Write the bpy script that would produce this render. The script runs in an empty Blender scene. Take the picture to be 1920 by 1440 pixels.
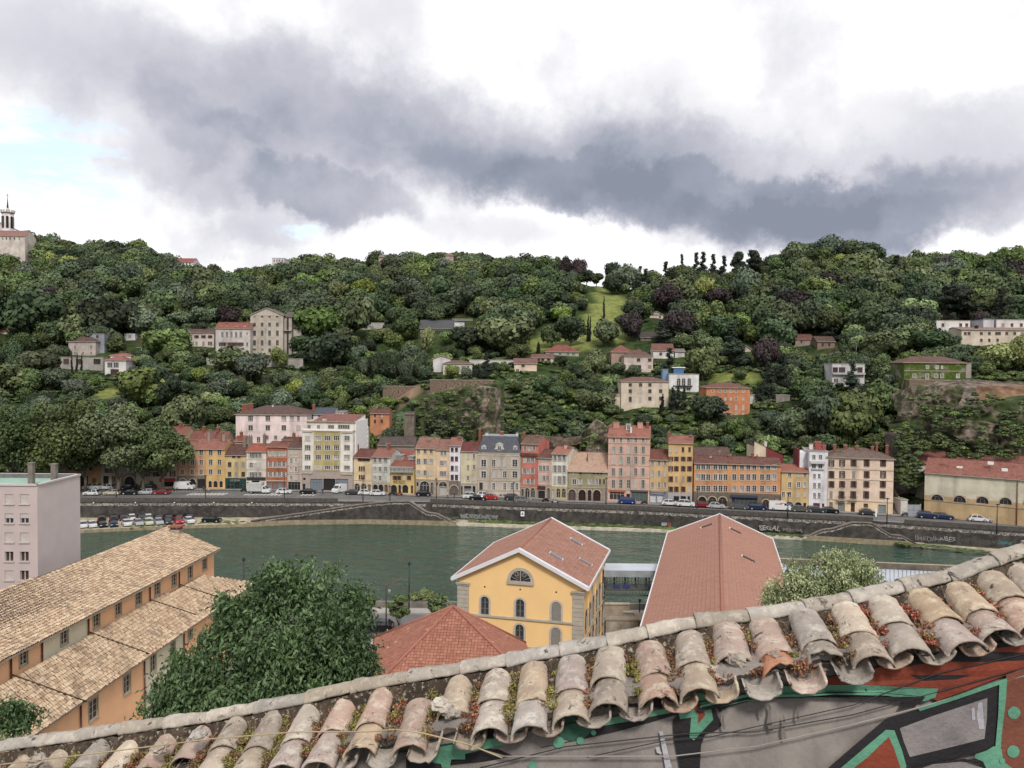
import bpy, math, random
import numpy as np
from mathutils import Vector, Matrix, noise
rnd = random.Random(7); rs = np.random.RandomState(5)
sc = bpy.context.scene
# ---------------------------------------------------------------- camera, sky, sun, exposure
F = 1500.; H = 36.
PITCH = math.radians(1.6); ROLL = math.radians(.5)
Fw = np.array([0, math.cos(PITCH), -math.sin(PITCH)]); U0 = np.array([0, math.sin(PITCH), math.cos(PITCH)]); R0 = np.array([1., 0, 0])
RR = math.cos(ROLL)*R0 + math.sin(ROLL)*U0; UU = math.cos(ROLL)*U0 - math.sin(ROLL)*R0
CAM = np.array([0, 0, H])
def ray(x, y): return Fw + RR*(x-960)/F - UU*(y-720)/F
def PZ(x, y, z): d = ray(x, y); return CAM + d*((z-H)/d[2])
def PY(x, y, Y): d = ray(x, y); return CAM + d*(Y/d[1])
def proj(P):
    v = np.asarray(P) - CAM; f = v@Fw
    return 960 + F*(v@RR)/f, 720 - F*(v@UU)/f
cam = bpy.data.objects.new('camera', bpy.data.cameras.new('camera')); sc.collection.objects.link(cam)
cam.data.lens = 36*F/1920; cam.data.sensor_width = 36; cam.data.clip_start = .1; cam.data.clip_end = 9000
cam.matrix_world = Matrix(((RR[0], UU[0], -Fw[0], 0), (RR[1], UU[1], -Fw[1], 0), (RR[2], UU[2], -Fw[2], H), (0, 0, 0, 1)))
sc.camera = cam
SUN_EL, SUN_AZ = math.radians(46), math.radians(168)      # azimuth clockwise from +Y: behind the camera, a little to the right
sun = bpy.data.objects.new('sun', bpy.data.lights.new('sun', 'SUN')); sc.collection.objects.link(sun)
sun.data.energy = 2.0; sun.data.angle = math.radians(11); sun.data.color = (1, .95, .88)
sd = Vector((math.sin(SUN_AZ)*math.cos(SUN_EL), math.cos(SUN_AZ)*math.cos(SUN_EL), math.sin(SUN_EL)))
sun.rotation_euler = sd.to_track_quat('Z', 'Y').to_euler()
sc.view_settings.view_transform = 'Standard'; sc.view_settings.look = 'None'; sc.view_settings.gamma = 1
sc.view_settings.use_curve_mapping = False; sc.view_settings.exposure = 0.5
sc.cycles.max_bounces = 5; sc.cycles.diffuse_bounces = 2; sc.cycles.glossy_bounces = 2; sc.cycles.transparent_max_bounces = 4

class NT:
    def __init__(s, tree): s.t = tree; s.n = tree.nodes; s.l = tree.links
    def new(s, typ, **kw):
        n = s.n.new(typ)
        for k, v in kw.items(): setattr(n, k, v)
        return n
    def put(s, sock, v):
        if isinstance(v, bpy.types.NodeSocket): s.l.new(v, sock)
        elif v is not None: sock.default_value = v
    def math(s, op, a, b=None, c=None, clamp=False):
        n = s.new('ShaderNodeMath', operation=op, use_clamp=clamp)
        for i, v in enumerate((a, b, c)): s.put(n.inputs[i], v)
        return n.outputs[0]
    def mapr(s, v, a, b, c=0., d=1., smooth=True):
        n = s.new('ShaderNodeMapRange', interpolation_type='SMOOTHSTEP' if smooth else 'LINEAR')
        for i, x in enumerate((v, a, b, c, d)): s.put(n.inputs[i], x)
        return n.outputs[0]
    def mix(s, f, a, b, blend='MIX'):
        n = s.new('ShaderNodeMix', data_type='RGBA', blend_type=blend)
        s.put(n.inputs[0], f); s.put(n.inputs[6], a if isinstance(a, bpy.types.NodeSocket) else (*a, 1)); s.put(n.inputs[7], b if isinstance(b, bpy.types.NodeSocket) else (*b, 1))
        return n.outputs[2]
    def noise(s, vec, scale, detail=4, rough=.55, dist=0., out=0):
        n = s.new('ShaderNodeTexNoise'); s.put(n.inputs['Vector'], vec)
        n.inputs['Scale'].default_value = scale; n.inputs['Detail'].default_value = detail; n.inputs['Roughness'].default_value = rough; n.inputs['Distortion'].default_value = dist
        return n.outputs[out]
    def ramp(s, f, stops):
        n = s.new('ShaderNodeValToRGB'); s.put(n.inputs[0], f); e = n.color_ramp.elements
        while len(e) < len(stops): e.new(.5)
        for i, (p, c) in enumerate(stops): e[i].position = p; e[i].color = (*c, 1)
        return n.outputs[0]

world = bpy.data.worlds.new('World'); sc.world = world; world.use_nodes = True
def make_sky():
    w = NT(world.node_tree); w.n.clear()
    out = w.new('ShaderNodeOutputWorld'); bg = w.new('ShaderNodeBackground')
    sky = w.new('ShaderNodeTexSky', sky_type='NISHITA'); sky.sun_disc = False; sky.sun_elevation = SUN_EL; sky.sun_rotation = SUN_AZ
    tc = w.new('ShaderNodeTexCoord'); g = tc.outputs['Generated']
    warp = w.new('ShaderNodeVectorMath', operation='SCALE')
    wn = w.noise(g, 5.5, 9, .64, out=1); sub = w.new('ShaderNodeVectorMath', operation='SUBTRACT'); w.put(sub.inputs[0], wn); sub.inputs[1].default_value = (.5, .5, .5)
    w.put(warp.inputs[0], sub.outputs[0]); warp.inputs['Scale'].default_value = .17
    add = w.new('ShaderNodeVectorMath', operation='ADD'); w.put(add.inputs[0], g); w.put(add.inputs[1], warp.outputs[0])
    sp = w.new('ShaderNodeSeparateXYZ'); w.put(sp.inputs[0], add.outputs[0])
    az = w.math('ARCTAN2', sp.outputs[0], sp.outputs[1]); el = w.math('ARCSINE', sp.outputs[2])
    def blob(x, y, rx, ry, rot, amp, soft=.55):
        d = ray(x, y); d = d/np.linalg.norm(d); a0 = math.atan2(d[0], d[1]); e0 = math.asin(d[2])
        c, s_ = math.cos(math.radians(rot)), math.sin(math.radians(rot)); rx /= F; ry /= F
        da = w.math('SUBTRACT', az, a0); de = w.math('SUBTRACT', el, e0)
        p = w.math('MULTIPLY_ADD', da, c/rx, w.math('MULTIPLY', de, -s_/rx)); q = w.math('MULTIPLY_ADD', da, s_/ry, w.math('MULTIPLY', de, c/ry))
        r = w.math('SQRT', w.math('MULTIPLY_ADD', p, p, w.math('MULTIPLY', q, q)))
        return w.mapr(r, 1.25, soft, 0, amp)
    B = [(120, 80, 560, 130, 4, .16, 0), (60, 170, 330, 80, 0, .13, .1), (430, 130, 520, 70, 8, .17, .1), (760, 215, 430, 105, 12, .32, .1), (1000, 275, 400, 100, 8, .30, .15), (1260, 330, 400, 90, 8, .42, .2), (1330, 368, 290, 52, 4, .34, .8),
         (1650, 390, 330, 66, 2, .42, .6), (1480, 405, 300, 40, 3, .26, .8), (1060, 335, 190, 48, 4, .22, .85), (430, 300, 290, 120, 8, .20, .1), (480, 350, 280, 55, 8, .20, .5), (720, 295, 340, 62, 8, .3, .2), (540, 290, 200, 60, 5, .16, .2), (330, 175, 420, 60, 6, .12, .1), (620, 368, 130, 42, 2, .28, .85), (345, 235, 110, 50, 20, .17, .6), (440, 260, 70, 30, 25, .14, .7), (900, 300, 240, 60, 10, .16, .2),
         (1820, 300, 260, 120, -8, .3, 0), (1500, 250, 300, 80, 0, .1, 0), (1230, 210, 260, 90, 8, .14, 0), (1760, 190, 180, 40, 5, .1, .1), (440, 440, 130, 30, 5, .16, .3), (890, 430, 190, 45, 8, .15, .2), (1330, 445, 90, 24, 0, .22, .3), (1620, 450, 220, 20, 0, .16, .4)]
    D = None
    for b in B:
        v = blob(*b); D = v if D is None else w.math('ADD', D, v)
    fb = w.noise(g, 7, 8, .62); D = w.math('MULTIPLY', D, w.mapr(fb, .28, .68, .62, .96))
    # cloud cover elsewhere, outside the camera's field
    gen = w.mapr(w.noise(g, 2.2, 7, .6), .48, .72, 0, .6)
    side = w.mapr(w.math('ABSOLUTE', az), .62, .9, 0, 1); hi = w.mapr(el, .46, .62, 0, 1)
    D = w.math('ADD', D, w.math('MULTIPLY', gen, w.math('MAXIMUM', side, hi)))
    D = w.math('ADD', D, w.mapr(w.noise(g, 6, 8, .6), .44, .74, 0, .17))
    cl = w.ramp(D, [(0, (.79, .79, .80)), (.1, (.66, .66, .685)), (.22, (.52, .52, .565)), (.42, (.385, .39, .445)), (.7, (.25, .27, .33)), (1, (.19, .212, .265))])
    holes = None
    for b in [(90, 320, 130, 60, 8, 1, .5), (150, 285, 90, 22, 15, .8, .3), (60, 380, 80, 20, 5, .7, .4), (555, 425, 24, 36, 60, 1, .4), (1200, 483, 60, 7, 0, .6, .3)]:
        v = blob(*b); holes = v if holes is None else w.math('MAXIMUM', holes, v)
    streak = w.new('ShaderNodeMapping'); w.put(streak.inputs[0], g); streak.inputs['Scale'].default_value = (1, 1, 4.5)
    holes = w.math('MULTIPLY', holes, w.mapr(w.noise(streak.outputs[0], 9, 7, .65), .44, .60, 0, 1))
    skyc = w.new('ShaderNodeVectorMath', operation='SCALE'); w.put(skyc.inputs[0], sky.outputs[0]); skyc.inputs['Scale'].default_value = .13
    pale = w.mix(.5, skyc.outputs[0], (.80, .93, .98))
    fin = w.mix(holes, cl, pale)
    lp = w.mapr(el, -.05, .0, 0, 1); fin = w.mix(lp, (.18, .19, .16), fin)
    w.put(bg.inputs[0], fin); bg.inputs[1].default_value = 1.0
    w.l.new(bg.outputs[0], out.inputs[0])
make_sky()

# ---------------------------------------------------------------- materials
def lin(h, k=1., ds=.1):
    if isinstance(h, str):
        h = h.lstrip('#'); c = [int(h[i:i+2], 16)/255 for i in (0, 2, 4)]
        h = [x/12.92 if x <= .04045 else ((x+.055)/1.055)**2.4 for x in c]
    g = .3*h[0]+.6*h[1]+.1*h[2]
    return tuple(min(.9, (x*(1-ds)+g*ds)*k) for x in h)
MATS = {}
def mat(name, rgb, rough=.8, var=.18, scale=2., bump=.0, bscale=20., spec=.3, metal=0., rgb2=None, sc2=None, lo=.4, hi=.65, coords='Object', streaks=0.):
    if name in MATS: return MATS[name]
    m = bpy.data.materials.new(name); m.use_nodes = True; w = NT(m.node_tree); b = w.n['Principled BSDF']
    co = w.new('ShaderNodeTexCoord').outputs[coords]
    v = w.mapr(w.noise(co, scale, 6, .6), .3, .7, 1-var, 1+var*.6)
    col = w.new('ShaderNodeVectorMath', operation='SCALE')
    base = (*rgb,)
    if rgb2 is not None:
        c = w.mix(w.mapr(w.noise(co, sc2 or scale*2, 6, .65), lo, hi), rgb, rgb2); w.put(col.inputs[0], c)
    else: col.inputs[0].default_value = base
    if streaks:
        mp = w.new('ShaderNodeMapping'); w.put(mp.inputs[0], co); mp.inputs['Scale'].default_value = (1, 1, .12)
        v = w.math('MULTIPLY', v, w.mapr(w.noise(mp.outputs[0], streaks, 4, .6), .45, .75, 1, .72))
    w.put(col.inputs['Scale'], v); w.put(b.inputs['Base Color'], col.outputs[0])
    b.inputs['Roughness'].default_value = rough; b.inputs['Specular IOR Level'].default_value = spec; b.inputs['Metallic'].default_value = metal
    if bump:
        bp = w.new('ShaderNodeBump'); bp.inputs['Strength'].default_value = bump; bp.inputs['Distance'].default_value = .05
        w.put(bp.inputs['Height'], w.noise(co, bscale, 4, .6)); w.put(b.inputs['Normal'], bp.outputs[0])
    MATS[name] = m; return m
K = .70
def plaster(h): return mat('plaster_'+h, lin(h, .9, .28), .9, .2, .3, .15, 6, .1, streaks=.5)
def paint(h, rough=.5): return mat('paint_'+h, lin(h, K), rough, .1, 3.)
def tiles(h):
    n = 'roof_tile_'+h
    if n in MATS: return MATS[n]
    m = bpy.data.materials.new(n); m.use_nodes = True; w = NT(m.node_tree); b = w.n['Principled BSDF']
    co = w.new('ShaderNodeTexCoord').outputs['Object']
    c = lin(h, .5, .26); c2 = tuple(x*.55 for x in c); c3 = tuple(min(1, x*1.25+.03) for x in c)
    vo = w.new('ShaderNodeTexVoronoi'); w.put(vo.inputs[0], co); vo.inputs['Scale'].default_value = 2.2
    sp = w.new('ShaderNodeSeparateColor'); w.put(sp.inputs[0], vo.outputs['Color'])
    a = w.mix(w.mapr(sp.outputs[0], 0, 1, 0, .55), c, c3); a = w.mix(w.mapr(w.noise(co, .5, 7, .7), .5, .75), a, c2)
    w.put(b.inputs['Base Color'], a); b.inputs['Roughness'].default_value = .9; b.inputs['Specular IOR Level'].default_value = .15
    wv = w.new('ShaderNodeTexWave', bands_direction='X'); w.put(wv.inputs[0], co); wv.inputs['Scale'].default_value = 1.2; wv.inputs['Distortion'].default_value = .3
    bp = w.new('ShaderNodeBump'); bp.inputs['Strength'].default_value = .6; bp.inputs['Distance'].default_value = .1; w.put(bp.inputs['Height'], wv.outputs[0]); w.put(b.inputs['Normal'], bp.outputs[0])
    MATS[n] = m; return m
GLASS = mat('window_glass', (.035, .04, .045), .12, .3, .8, spec=.6)
GLASS2 = mat('window_glass_curtain', (.30, .29, .28), .4, .5, 1.2, spec=.5)
GLASS3 = mat('window_glass_brown', (.07, .045, .04), .25, .4, .9, spec=.5)
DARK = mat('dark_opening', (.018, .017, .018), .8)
STONE = mat('pale_stone', lin('#b5a48f', K), .9, .2, 1.2, .3, 4)
GREYSTONE = mat('grey_stone', lin('#857a6c', K), .9, .3, .8, .4, 3, streaks=1.5)
CORN = mat('cornice', lin('#c9bba6', K), .9, .15, 1)
BRICK = mat('chimney_brick', lin('#9a5a48', K), .9, .35, 3)
ZINC = mat('zinc', lin('#a9b0b8', .7), .45, .2, 1, spec=.5)
WHITE = mat('white_paint', (.74, .73, .71), .6, .08, 2)
BLACKM = mat('black_metal', (.03, .03, .032), .5, .2, 4)

# ---------------------------------------------------------------- mesh builder
def col_link(o): sc.collection.objects.link(o)
def tag(o, label=None, cat=None, group=None, kind=None):
    if label: o['label'] = label
    if cat: o['category'] = cat
    if group: o['group'] = group
    if kind: o['kind'] = kind
    return o
def empty(name, loc=(0, 0, 0), rz=0, **kw):
    o = bpy.data.objects.new(name, None); o.location = loc; o.rotation_euler = (0, 0, rz); o.empty_display_size = .5; col_link(o); return tag(o, **kw)
def link(name, me, parent=None, **kw):
    o = bpy.data.objects.new(name, me); col_link(o)
    if parent: o.parent = parent
    return tag(o, **kw)
class MB:
    def __init__(s): s.v = []; s.f = []; s.m = []; s.mats = []; s.sm = []
    def mi(s, m):
        if m not in s.mats: s.mats.append(m)
        return s.mats.index(m)
    def face(s, pts, m, smooth=False):
        n = len(s.v); s.v += [tuple(p) for p in pts]; s.f.append(tuple(range(n, n+len(pts)))); s.m.append(s.mi(m)); s.sm.append(smooth)
    def add(s, V, Fc, m, smooth=False):
        n = len(s.v); s.v += [tuple(p) for p in V]; k = s.mi(m)
        for f in Fc: s.f.append(tuple(i+n for i in f)); s.m.append(k); s.sm.append(smooth)
    def box(s, x0, x1, y0, y1, z0, z1, m, M=None):
        P = [(x, y, z) for x in (x0, x1) for y in (y0, y1) for z in (z0, z1)]
        if M is not None: P = [M@Vector(p) for p in P]
        s.add(P, [(0, 1, 3, 2), (4, 6, 7, 5), (0, 4, 5, 1), (2, 3, 7, 6), (0, 2, 6, 4), (1, 5, 7, 3)], m)
    def tube(s, pts, r, m, n=8, r1=None, caps=True):
        pts = [Vector(p) for p in pts]; rings = []
        for i, p in enumerate(pts):
            d = (pts[min(i+1, len(pts)-1)]-pts[max(i-1, 0)]).normalized(); a = d.orthogonal().normalized(); b = d.cross(a)
            if i and rings: a = (pa - d*pa.dot(d)).normalized(); b = d.cross(a)
            pa = a; rr = r if r1 is None else r+(r1-r)*i/(len(pts)-1)
            rings.append([p+(a*math.cos(t)+b*math.sin(t))*rr for t in [2*math.pi*k/n for k in range(n)]])
        V = [q for g in rings for q in g]; Fc = [(i*n+k, i*n+(k+1) % n, (i+1)*n+(k+1) % n, (i+1)*n+k) for i in range(len(pts)-1) for k in range(n)]
        if caps: Fc += [tuple(range(n-1, -1, -1)), tuple(range((len(pts)-1)*n, len(pts)*n))]
        s.add(V, Fc, m, True)
    def mesh(s, name):
        me = bpy.data.meshes.new(name); me.from_pydata([tuple(p) for p in s.v], [], s.f)
        for m in s.mats: me.materials.append(m)
        if s.f: me.polygons.foreach_set('material_index', s.m); me.polygons.foreach_set('use_smooth', s.sm)
        me.update(); return me
    def build(s, name, parent=None, **kw): return link(name, s.mesh(name), parent, **kw)
def np_mesh(name, V, Q, mats, attr=None, smooth=False):
    """V (n,3), Q (m,k) faces, attr dict of per-face float arrays"""
    me = bpy.data.meshes.new(name); V = np.asarray(V, np.float32); Q = np.asarray(Q, np.int32); k = Q.shape[1]
    me.vertices.add(len(V)); me.vertices.foreach_set('co', V.ravel()); me.loops.add(Q.size); me.loops.foreach_set('vertex_index', Q.ravel())
    me.polygons.add(len(Q)); me.polygons.foreach_set('loop_start', np.arange(0, Q.size, k, dtype=np.int32)); me.polygons.foreach_set('loop_total', np.full(len(Q), k, np.int32))
    me.update(calc_edges=True)
    for m in mats: me.materials.append(m)
    for a, (dom, val) in (attr or {}).items():
        t = me.attributes.new(a, 'FLOAT', dom); t.data.foreach_set('value', np.asarray(val, np.float32))
    if smooth: me.polygons.foreach_set('use_smooth', np.ones(len(Q), bool))
    return me
ZM = {'a': (0, 720, 4), 'b': (320, 740, 5.053), 'c': (650, 760, 5.053), 'd': (960, 760, 5.053), 'e': (1280, 780, 4.571), 'f': (1540, 740, 4.645),
      'g': (0, 340, 3.79), 'h': (320, 540, 4.8), 'i': (660, 440, 4), 'j': (1040, 440, 4), 'k': (1440, 440, 4), 'o': (400, 1160, 3.43), 'p': (1400, 1020, 3.43), 'q': (900, 1100, 3.692),
      'r': (0, 860, 4), 's': (0, 1080, 4), 't': (820, 940, 4), 'px': (0, 0, 1)}
def zz(z, u, v): a = ZM[z]; return a[0]+u/a[2], a[1]+v/a[2]
# ---------------------------------------------------------------- quay lines
FX = [-300, 150, 400, 520, 650, 800, 970, 1065, 1140, 1215, 1300, 1475, 1555, 1675, 1720, 1900, 2300]
FR = [917, 917, 917, 918, 922, 929, 932, 939, 941, 944, 948, 955, 958, 965, 967, 976, 998]
FP = np.array([PZ(x, r, 0)[:2] for x, r in zip(FX, FR)])
def fac_Y(X): return np.interp(X, FP[:, 0], FP[:, 1])
def fac(x): return PZ(x, np.interp(x, FX, FR), 0)[:2]
PLX = [-260, -107, -74, -21, 5, 31, 44, 78, 108, 170, 230]; PLY = [199, 199.5, 201.5, 202.5, 198.8, 195.3, 192, 184.5, 174.3, 152, 130]
def par_Y(X): return np.interp(X, PLX, PLY)
EDX = [-260, -101, -80, -63, -60, -54, -35, -13, 5.6, 49.5, 61, 70, 93, 107, 170, 230]; EDY = [182, 184.5, 190.5, 193.6, 194.5, 196.5, 198.2, 196.8, 194.6, 189.6, 185.6, 183.7, 177.6, 173, 147, 124]
def edge_Y(X): return np.interp(X, EDX, EDY)
WZ = -4.7
ASPH = mat('asphalt', (.135, .13, .128), .9, .2, .3, .2, 30)
PAVE = mat('pavement', (.24, .225, .21), .9, .2, .6, .1, 20)
PAINTW = mat('road_paint', (.62, .61, .58), .8, .3, 2.)
WALLD = mat('quay_wall_stone', (.075, .067, .06), .95, .35, .8, .5, 3, rgb2=(.042, .038, .036), sc2=.6, streaks=.8)
PALED = mat('lime_crust', (.33, .30, .27), .95, .4, 1.5, rgb2=(.11, .1, .09), sc2=2.2, lo=.42, hi=.58)
TANL = mat('tan_ledge', (.27, .225, .15), .95, .3, 1.2, .2, 6)
SANDY = mat('sandy_quay', (.42, .36, .27), .95, .3, .5, rgb2=(.2, .22, .1), sc2=.35, lo=.5, hi=.62)
GRASSM = mat('verge_grass', (.09, .13, .03), .95, .5, 1.2, .3, 8, rgb2=(.17, .16, .06), sc2=.8)
def strip(name, X0, X1, fa, fb, z, m, step=4, kind='structure', parent=None, **kw):
    xs = np.arange(X0, X1+.01, step); V = []; Q = []
    for x in xs: V += [(x, fa(x), z if not callable(z) else z(x)), (x, fb(x), z if not callable(z) else z(x))]
    for i in range(len(xs)-1): Q.append((2*i, 2*i+2, 2*i+3, 2*i+1))
    me = np_mesh(name, V, Q, [m]); return link(name, me, parent, kind=kind, **kw)
def wallstrip(name, X0, X1, fy, z0, z1, th, m, step=3, parent=None, **kw):
    mb = MB(); xs = list(np.arange(X0, X1, step))+[X1]
    g = lambda z, x: z(x) if callable(z) else z
    for a, b in zip(xs[:-1], xs[1:]):
        ya, yb = fy(a), fy(b)
        A = [(a, ya, g(z0, a)), (b, yb, g(z0, b)), (b, yb, g(z1, b)), (a, ya, g(z1, a))]; Bk = [(x, y+th, z) for x, y, z in A]
        mb.face(A, m); mb.face([A[3], A[2], Bk[2], Bk[3]], m); mb.face([Bk[1], Bk[0], Bk[3], Bk[2]], m)
        if a == xs[0]: mb.face([A[0], A[3], Bk[3], Bk[0]], m)
        if b == X1: mb.face([A[1], Bk[1], Bk[2], A[2]], m)
    return mb.build(name, parent, **kw)
strip('quay_road', -250, 220, lambda x: par_Y(x)+.4, lambda x: fac_Y(x)-1.8, 0, ASPH)
strip('pavement', -250, 220, lambda x: fac_Y(x)-2.2, lambda x: fac_Y(x)+14, .13, PAVE)
strip('kerb', -250, 220, lambda x: fac_Y(x)-2.35, lambda x: fac_Y(x)-2.2, .134, PALED)
strip('quay_edge_pavement', -250, 220, lambda x: par_Y(x)+.4, lambda x: par_Y(x)+1.5, .12, PAVE)
strip('road_marking', -110, -36, lambda x: par_Y(x)+3, lambda x: par_Y(x)+3.15, .012, PAINTW)
mb = MB()
for i in range(24):
    x = -86+i*1.0+(i//10)*5
    y = par_Y(x)+9.5; mb.face([(x, y, .012), (x+.5, y, .012), (x+1.1, y+3.5, .012), (x+.6, y+3.5, .012)], PAINTW)
mb.build('zebra_crossing', kind='structure')
strip('lower_quay', -250, 220, lambda x: edge_Y(x)+.3, lambda x: par_Y(x)+.2, -4.02, SANDY, step=2)
# quay retaining wall, parapet, crust
qw = empty('quay_wall', (0, 0, 0), label='long dark stone embankment wall with graffiti between river and quay road', cat='wall')
wallstrip('retaining_wall', -250, 220, par_Y, -6, -.05, .6, WALLD, parent=qw)
wallstrip('parapet', -250, -44, lambda x: par_Y(x)-.06, -.05, .92, .42, mat('parapet_stone', (.085, .075, .068), .95, .3, 1.5), parent=qw)
wallstrip('parapet', -20.5, 83.2, lambda x: par_Y(x)-.06, -.05, .92, .42, MATS['parapet_stone'], parent=qw)
wallstrip('parapet', 89.5, 220, lambda x: par_Y(x)-.06, -.05, .92, .42, MATS['parapet_stone'], parent=qw)
def jag(x): return -1.05 + .35*noise.noise(Vector((x*.8, 3, 0))) + .22*noise.noise(Vector((x*3, 9, 0)))
wallstrip('lime_band', -108, 220, lambda x: par_Y(x)-.05, jag, lambda x: -.42+.12*noise.noise(Vector((x*2, 7, 0))), .1, PALED, step=.5, parent=qw)
le = empty('river_ledge', (0, 0, 0), label='low tan stone ledge along the waterline of the far bank', cat='ledge')
wallstrip('ledge_stone', -250, -60, edge_Y, -6, -3.98, .5, TANL, parent=le)
wallstrip('ledge_stone', -13.5, 68.5, edge_Y, -6, -4.0, .5, mat('pale_ledge', (.5, .45, .36), .9, .35, .8), parent=le)
wallstrip('ledge_stone', 92, 220, edge_Y, -6, -4.0, .5, MATS['pale_ledge'], parent=le)
# staircases / ramps standing in front of the quay wall
def ramp(name, label, prof, ledge, **kw):
    root = empty(name, (0, 0, 0), label=label, cat='ramp')
    xs = [p[0] for p in prof]; P = [PY(x, y, edge_Y((x-960)/F*190)) for x, y in prof]
    P = [PY(x, y, edge_Y(p[0])+.15) for (x, y), p in zip(prof, P)]
    PX = [p[0] for p in P]; Pz = [p[2] for p in P]
    f = lambda X: float(np.interp(X, PX, Pz)); yy = lambda X: edge_Y(X)+.15
    wallstrip('ramp_wall', PX[0], PX[-1], yy, -6, lambda X: f(X)-.25, .35, WALLD, step=1, parent=root)
    wallstrip('coping', PX[0], PX[-1], lambda X: yy(X)-.08, lambda X: f(X)-.25, f, .55, mat('coping', (.2, .17, .145), .95, .3, 2), step=1, parent=root)
    wallstrip('lime_band', PX[0]+2, PX[-1]-2, lambda X: yy(X)-.04, lambda X: max(-4.2, min(f(X)-.9+.3*noise.noise(Vector((X*1.5, 1, 5)))+.2*noise.noise(Vector((X*4, 1, 5))), f(X)-.7)), lambda X: f(X)-.55, .1, PALED, step=.4, parent=root)
    wallstrip('ramp_ledge', PX[0]-.5, PX[-1]+1, lambda X: yy(X)-.35, -6, lambda X: min(ledge, f(X)-.3), .4, TANL, step=1, parent=root)
    mb = MB()
    for a, b in zip(np.arange(PX[0], PX[-1]-1, 1), np.arange(PX[0]+1, PX[-1], 1)):
        za, zb = f(a)-.9, f(b)-.9; za = max(za, -3.9); zb = max(zb, -3.9)
        mb.face([(a, yy(a)+.3, za), (b, yy(b)+.3, zb), (b, par_Y(b)+.4, zb), (a, par_Y(a)+.4, za)], PAVE)
    mb.build('ramp_surface', root); return root
ramp('quay_ramp', 'sloping stone ramp wall with landing, rising from the lower car park to the road', [(470, 975), (560, 962), (640, 950), (690, 943), (740, 939), (768, 939), (800, 960), (816, 961), (862, 984)], -3.6)
ramp('quay_staircase', 'stone staircase wall with two flights meeting under the gap in the parapet', [(1508, 1008), (1541, 992), (1561, 990), (1597, 978), (1634, 979), (1669, 1001), (1692, 1003), (1726, 1023)], -3.6)
# ---------------------------------------------------------------- river
def water():
    m = bpy.data.materials.new('river_water'); m.use_nodes = True; w = NT(m.node_tree); b = w.n['Principled BSDF']
    co = w.new('ShaderNodeTexCoord').outputs['Object']
    c = w.mix(w.mapr(w.noise(co, .018, 4, .6), .35, .65), (.014, .050, .034), (.032, .070, .050)); w.put(b.inputs['Base Color'], c)
    b.inputs['Roughness'].default_value = .07; b.inputs['IOR'].default_value = 1.33; b.inputs['Specular IOR Level'].default_value = .55
    mp = w.new('ShaderNodeMapping'); w.put(mp.inputs[0], co); mp.inputs['Scale'].default_value = (.7, 1.05, 1); mp.inputs['Rotation'].default_value = (0, 0, .35)
    h = w.math('ADD', w.noise(mp.outputs[0], .42, 4, .6, .9), w.math('MULTIPLY', w.noise(mp.outputs[0], .2, 3, .5), 1.2))
    bp = w.new('ShaderNodeBump'); bp.inputs['Strength'].default_value = 1.; bp.inputs['Distance'].default_value = 2.4
    w.put(bp.inputs['Height'], h); w.put(b.inputs['Normal'], bp.outputs[0]); return m
mb = MB(); mb.face([(-500, 60, WZ), (500, 60, WZ), (500, 215, WZ), (-500, 215, WZ)], water()); mb.build('river', kind='structure')
GROUND = mat('ground', (.07, .065, .05), .95, .4, .1, rgb2=(.05, .07, .03), sc2=.05)
mb = MB(); mb.face([(-4500, -1500, -9), (4500, -1500, -9), (4500, 6000, -9), (-4500, 6000, -9)], GROUND); mb.build('ground', kind='structure')
# ---------------------------------------------------------------- hill terrain
TK = [0, 14, 28, 45, 60, 80, 110, 150, 200, 250, 300, 450, 900]
BX = [-200, 0, 400, 700, 790, 880, 980, 1060, 1200, 1400, 1600, 1680, 1760, 1920, 2300]
BZ = [[0, .4, 4, 12, 20, 28, 35, 48, 70, 86, 90, 80, 60], [0, .4, 4, 12, 20, 28, 35, 48, 70, 86, 90, 80, 60], [0, .4, 3, 10, 18, 26, 35, 48, 70, 86, 90, 80, 60],
      [0, .4, 3, 10, 18, 25, 35, 48, 69, 86, 90, 80, 60], [0, .4, 3, 12, 26, 30, 37, 49, 69, 86, 90, 80, 60], [0, .4, 3, 16, 28, 31, 38, 50, 69, 86, 90, 80, 60], [0, .4, 3, 13, 26, 30, 38, 50, 69, 86, 90, 80, 60],
      [0, .4, 4, 11, 18, 26, 37, 50, 69, 86, 90, 80, 60], [0, .4, 4, 13, 20, 26, 36, 50, 69, 86, 90, 80, 60], [0, .4, 4, 13, 19, 26, 36, 48, 68, 86, 90, 80, 60], [0, .4, 4, 14, 22, 28, 37, 50, 68, 86, 90, 80, 60],
      [0, .4, 6, 22, 27, 31, 40, 51, 68, 86, 90, 80, 60], [0, .5, 11, 27, 31, 34, 42, 52, 68, 86, 90, 80, 60], [0, .5, 11, 26, 30, 34, 43, 52, 68, 86, 90, 80, 60], [0, .5, 11, 26, 30, 34, 43, 52, 68, 86, 90, 80, 60]]
CX = [-100, 0, 150, 280, 330, 500, 560, 750, 960, 1060, 1110, 1160, 1250, 1440, 1500, 1620, 1650, 1800, 1920, 2100]
CR = [462, 460, 462, 470, 500, 508, 486, 478, 484, 492, 505, 508, 505, 492, 468, 474, 492, 488, 486, 486]
_k = np.array([(36+(676-(r+37))/F*475)/86 for r in CR])
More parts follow.
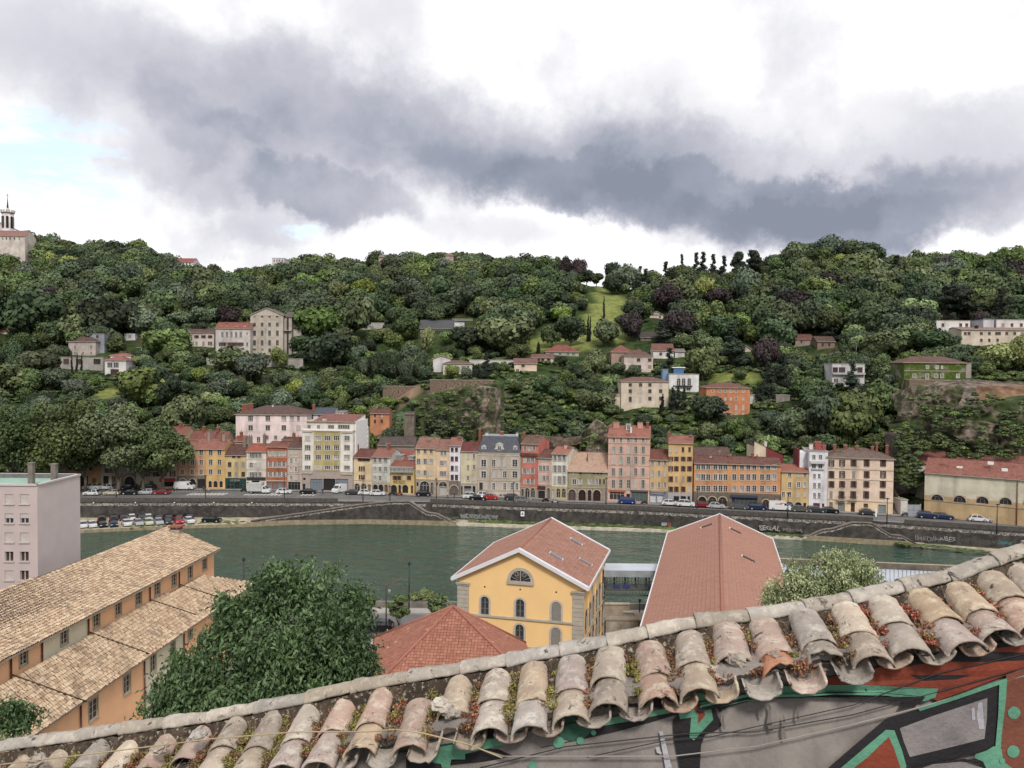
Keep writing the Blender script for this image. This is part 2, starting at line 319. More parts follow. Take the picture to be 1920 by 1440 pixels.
def terr(X, Y):
    X = np.asarray(X, float); Y = np.asarray(Y, float); px = 960+F*X/np.maximum(Y, 1); t = Y-fac_Y(X)
    A = np.array([[np.interp(tt, TK, BZ[i]) for i in range(len(BX))] for tt in np.ravel(t)])
    P = np.ravel(px); idx = np.clip(np.searchsorted(BX, P)-1, 0, len(BX)-2); f = np.clip((P-np.array(BX)[idx])/(np.array(BX)[idx+1]-np.array(BX)[idx]), 0, 1); f = f*f*(3-2*f)
    z = A[np.arange(len(P)), idx]*(1-f)+A[np.arange(len(P)), idx+1]*f
    kk = np.interp(P, CX, _k); g = np.clip((np.ravel(t)-130)/110, 0, 1); z = z*(1+(kk-1)*g)
    return z.reshape(np.shape(px))
GX = np.arange(-520, 521, 5.); GY = np.arange(170, 900, 3.)
TZ = np.zeros((len(GX), len(GY)))
for i, x in enumerate(GX): TZ[i] = terr(np.full(len(GY), x), GY)
RGH = np.zeros_like(TZ)
for i, x in enumerate(GX):
    for j, y in enumerate(GY):
        if y < 540:
            d = y-fac_Y(x)
            if d > 14: RGH[i, j] = min(1, (d-14)/14)*(2.0*noise.noise(Vector((x*.035, y*.05, 0)))+.9*noise.noise(Vector((x*.12, y*.15, 3))))
TZ += RGH
def tz(X, Y):
    i = min(max((X-GX[0])/5., 0), len(GX)-1.001); j = min(max((Y-GY[0])/3., 0), len(GY)-1.001); a, b = int(i), int(j); u, v = i-a, j-b
    return (TZ[a, b]*(1-u)+TZ[a+1, b]*u)*(1-v)+(TZ[a, b+1]*(1-u)+TZ[a+1, b+1]*u)*v
def hit(x, y, Y0=None):
    d = ray(x, y); d = d/d[1]; Y = Y0 or (fac_Y((x-960)/F*210)+12)
    while Y < 560:
        P = CAM+d*Y
        if tz(P[0], Y) >= P[2]: return P
        Y += 1.
    P = CAM+d*470; P[2] = min(P[2], tz(P[0], 470)); return P
def inpoly(x, y, poly):
    c = False; n = len(poly)
    for i in range(n):
        x1, y1 = poly[i]; x2, y2 = poly[i-1]
        if (y1 > y) != (y2 > y) and x < (x2-x1)*(y-y1)/(y2-y1)+x1: c = not c
    return c
MEADOW = [(1112, 527), (1132, 527), (1138, 552), (1172, 556), (1168, 600), (1172, 640), (1135, 645), (1092, 655), (1000, 660), (985, 655), (1020, 622), (1090, 600), (1112, 570), (1120, 560)]
MEADOWS = [MEADOW, [(170, 742), (205, 722), (222, 730), (212, 748)], [(1330, 698), (1428, 700), (1428, 716), (1325, 716)]]
ROCKS = [[(800, 712), (935, 712), (945, 760), (930, 830), (795, 830), (795, 760)], [(1695, 712), (1925, 715), (1925, 850), (1720, 850), (1690, 800)], [(1108, 800), (1145, 790), (1142, 850), (1105, 850)]]
SOILS = [[(300, 700), (450, 705), (450, 722), (300, 722)], [(690, 725), (790, 725), (790, 750), (690, 748)], [(1850, 715), (1925, 722), (1925, 735), (1850, 730)]]
V = []; me_att = {'meadow': [], 'rock': [], 'soil': []}
for i, x in enumerate(GX):
    for j, y in enumerate(GY):
        z = TZ[i, j]; V.append((x, y, z if z > .35 or y > fac_Y(x)+13 else -.3)); px, py = proj((x, y, z))
        pr = 430 < py < 900 and -50 < px < 1970
        me_att['meadow'].append(float(pr and any(inpoly(px, py, p) for p in MEADOWS)))
        me_att['rock'].append(float(pr and y < fac_Y(x)+70 and any(inpoly(px, py, p) for p in ROCKS)))
        me_att['soil'].append(float(pr and any(inpoly(px, py, p) for p in SOILS)))
n = len(GY); ii, jj = np.meshgrid(np.arange(len(GX)-1), np.arange(n-1), indexing='ij'); a = (ii*n+jj).ravel()
Q = np.stack([a, a+n, a+n+1, a+1], 1); VV = np.array(V); kp = (VV[Q][:, :, 1] > fac_Y(VV[Q][:, :, 0])+5).all(1); Q = Q[kp]
def terrain_mat():
    m = bpy.data.materials.new('hillside'); m.use_nodes = True; w = NT(m.node_tree); b = w.n['Principled BSDF']; co = w.new('ShaderNodeTexCoord').outputs['Object']
    at = lambda s: w.new('ShaderNodeAttribute', attribute_name=s).outputs['Fac']
    n1 = w.noise(co, .25, 6, .65)
    c = w.mix(w.mapr(n1, .35, .65), (.018, .032, .012), (.05, .075, .022)); c = w.mix(w.mapr(w.noise(co, .06, 4), .55, .7, 0, .6), c, (.08, .065, .045))
    c = w.mix(at('meadow'), c, w.mix(w.mapr(w.noise(co, .35, 6, .7), .35, .65), (.12, .155, .04), (.23, .24, .08)))
    c = w.mix(at('soil'), c, (.26, .17, .12)); c = w.mix(at('rock'), c, w.mix(w.mapr(w.noise(co, .4, 7, .7), .4, .6), (.07, .06, .05), (.24, .19, .16)))
    w.put(b.inputs['Base Color'], c); b.inputs['Roughness'].default_value = .95; b.inputs['Specular IOR Level'].default_value = .1
    bp = w.new('ShaderNodeBump'); bp.inputs['Strength'].default_value = .8; bp.inputs['Distance'].default_value = .6; w.put(bp.inputs['Height'], w.noise(co, .9, 6, .7)); w.put(b.inputs['Normal'], bp.outputs[0]); return m
link('hillside', np_mesh('hillside', V, Q, [terrain_mat()], {k: ('POINT', v) for k, v in me_att.items()}, True), kind='structure')

# ---------------------------------------------------------------- buildings
def holed_wall(mb, W, z0, z1, holes, m, base=None, mb_base=None, rev=.22):
    """front wall in the plane y=0 with real openings (u0,u1,z0,z1,arch) and their reveals"""
    hs = [(max(.05, a), min(W-.05, b), max(z0+.02, c), min(z1-.02, d), ar) for a, b, c, d, ar in holes if b > .1 and a < W-.1 and d > z0+.1]
    xs = sorted({0, W, *[round(h[0], 3) for h in hs], *[round(h[1], 3) for h in hs]}); zs = sorted({z0, z1, *[round(h[2], 3) for h in hs], *[round(h[3], 3) for h in hs], *([base] if base else [])})
    xs = [xs[0]]+[b for a, b in zip(xs[:-1], xs[1:]) if b-a > 1e-3]; zs = [zs[0]]+[b for a, b in zip(zs[:-1], zs[1:]) if b-a > 1e-3]
    for c, d in zip(zs[:-1], zs[1:]):
        mm = mb_base if base and (c+d)/2 < base else m; run = None
        for a, b in list(zip(xs[:-1], xs[1:]))+[(W, None)]:
            solid = b is not None and not any(h[0]-1e-3 <= (a+b)/2 <= h[1]+1e-3 and h[2]-1e-3 <= (c+d)/2 <= h[3]+1e-3 for h in hs)
            if solid and run is None: run = a
            if not solid and run is not None: mb.face([(run, 0, c), (a, 0, c), (a, 0, d), (run, 0, d)], mm); run = None
    for a, b, c, d, ar in hs:
        mm = mb_base if base and (c+d)/2 < base else m
        if not ar:
            L = [(a, c), (a, d), (b, d), (b, c)]
            segs = [(L[0], L[1]), (L[1], L[2]), (L[2], L[3]), (L[3], L[0])]
        else:
            r = (b-a)/2; rz = min(r, (d-c)); zc = d-rz; n = 8; arc = [(a+r-r*math.cos(math.pi*k/n), zc+rz*math.sin(math.pi*k/n)) for k in range(n+1)]
            for p, q in zip(arc[:-1], arc[1:]): mb.face([(p[0], 0, p[1]), (q[0], 0, q[1]), (q[0], 0, d+1e-4), (p[0], 0, d+1e-4)], mm)
            L = [(a, c)]+arc+[(b, c)]; segs = list(zip(L, L[1:]+L[:1]))
        for p, q in segs: mb.face([(p[0], 0, p[1]), (p[0], rev, p[1]), (q[0], rev, q[1]), (q[0], 0, q[1])], mm)
STY = {'w': ('#e6e0dc', '#e6ddd0', None, 0), 'n': ('#d8cfc6', None, None, 0), 'b': ('#6b4a40', None, None, 0), 'g': ('#7e7468', '#cfc4b2', None, 0), 's': ('#e2dcd6', None, '#cfc6bc', 1), 'so': ('#d8cfc6', None, '#c9bfae', 1),
       'c': ('#cfc8c0', None, '#cfc6be', 2), 'cb': ('#8a8078', None, '#a59b90', 2), 'sb': ('#5a4038', None, '#6e4c3e', 1), 'r': ('#dcd4cc', '#d9cfc2', None, 0)}
WM = {}
def arc_pts(w, h, n=8):
    r = w/2; rz = min(r, h); return [(-r*math.cos(math.pi*k/n), h/2-rz+rz*math.sin(math.pi*k/n)) for k in range(n+1)]
def win_mesh(w, h, sty, arch=False, gi=0):
    w = round(w, 1) or .1; h = round(h, 1) or .1; key = (w, h, sty, arch, gi)
    if key in WM: return WM[key]
    fc, tc, shc, sh = STY[sty]; mb = MB(); fm = paint(fc, .6); gl = (GLASS, GLASS2, GLASS3)[gi]; y = .13; f = .07
    if sh == 2: mb.box(-w/2, w/2, .02, .07, -h/2, h/2, paint(shc, .7)); [mb.box(-w/2+.03, w/2-.03, 0, .02, z, z+.05, paint(shc, .7)) for z in np.arange(-h/2+.1, h/2-.05, .22)]
    else:
        if arch:
            A = arc_pts(w+.06, h+.03); mb.face([(-w/2-.03, y, -h/2)]+[(a, y, b) for a, b in A]+[(w/2+.03, y, -h/2)], gl)
            for (a, b), (c, d) in zip(A[:-1], A[1:]): k = .86; mb.face([(a, y-.04, b), (c, y-.04, d), (c*k, y-.04, d-.06), (a*k, y-.04, b-.06)], fm)
        else: mb.face([(-w/2-.02, y, -h/2-.02), (w/2+.02, y, -h/2-.02), (w/2+.02, y, h/2+.02), (-w/2-.02, y, h/2+.02)], gl); mb.box(-w/2, w/2, y-.05, y-.005, h/2-f, h/2, fm)
        mb.box(-w/2, -w/2+f, y-.05, y-.005, -h/2, h/2-(w/2 if arch else 0), fm); mb.box(w/2-f, w/2, y-.05, y-.005, -h/2, h/2-(w/2 if arch else 0), fm); mb.box(-w/2, w/2, y-.052, y-.006, -h/2, -h/2+f, fm)
        nm = 1 if w < 1.5 else int(w/.75)
        for k in range(1, nm+1): x = -w/2+w*k/(nm+1); mb.box(x-.05, x+.05, y-.054, y-.008, -h/2, h/2-.02, fm)
        for k in range(1, 3): z = -h/2+h*k/3; mb.box(-w/2, w/2, y-.045, y-.01, z-.02, z+.02, fm)
    mb.box(-w/2-.08, w/2+.08, -.1, .02, -h/2-.1, -h/2, CORN)
    if tc and not arch:
        t = paint(tc, .8)
        mb.box(-w/2-.14, -w/2, -.035, .01, -h/2, h/2, t); mb.box(w/2, w/2+.14, -.035, .01, -h/2, h/2, t); mb.box(-w/2-.14, w/2+.14, -.04, .01, h/2, h/2+.14, t)
    if tc and arch:
        t = paint(tc, .8); A = arc_pts(w, h, 10); Bq = arc_pts(w+.4, h+.4, 10); Bq = [(a, b) for a, b in Bq]
        Bq = [(a*(w+.4)/w if 0 else a, b) for a, b in Bq]
        for (a, b), (c, d), (e, f2), (g_, h2) in zip(A[:-1], A[1:], Bq[:-1], Bq[1:]): mb.face([(a, -.05, b), (c, -.05, d), (g_, -.05, h2), (e, -.05, f2)], t)
        zb = A[0][1]; mb.box(-w/2-.2, -w/2, -.05, .01, -h/2, zb, t); mb.box(w/2, w/2+.2, -.05, .01, -h/2, zb, t)
    if sh == 1:
        s = paint(shc, .7)
        for q in (-1, 1):
            x0, x1 = sorted((q*(w/2+.02), q*(w/2+.02+w*.42))); mb.box(x0, x1, -.06, -.01, -h/2, h/2, s)
            for z in np.arange(-h/2+.12, h/2-.1, .3): mb.box(x0+.04, x1-.04, -.075, -.06, z, z+.12, s)
    WM[key] = mb.mesh('window'); return WM[key]
PROT = []       # protected picture areas for tree planting: x0,y0,x1,y1,Y
class Bld:
    def __init__(s, name, label, cat, z, u0, u1, eave, ridge, wallc, roofc, rows=(), ground=(), chim=(), depth=9., roof='gable', base=None, Y=None, turn=0., gbase=None, bands=(), over=.45, found=1.2, group=None, sty='r', prot=True, gable_wall=True, wallmat=None, roofmat=None, AB=None, zz_=None):
        x0, _ = zz(z, u0, 0); x1, _ = zz(z, u1, 0); s.z = z
        if AB: A, Bp, zb = np.array(AB[0], float), np.array(AB[1], float), AB[2]
        elif Y is None and base is None: A = fac(x0); Bp = fac(x1); zb = 0.
        else:
            yb = zz(z, 0, base)[1]
            if Y is None: Y = hit((x0+x1)/2, yb)[1]
            A = PY(x0, yb, Y+turn*(x0-960)/F*0)[:2]; Bp = PY(x1, yb, Y+turn)[:2]; zb = min(PY(x0, yb, Y)[2], PY(x1, yb, Y+turn)[2])
        s.zb = zb; s.A = np.array(A); W = np.linalg.norm(Bp-A); s.W = W; s.ex = (Bp-A)/W; s.ey = np.array([-s.ex[1], s.ex[0]]); s.d = depth
        s.Y = (A[1]+Bp[1])/2; s.root = empty(name, (A[0], A[1], zb), math.atan2(s.ex[1], s.ex[0]), label=label, cat=cat, group=group)
        um = (u0+u1)/2; s.um = um; ze = s.h(um, eave)[1]; s.ze = ze; zr = s.h(um, ridge, depth/2 if roof == 'gable' else (depth/2 if roof == 'hip' else 0))[1] if ridge is not None else ze+.3
        if zz_: ze, zr = zz_; s.ze = ze
        s.zr = zr; m = wallmat or plaster(wallc); s.m = m; holes = []; parts = []
        for r in rows:
            v0, v1, us, w = r[:4]; st = r[4] if len(r) > 4 else sty; ar = st.endswith('A'); st = st.rstrip('A')
            for u in us:
                ww, s2 = w, st
                if isinstance(u, tuple): ww = u[1]; s2 = u[2] if len(u) > 2 else st; u = u[0]
                a, za = s.h(u-ww/2, v1); b, zt = s.h(u+ww/2, v0)
                if a < .1 or b > W-.1: continue
                q_ = rnd.random()
                if q_ < .13 and not ar: s2 = {'s': 'c', 'so': 'c', 'sb': 'cb', 'b': 'cb', 'w': 'c'}.get(s2, s2)
                holes.append((a, b, za, zt, ar)); parts.append(((a+b)/2, (za+zt)/2, b-a, zt-za, s2, ar))
        for g in ground:
            k, g0, g1, v0, v1, c = g[:6]
            if k in ('arch', 'rect', 'door', 'garage', 'shop', 'archdoor'):
                a, za = s.h(g0, v1); b, zt = s.h(g1, v0); za = max(za, .03)
                a = max(a, .12); b = min(b, W-.12); ar = k in ('arch', 'archdoor'); holes.append((a, b, za, zt, ar)); s.opening(k, a, b, za, zt, c, ar)
        zbase = s.h(um, gbase[0])[1] if gbase else None
        mb = MB(); lo = 0.
        holed_wall(mb, W, lo, ze, holes, m, zbase, gbase[1] if gbase else None)
        d = depth; fd = -found
        mb.face([(0, 0, fd), (W, 0, fd), (W, 0, 0), (0, 0, 0)], gbase[1] if gbase else m)
        gz = zr-.12 if roof in ('gable',) and gable_wall else ze
        for x in (0, W):
            if roof == 'gable': mb.face([(x, 0, fd), (x, d, fd), (x, d, ze), (x, d/2, gz), (x, 0, ze)] if x else [(x, d, fd), (x, 0, fd), (x, 0, ze), (x, d/2, gz), (x, d, ze)], m)
            else: mb.face([(x, 0, fd), (x, d, fd), (x, d, ze), (x, 0, ze)], m)
        mb.face([(W, d, fd), (0, d, fd), (0, d, ze), (W, d, ze)], m)
        s.wall = mb.build('wall', s.root)
        seen = set()
        for uc, zc, w, h_, st, ar in parts:
            gi = rnd.choices((0, 1, 2), (6, 1.4, .8))[0] if st != 'b' else rnd.choices((0, 2), (1, 2))[0]
            me = win_mesh(w, h_, st, ar, gi); o = link('window', me, s.root); o.location = (uc, 0, zc)
            if round(w, 1) > 0: o.scale = (w/max(round(w, 1), .1), 1, h_/max(round(h_, 1), .1))
        rm = roofmat or tiles(roofc); mb = MB(); t = .14; o = over
        if roof == 'gable':
            sl = (zr-ze)/(d/2); zf = ze-sl*o; P = [(-o, zf), (d/2, zr), (d+o, zf)]; e = .12 if z not in 'ghijk' else .35
            for (ya, za), (yb_, zb_) in zip(P[:-1], P[1:]):
                mb.face([(-e, ya, za+t), (W+e, ya, za+t), (W+e, yb_, zb_+t), (-e, yb_, zb_+t)], rm); mb.face([(-e, ya, za), (-e, yb_, zb_), (W+e, yb_, zb_), (W+e, ya, za)], CORN)
            mb.face([(-e, -o, zf), (W+e, -o, zf), (W+e, -o, zf+t), (-e, -o, zf+t)], CORN)
            for x in (-e, W+e): mb.face([(x, -o, zf), (x, -o, zf+t), (x, d/2, zr+t), (x, d+o, zf+t), (x, d+o, zf), (x, d/2, zr)], CORN)
            mb.box(-e, W+e, d/2-.12, d/2+.12, zr+t-.05, zr+t+.08, rm)
        elif roof == 'hip':
            zf = ze-.05; k = min(d/2, W/2); E = [(-o, -o), (W+o, -o), (W+o, d+o), (-o, d+o)]; R1 = (k, d/2); R2 = (W-k, d/2)
            e3 = [(x, y, zf+t) for x, y in E]; r1 = (*R1, zr+t); r2 = (*R2, zr+t)
            mb.face([e3[0], e3[1], r2, r1], rm); mb.face([e3[2], e3[3], r1, r2], rm); mb.face([e3[1], e3[2], r2], rm); mb.face([e3[3], e3[0], r1], rm)
            for i in range(4): a, b = E[i], E[(i+1) % 4]; mb.face([(*a, zf), (*b, zf), (*b, zf+t), (*a, zf+t)], CORN)
            mb.face([(*p, zf) for p in E[::-1]], CORN)
        elif roof == 'flat':
            mb.box(-.15, W+.15, -.15, d+.15, ze, ze+.12, CORN); mb.box(.2, W-.2, .2, d-.2, ze+.12, ze+.16, rm)
        elif roof == 'pediment':   # gable end towards the viewer, ridge running back
            t = .18; zf = ze-.1
            for x0_, x1_ in ((-o, W/2), (W+o, W/2)):
                mb.face([(x0_, -o, zf+t), (x1_, -o, zr+t), (x1_, d, zr+t), (x0_, d, zf+t)] if x0_ > 0 else [(x1_, -o, zr+t), (x0_, -o, zf+t), (x0_, d, zf+t), (x1_, d, zr+t)], rm)
                mb.face([(x0_, -o, zf), (x1_, -o, zr), (x1_, -o, zr+t), (x0_, -o, zf+t)], CORN)
                mb.face([(x0_, -o, zf), (x0_, d, zf), (x1_, d, zr), (x1_, -o, zr)], CORN)
            w2 = MB(); w2.face([(0, 0, ze), (W, 0, ze), (W/2, 0, zr)], m); w2.build('gable', s.root)
        if mb.f: mb.build('roof', s.root)
        for v, th in bands:
            zc = s.h(um, v)[1]; b2 = MB(); b2.box(0, W, -.1, .0, zc-th/2, zc+th/2, CORN); b2.build('cornice', s.root)
        for c in chim: s.chimney(*c)
        if prot and z in 'ghijk':
            q0 = proj((*(s.A), zb+ze)); q1 = proj((*(Bp), zb)); PROT.append((x0, min(zz(z, 0, ridge if ridge is not None else eave)[1], q0[1]), x1, zz(z, 0, base)[1]-3, s.Y+depth*.8))
    def h(s, u, v, off=0.):
        d = ray(*zz(s.z, u, v)); A = np.array([*(s.A+s.ey*off)]); n = s.ey
        t = ((A-CAM[:2])@n)/(d[:2]@n); P = CAM+d*t; return float((P[:2]-s.A)@s.ex), float(P[2]-s.zb)
    def chimney(s, u, v0, v1, w, c=None, off=None):
        off = s.d*.4 if off is None else off; a, zt = s.h(u-w/2, v0, off); b, zl = s.h(u+w/2, v1, off); mb = MB(); m = plaster(c) if c else BRICK; ww = max(b-a, .4); uc = (a+b)/2
        zl = min(zl, s.ze)
        mb.box(uc-ww/2, uc+ww/2, off-.35, off+.35, zl-.6, zt, m); mb.box(uc-ww/2-.07, uc+ww/2+.07, off-.42, off+.42, zt, zt+.1, STONE); o = mb.build('chimney', s.root)
        mb = MB(); n = max(1, int(ww/.5)); [mb.tube([(uc-ww/2+ww*(k+.5)/n, off, zt+.1), (uc-ww/2+ww*(k+.5)/n, off, zt+.5)], .12, BRICK, 8) for k in range(n)]; mb.build('chimney_pot', o)
    def opening(s, k, a, b, z0, z1, c, ar):
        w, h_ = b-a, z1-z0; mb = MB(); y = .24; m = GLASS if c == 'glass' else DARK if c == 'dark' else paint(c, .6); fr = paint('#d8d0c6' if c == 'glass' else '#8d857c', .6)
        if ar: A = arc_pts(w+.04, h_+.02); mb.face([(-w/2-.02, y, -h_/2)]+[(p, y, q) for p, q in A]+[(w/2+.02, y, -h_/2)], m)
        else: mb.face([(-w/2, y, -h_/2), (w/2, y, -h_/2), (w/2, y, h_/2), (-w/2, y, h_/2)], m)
        if k in ('rect', 'shop', 'arch') and c != 'dark':
            n = max(1, int(w/1.1)); top = h_/2-(w*.3 if ar else 0)
            for i in range(1, n+1): x = -w/2+w*i/(n+1); mb.box(x-.035, x+.035, y-.05, y-.004, -h_/2, top if n == 1 and not ar else h_/2-(w*.22 if ar else 0), fr)
            mb.box(-w/2, w/2, y-.05, y-.006, h_*.18, h_*.18+.07, fr)
        if k == 'garage': [mb.box(-w/2, w/2, y-.03, y-.004, z, z+.03, fr) for z in np.arange(-h_/2+.3, h_/2, .4)]
        if k in ('door', 'archdoor'): mb.box(-.025, .025, y-.03, y-.004, -h_/2, h_/2-.4, BLACKM); mb.box(.06, .1, y-.06, y, -.1, .05, ZINC)
        if ar:
            A = arc_pts(w, h_, 10); Bq = arc_pts(w+.5, h_+.5, 10)
            for (p, q), (c1, d1), (e, f2), (g_, h2) in zip(A[:-1], A[1:], Bq[:-1], Bq[1:]): mb.face([(p, -.05, q), (c1, -.05, d1), (g_, -.05, h2), (e, -.05, f2)], CORN)
        nm = {'arch': 'arched_window', 'rect': 'shop_window', 'door': 'door', 'garage': 'garage_door', 'shop': 'shop_window', 'archdoor': 'arched_door'}[k]
        o = mb.build(nm, s.root); o.location = ((a+b)/2, 0, (z0+z1)/2)
    def slab(s, name, u0, u1, v0, v1, c, y0=-.08, y1=-.002):
        a, z0 = s.h(u0, v1); b, z1 = s.h(u1, v0); mb = MB(); mb.box(a, b, y0, y1, max(z0, .02), z1, c if not isinstance(c, str) else paint(c)); return mb.build(name, s.root)
    def text(s, txt, u, v, hgt, c, off=-.1, parent=None, wscale=1.):
        a, zc = s.h(u, v); o = text_obj(txt, hgt, paint(c), parent or s.root); o.location = (a, off, zc); o.rotation_euler = (math.pi/2, 0, 0); o.scale = (wscale, 1, 1); return o
def text_obj(txt, size, m, parent=None, name='lettering', bold=.0, shear=0.):
    c = bpy.data.curves.new(name, 'FONT'); c.body = txt; c.size = size*1.4; c.align_x = 'CENTER'; c.align_y = 'CENTER'; c.extrude = .01; c.offset = bold; c.shear = shear
    t = bpy.data.objects.new(name, c); me = bpy.data.meshes.new_from_object(t); me.materials.clear(); me.materials.append(m); bpy.data.objects.remove(t)
    return link(name, me, parent)
# ---------------------------------------------------------------- houses along the far quay
GRP = 'terraced houses along the far quay'
HOUSES = []
def QH(label, *a, name='town_house', **k):
    b = Bld(name, label, 'house', *a, group=GRP, **k); HOUSES.append((b, label)); return b
SB = (GREYSTONE,)
QH('dim greige house at the left end of the row, shaded by plane trees', 'a', 200, 500, 470, 400, '#8f8070', '#8f5b4a', rows=[(600, 645, [250, 300, 360, 420, 470], 28), (520, 560, [250, 300, 360, 420, 470], 28)], ground=[('rect', 520-260, 300, 690, 775, 'dark'), ('rect', 350, 440, 690, 775, 'dark')])
QH('ochre house with a dark shop opening beneath the first plane tree', 'a', 502, 750, 440, 375, '#b98550', '#b0614d', rows=[(600, 648, [525, 610, 675], 30, 'b'), (505, 550, [525, 610, 675], 30, 'b')], ground=[('shop', 604, 660, 688, 770, 'dark'), ('door', 690, 722, 705, 772, '#8b6b45')], chim=[(720, 340, 400, 26)])
QH('grey beige house with wide loft windows beneath the plane trees', 'a', 752, 910, 455, 395, '#a39378', '#8b5244', rows=[(490, 528, [795, 835, 872], 30, 'b'), (560, 597, [788, 815, 842, 868], 18, 's'), (628, 668, [800, 836, 872], 32, 'b')], ground=[('rect', 775, 815, 690, 770, 'dark'), ('door', 840, 870, 690, 772, '#6a5a48')])
QH('greige house with a deep round arch beneath the plane trees', 'a', 912, 1018, 460, 400, '#94836f', '#8d5546', rows=[(630, 662, [930, 957, 984, 1004], 18, 's'), (560, 600, [935, 965, 995], 20)], ground=[('archdoor', 935, 1008, 692, 772, 'dark')], gbase=(680, GREYSTONE))
QH('pale beige house with small shuttered windows behind a plane trunk', 'a', 1020, 1210, 470, 410, '#b3a589', '#93584a', rows=[(598, 640, [1050, 1085, 1130, 1180], 22, 's'), (660, 694, [1055, 1085, 1137, 1180], 24, 'sb'), (530, 570, [1050, 1130, 1180], 24)], ground=[('rect', 1055, 1080, 725, 775, 'dark'), ('rect', 1120, 1150, 728, 770, '#5b4a3c')])
b = QH('cream house with a red shop awning over its ground floor', 'a', 1212, 1325, 470, 400, '#cdbf9e', '#a8604e', rows=[(650, 695, [1242, 1295], 24, 'sb'), (585, 628, [1242, 1295], 24)], ground=[('shop', 1220, 1310, 733, 770, 'dark')], chim=[(1380-60, 365, 420, 30)])
b.slab('awning', 1206, 1316, 706, 730, '#a32a33', -1.2)
b = QH('orange tan house with grey stone arches and a covered passage', 'b', 62, 338, 512, 420, '#cb9058', '#b8705c', rows=[(520, 575, [120, 205, 288], 36), (615, 667, [120, 205, 288], 36), (708, 757, [108, 203, 287], 34)], ground=[('arch', 75, 155, 798, 872, 'glass'), ('archdoor', 176, 236, 798, 884, 'dark'), ('rect', 254, 328, 800, 885, 'dark')], gbase=(768, GREYSTONE))
QH('golden yellow house with three small arches at street level', 'b', 338, 516, 512, 420, '#d8a94c', '#b8705c', rows=[(520, 575, [378, 462], 38), (615, 667, [378, 462], 36), (708, 757, [378, 460], 36)], ground=[('archdoor', 359, 389, 818, 878, 'dark'), ('archdoor', 406, 444, 818, 878, 'dark'), ('archdoor', 463, 493, 818, 878, 'dark')], chim=[(365, 355, 450, 22, '#b09a88'), (545-40, 375, 470, 30, '#a08a78'), (490, 355, 470, 22)])
b = QH('pale yellow house over a dark green shopfront', 'b', 518, 715, 570, 475, '#cdb06a', '#7a5045', rows=[(574, 600, [598, 646], 32, 'b'), (640, 686, [558, 622, 687], 34, 'b'), (732, 778, [558, 622, 687], 34, 'b')], ground=[('shop', 540, 592, 835, 888, '#122c33'), ('door', 612, 652, 832, 888, 'dark'), ('rect', 664, 700, 835, 880, '#1c3a38')], gbase=(790, mat('green_shopfront', lin('#1f4440', .8), .5)), chim=[(752-50, 400, 470, 26, '#8a7a6c')])
b.text('LE QUAI', 612, 812, .5, '#c9c2a8')
b = QH('off white house with bright orange red tiles over a black shopfront', 'b', 717, 905, 538, 468, '#d9cfbf', '#c76243', rows=[(552, 600, [763, 805, 845], 28, 's'), (645, 692, [763, 805, 845], 28, 's'), (735, 782, [763, 805, 845], 28, 's')], ground=[('door', 722, 752, 828, 884, 'dark'), ('shop', 768, 840, 815, 868, 'dark'), ('door', 858, 888, 828, 884, 'dark')], bands=[(615, .15), (710, .15)])
b.slab('shop_sign', 722, 902, 782, 808, '#3d3a3c', -.25)
b.chimney(755, 395, 470, 34, '#8d8178'); b.chimney(950-60, 380, 450, 26, '#7f6f66')
b = QH('rust orange house with four white framed windows on each floor', 'b', 908, 1104, 495, 447, '#b55c28', '#a55c49', rows=[(532, 582, [945, 990, 1030, 1073], 26, 's'), (636, 686, [945, 990, 1030, 1073], 26, 's'), (733, 780, [945, 990, 1030, 1073], 26, 's')], ground=[('shop', 918, 958, 832, 902, '#8894a5'), ('shop', 965, 1005, 832, 902, '#76839a'), ('shop', 1012, 1052, 832, 902, '#8894a5'), ('shop', 1058, 1096, 832, 902, '#76839a')], bands=[(592, .18), (692, .18), (815, .25)])
QH('narrow pinkish beige house beside the tall cream apartment block', 'b', 1106, 1243, 503, 432, '#c6ae9e', '#7b554c', rows=[(515, 566, [1143, 1188], 34, 'c'), (603, 650, [1143, 1188], 24, 'w'), (685, 730, [1143, 1188], 24, 'w'), (767, 808, [1143, (1188, 26, 'c')], 24, 'w')], ground=[('shop', 1112, 1228, 828, 900, '#1e2f2a')], bands=[(590, .12), (675, .12), (752, .12)], chim=[(1210, 400, 450, 30)])
# cream apartment block with two white piers, olive centre and a set-back top floor
b = QH('tall cream and olive apartment block with white corner piers and wide garage mouth', 'b', 1246, 1724, 345, None, '#e0d8cb', '#a8685c', name='apartment_block', roof='flat',
       rows=[(392, 436, [(1297, 50), (1397, 56), (1485, 60), (1570, 56), (1670, 50)], 52, 'w'), (480, 526, [1297, 1397, 1485, 1570, 1670], 54, 'w'), (572, 618, [1297, 1397, 1485, 1570, 1670], 54, 'w'), (674, 710, [1297, 1397, 1485, 1570, 1670], 54, 'w')],
       ground=[('shop', 1322, 1440, 800, 905, '#7e8b97'), ('shop', 1446, 1560, 798, 905, 'dark'), ('shop', 1566, 1682, 800, 905, '#7e8b97'), ('door', 1250, 1276, 845, 905, 'dark'), ('rect', 1255, 1278, 788, 810, 'dark')], gbase=(726, mat('plaster_grey_base', lin('#b8a89e', K), .9, .12, .8)), depth=14)
OLIVE = plaster('#b9a45c'); a0, z0 = b.h(1356, 722); a1, z1 = b.h(1608, 345)
mb = MB()
ws = sorted([(b.h(c-30, 400)[0], b.h(c+30, 400)[0]) for c in (1397, 1485, 1570)]); zr_ = [(b.h(1485, v1)[1], b.h(1485, v0)[1]) for v0, v1 in ((392, 436), (480, 526), (572, 618), (674, 710))][::-1]
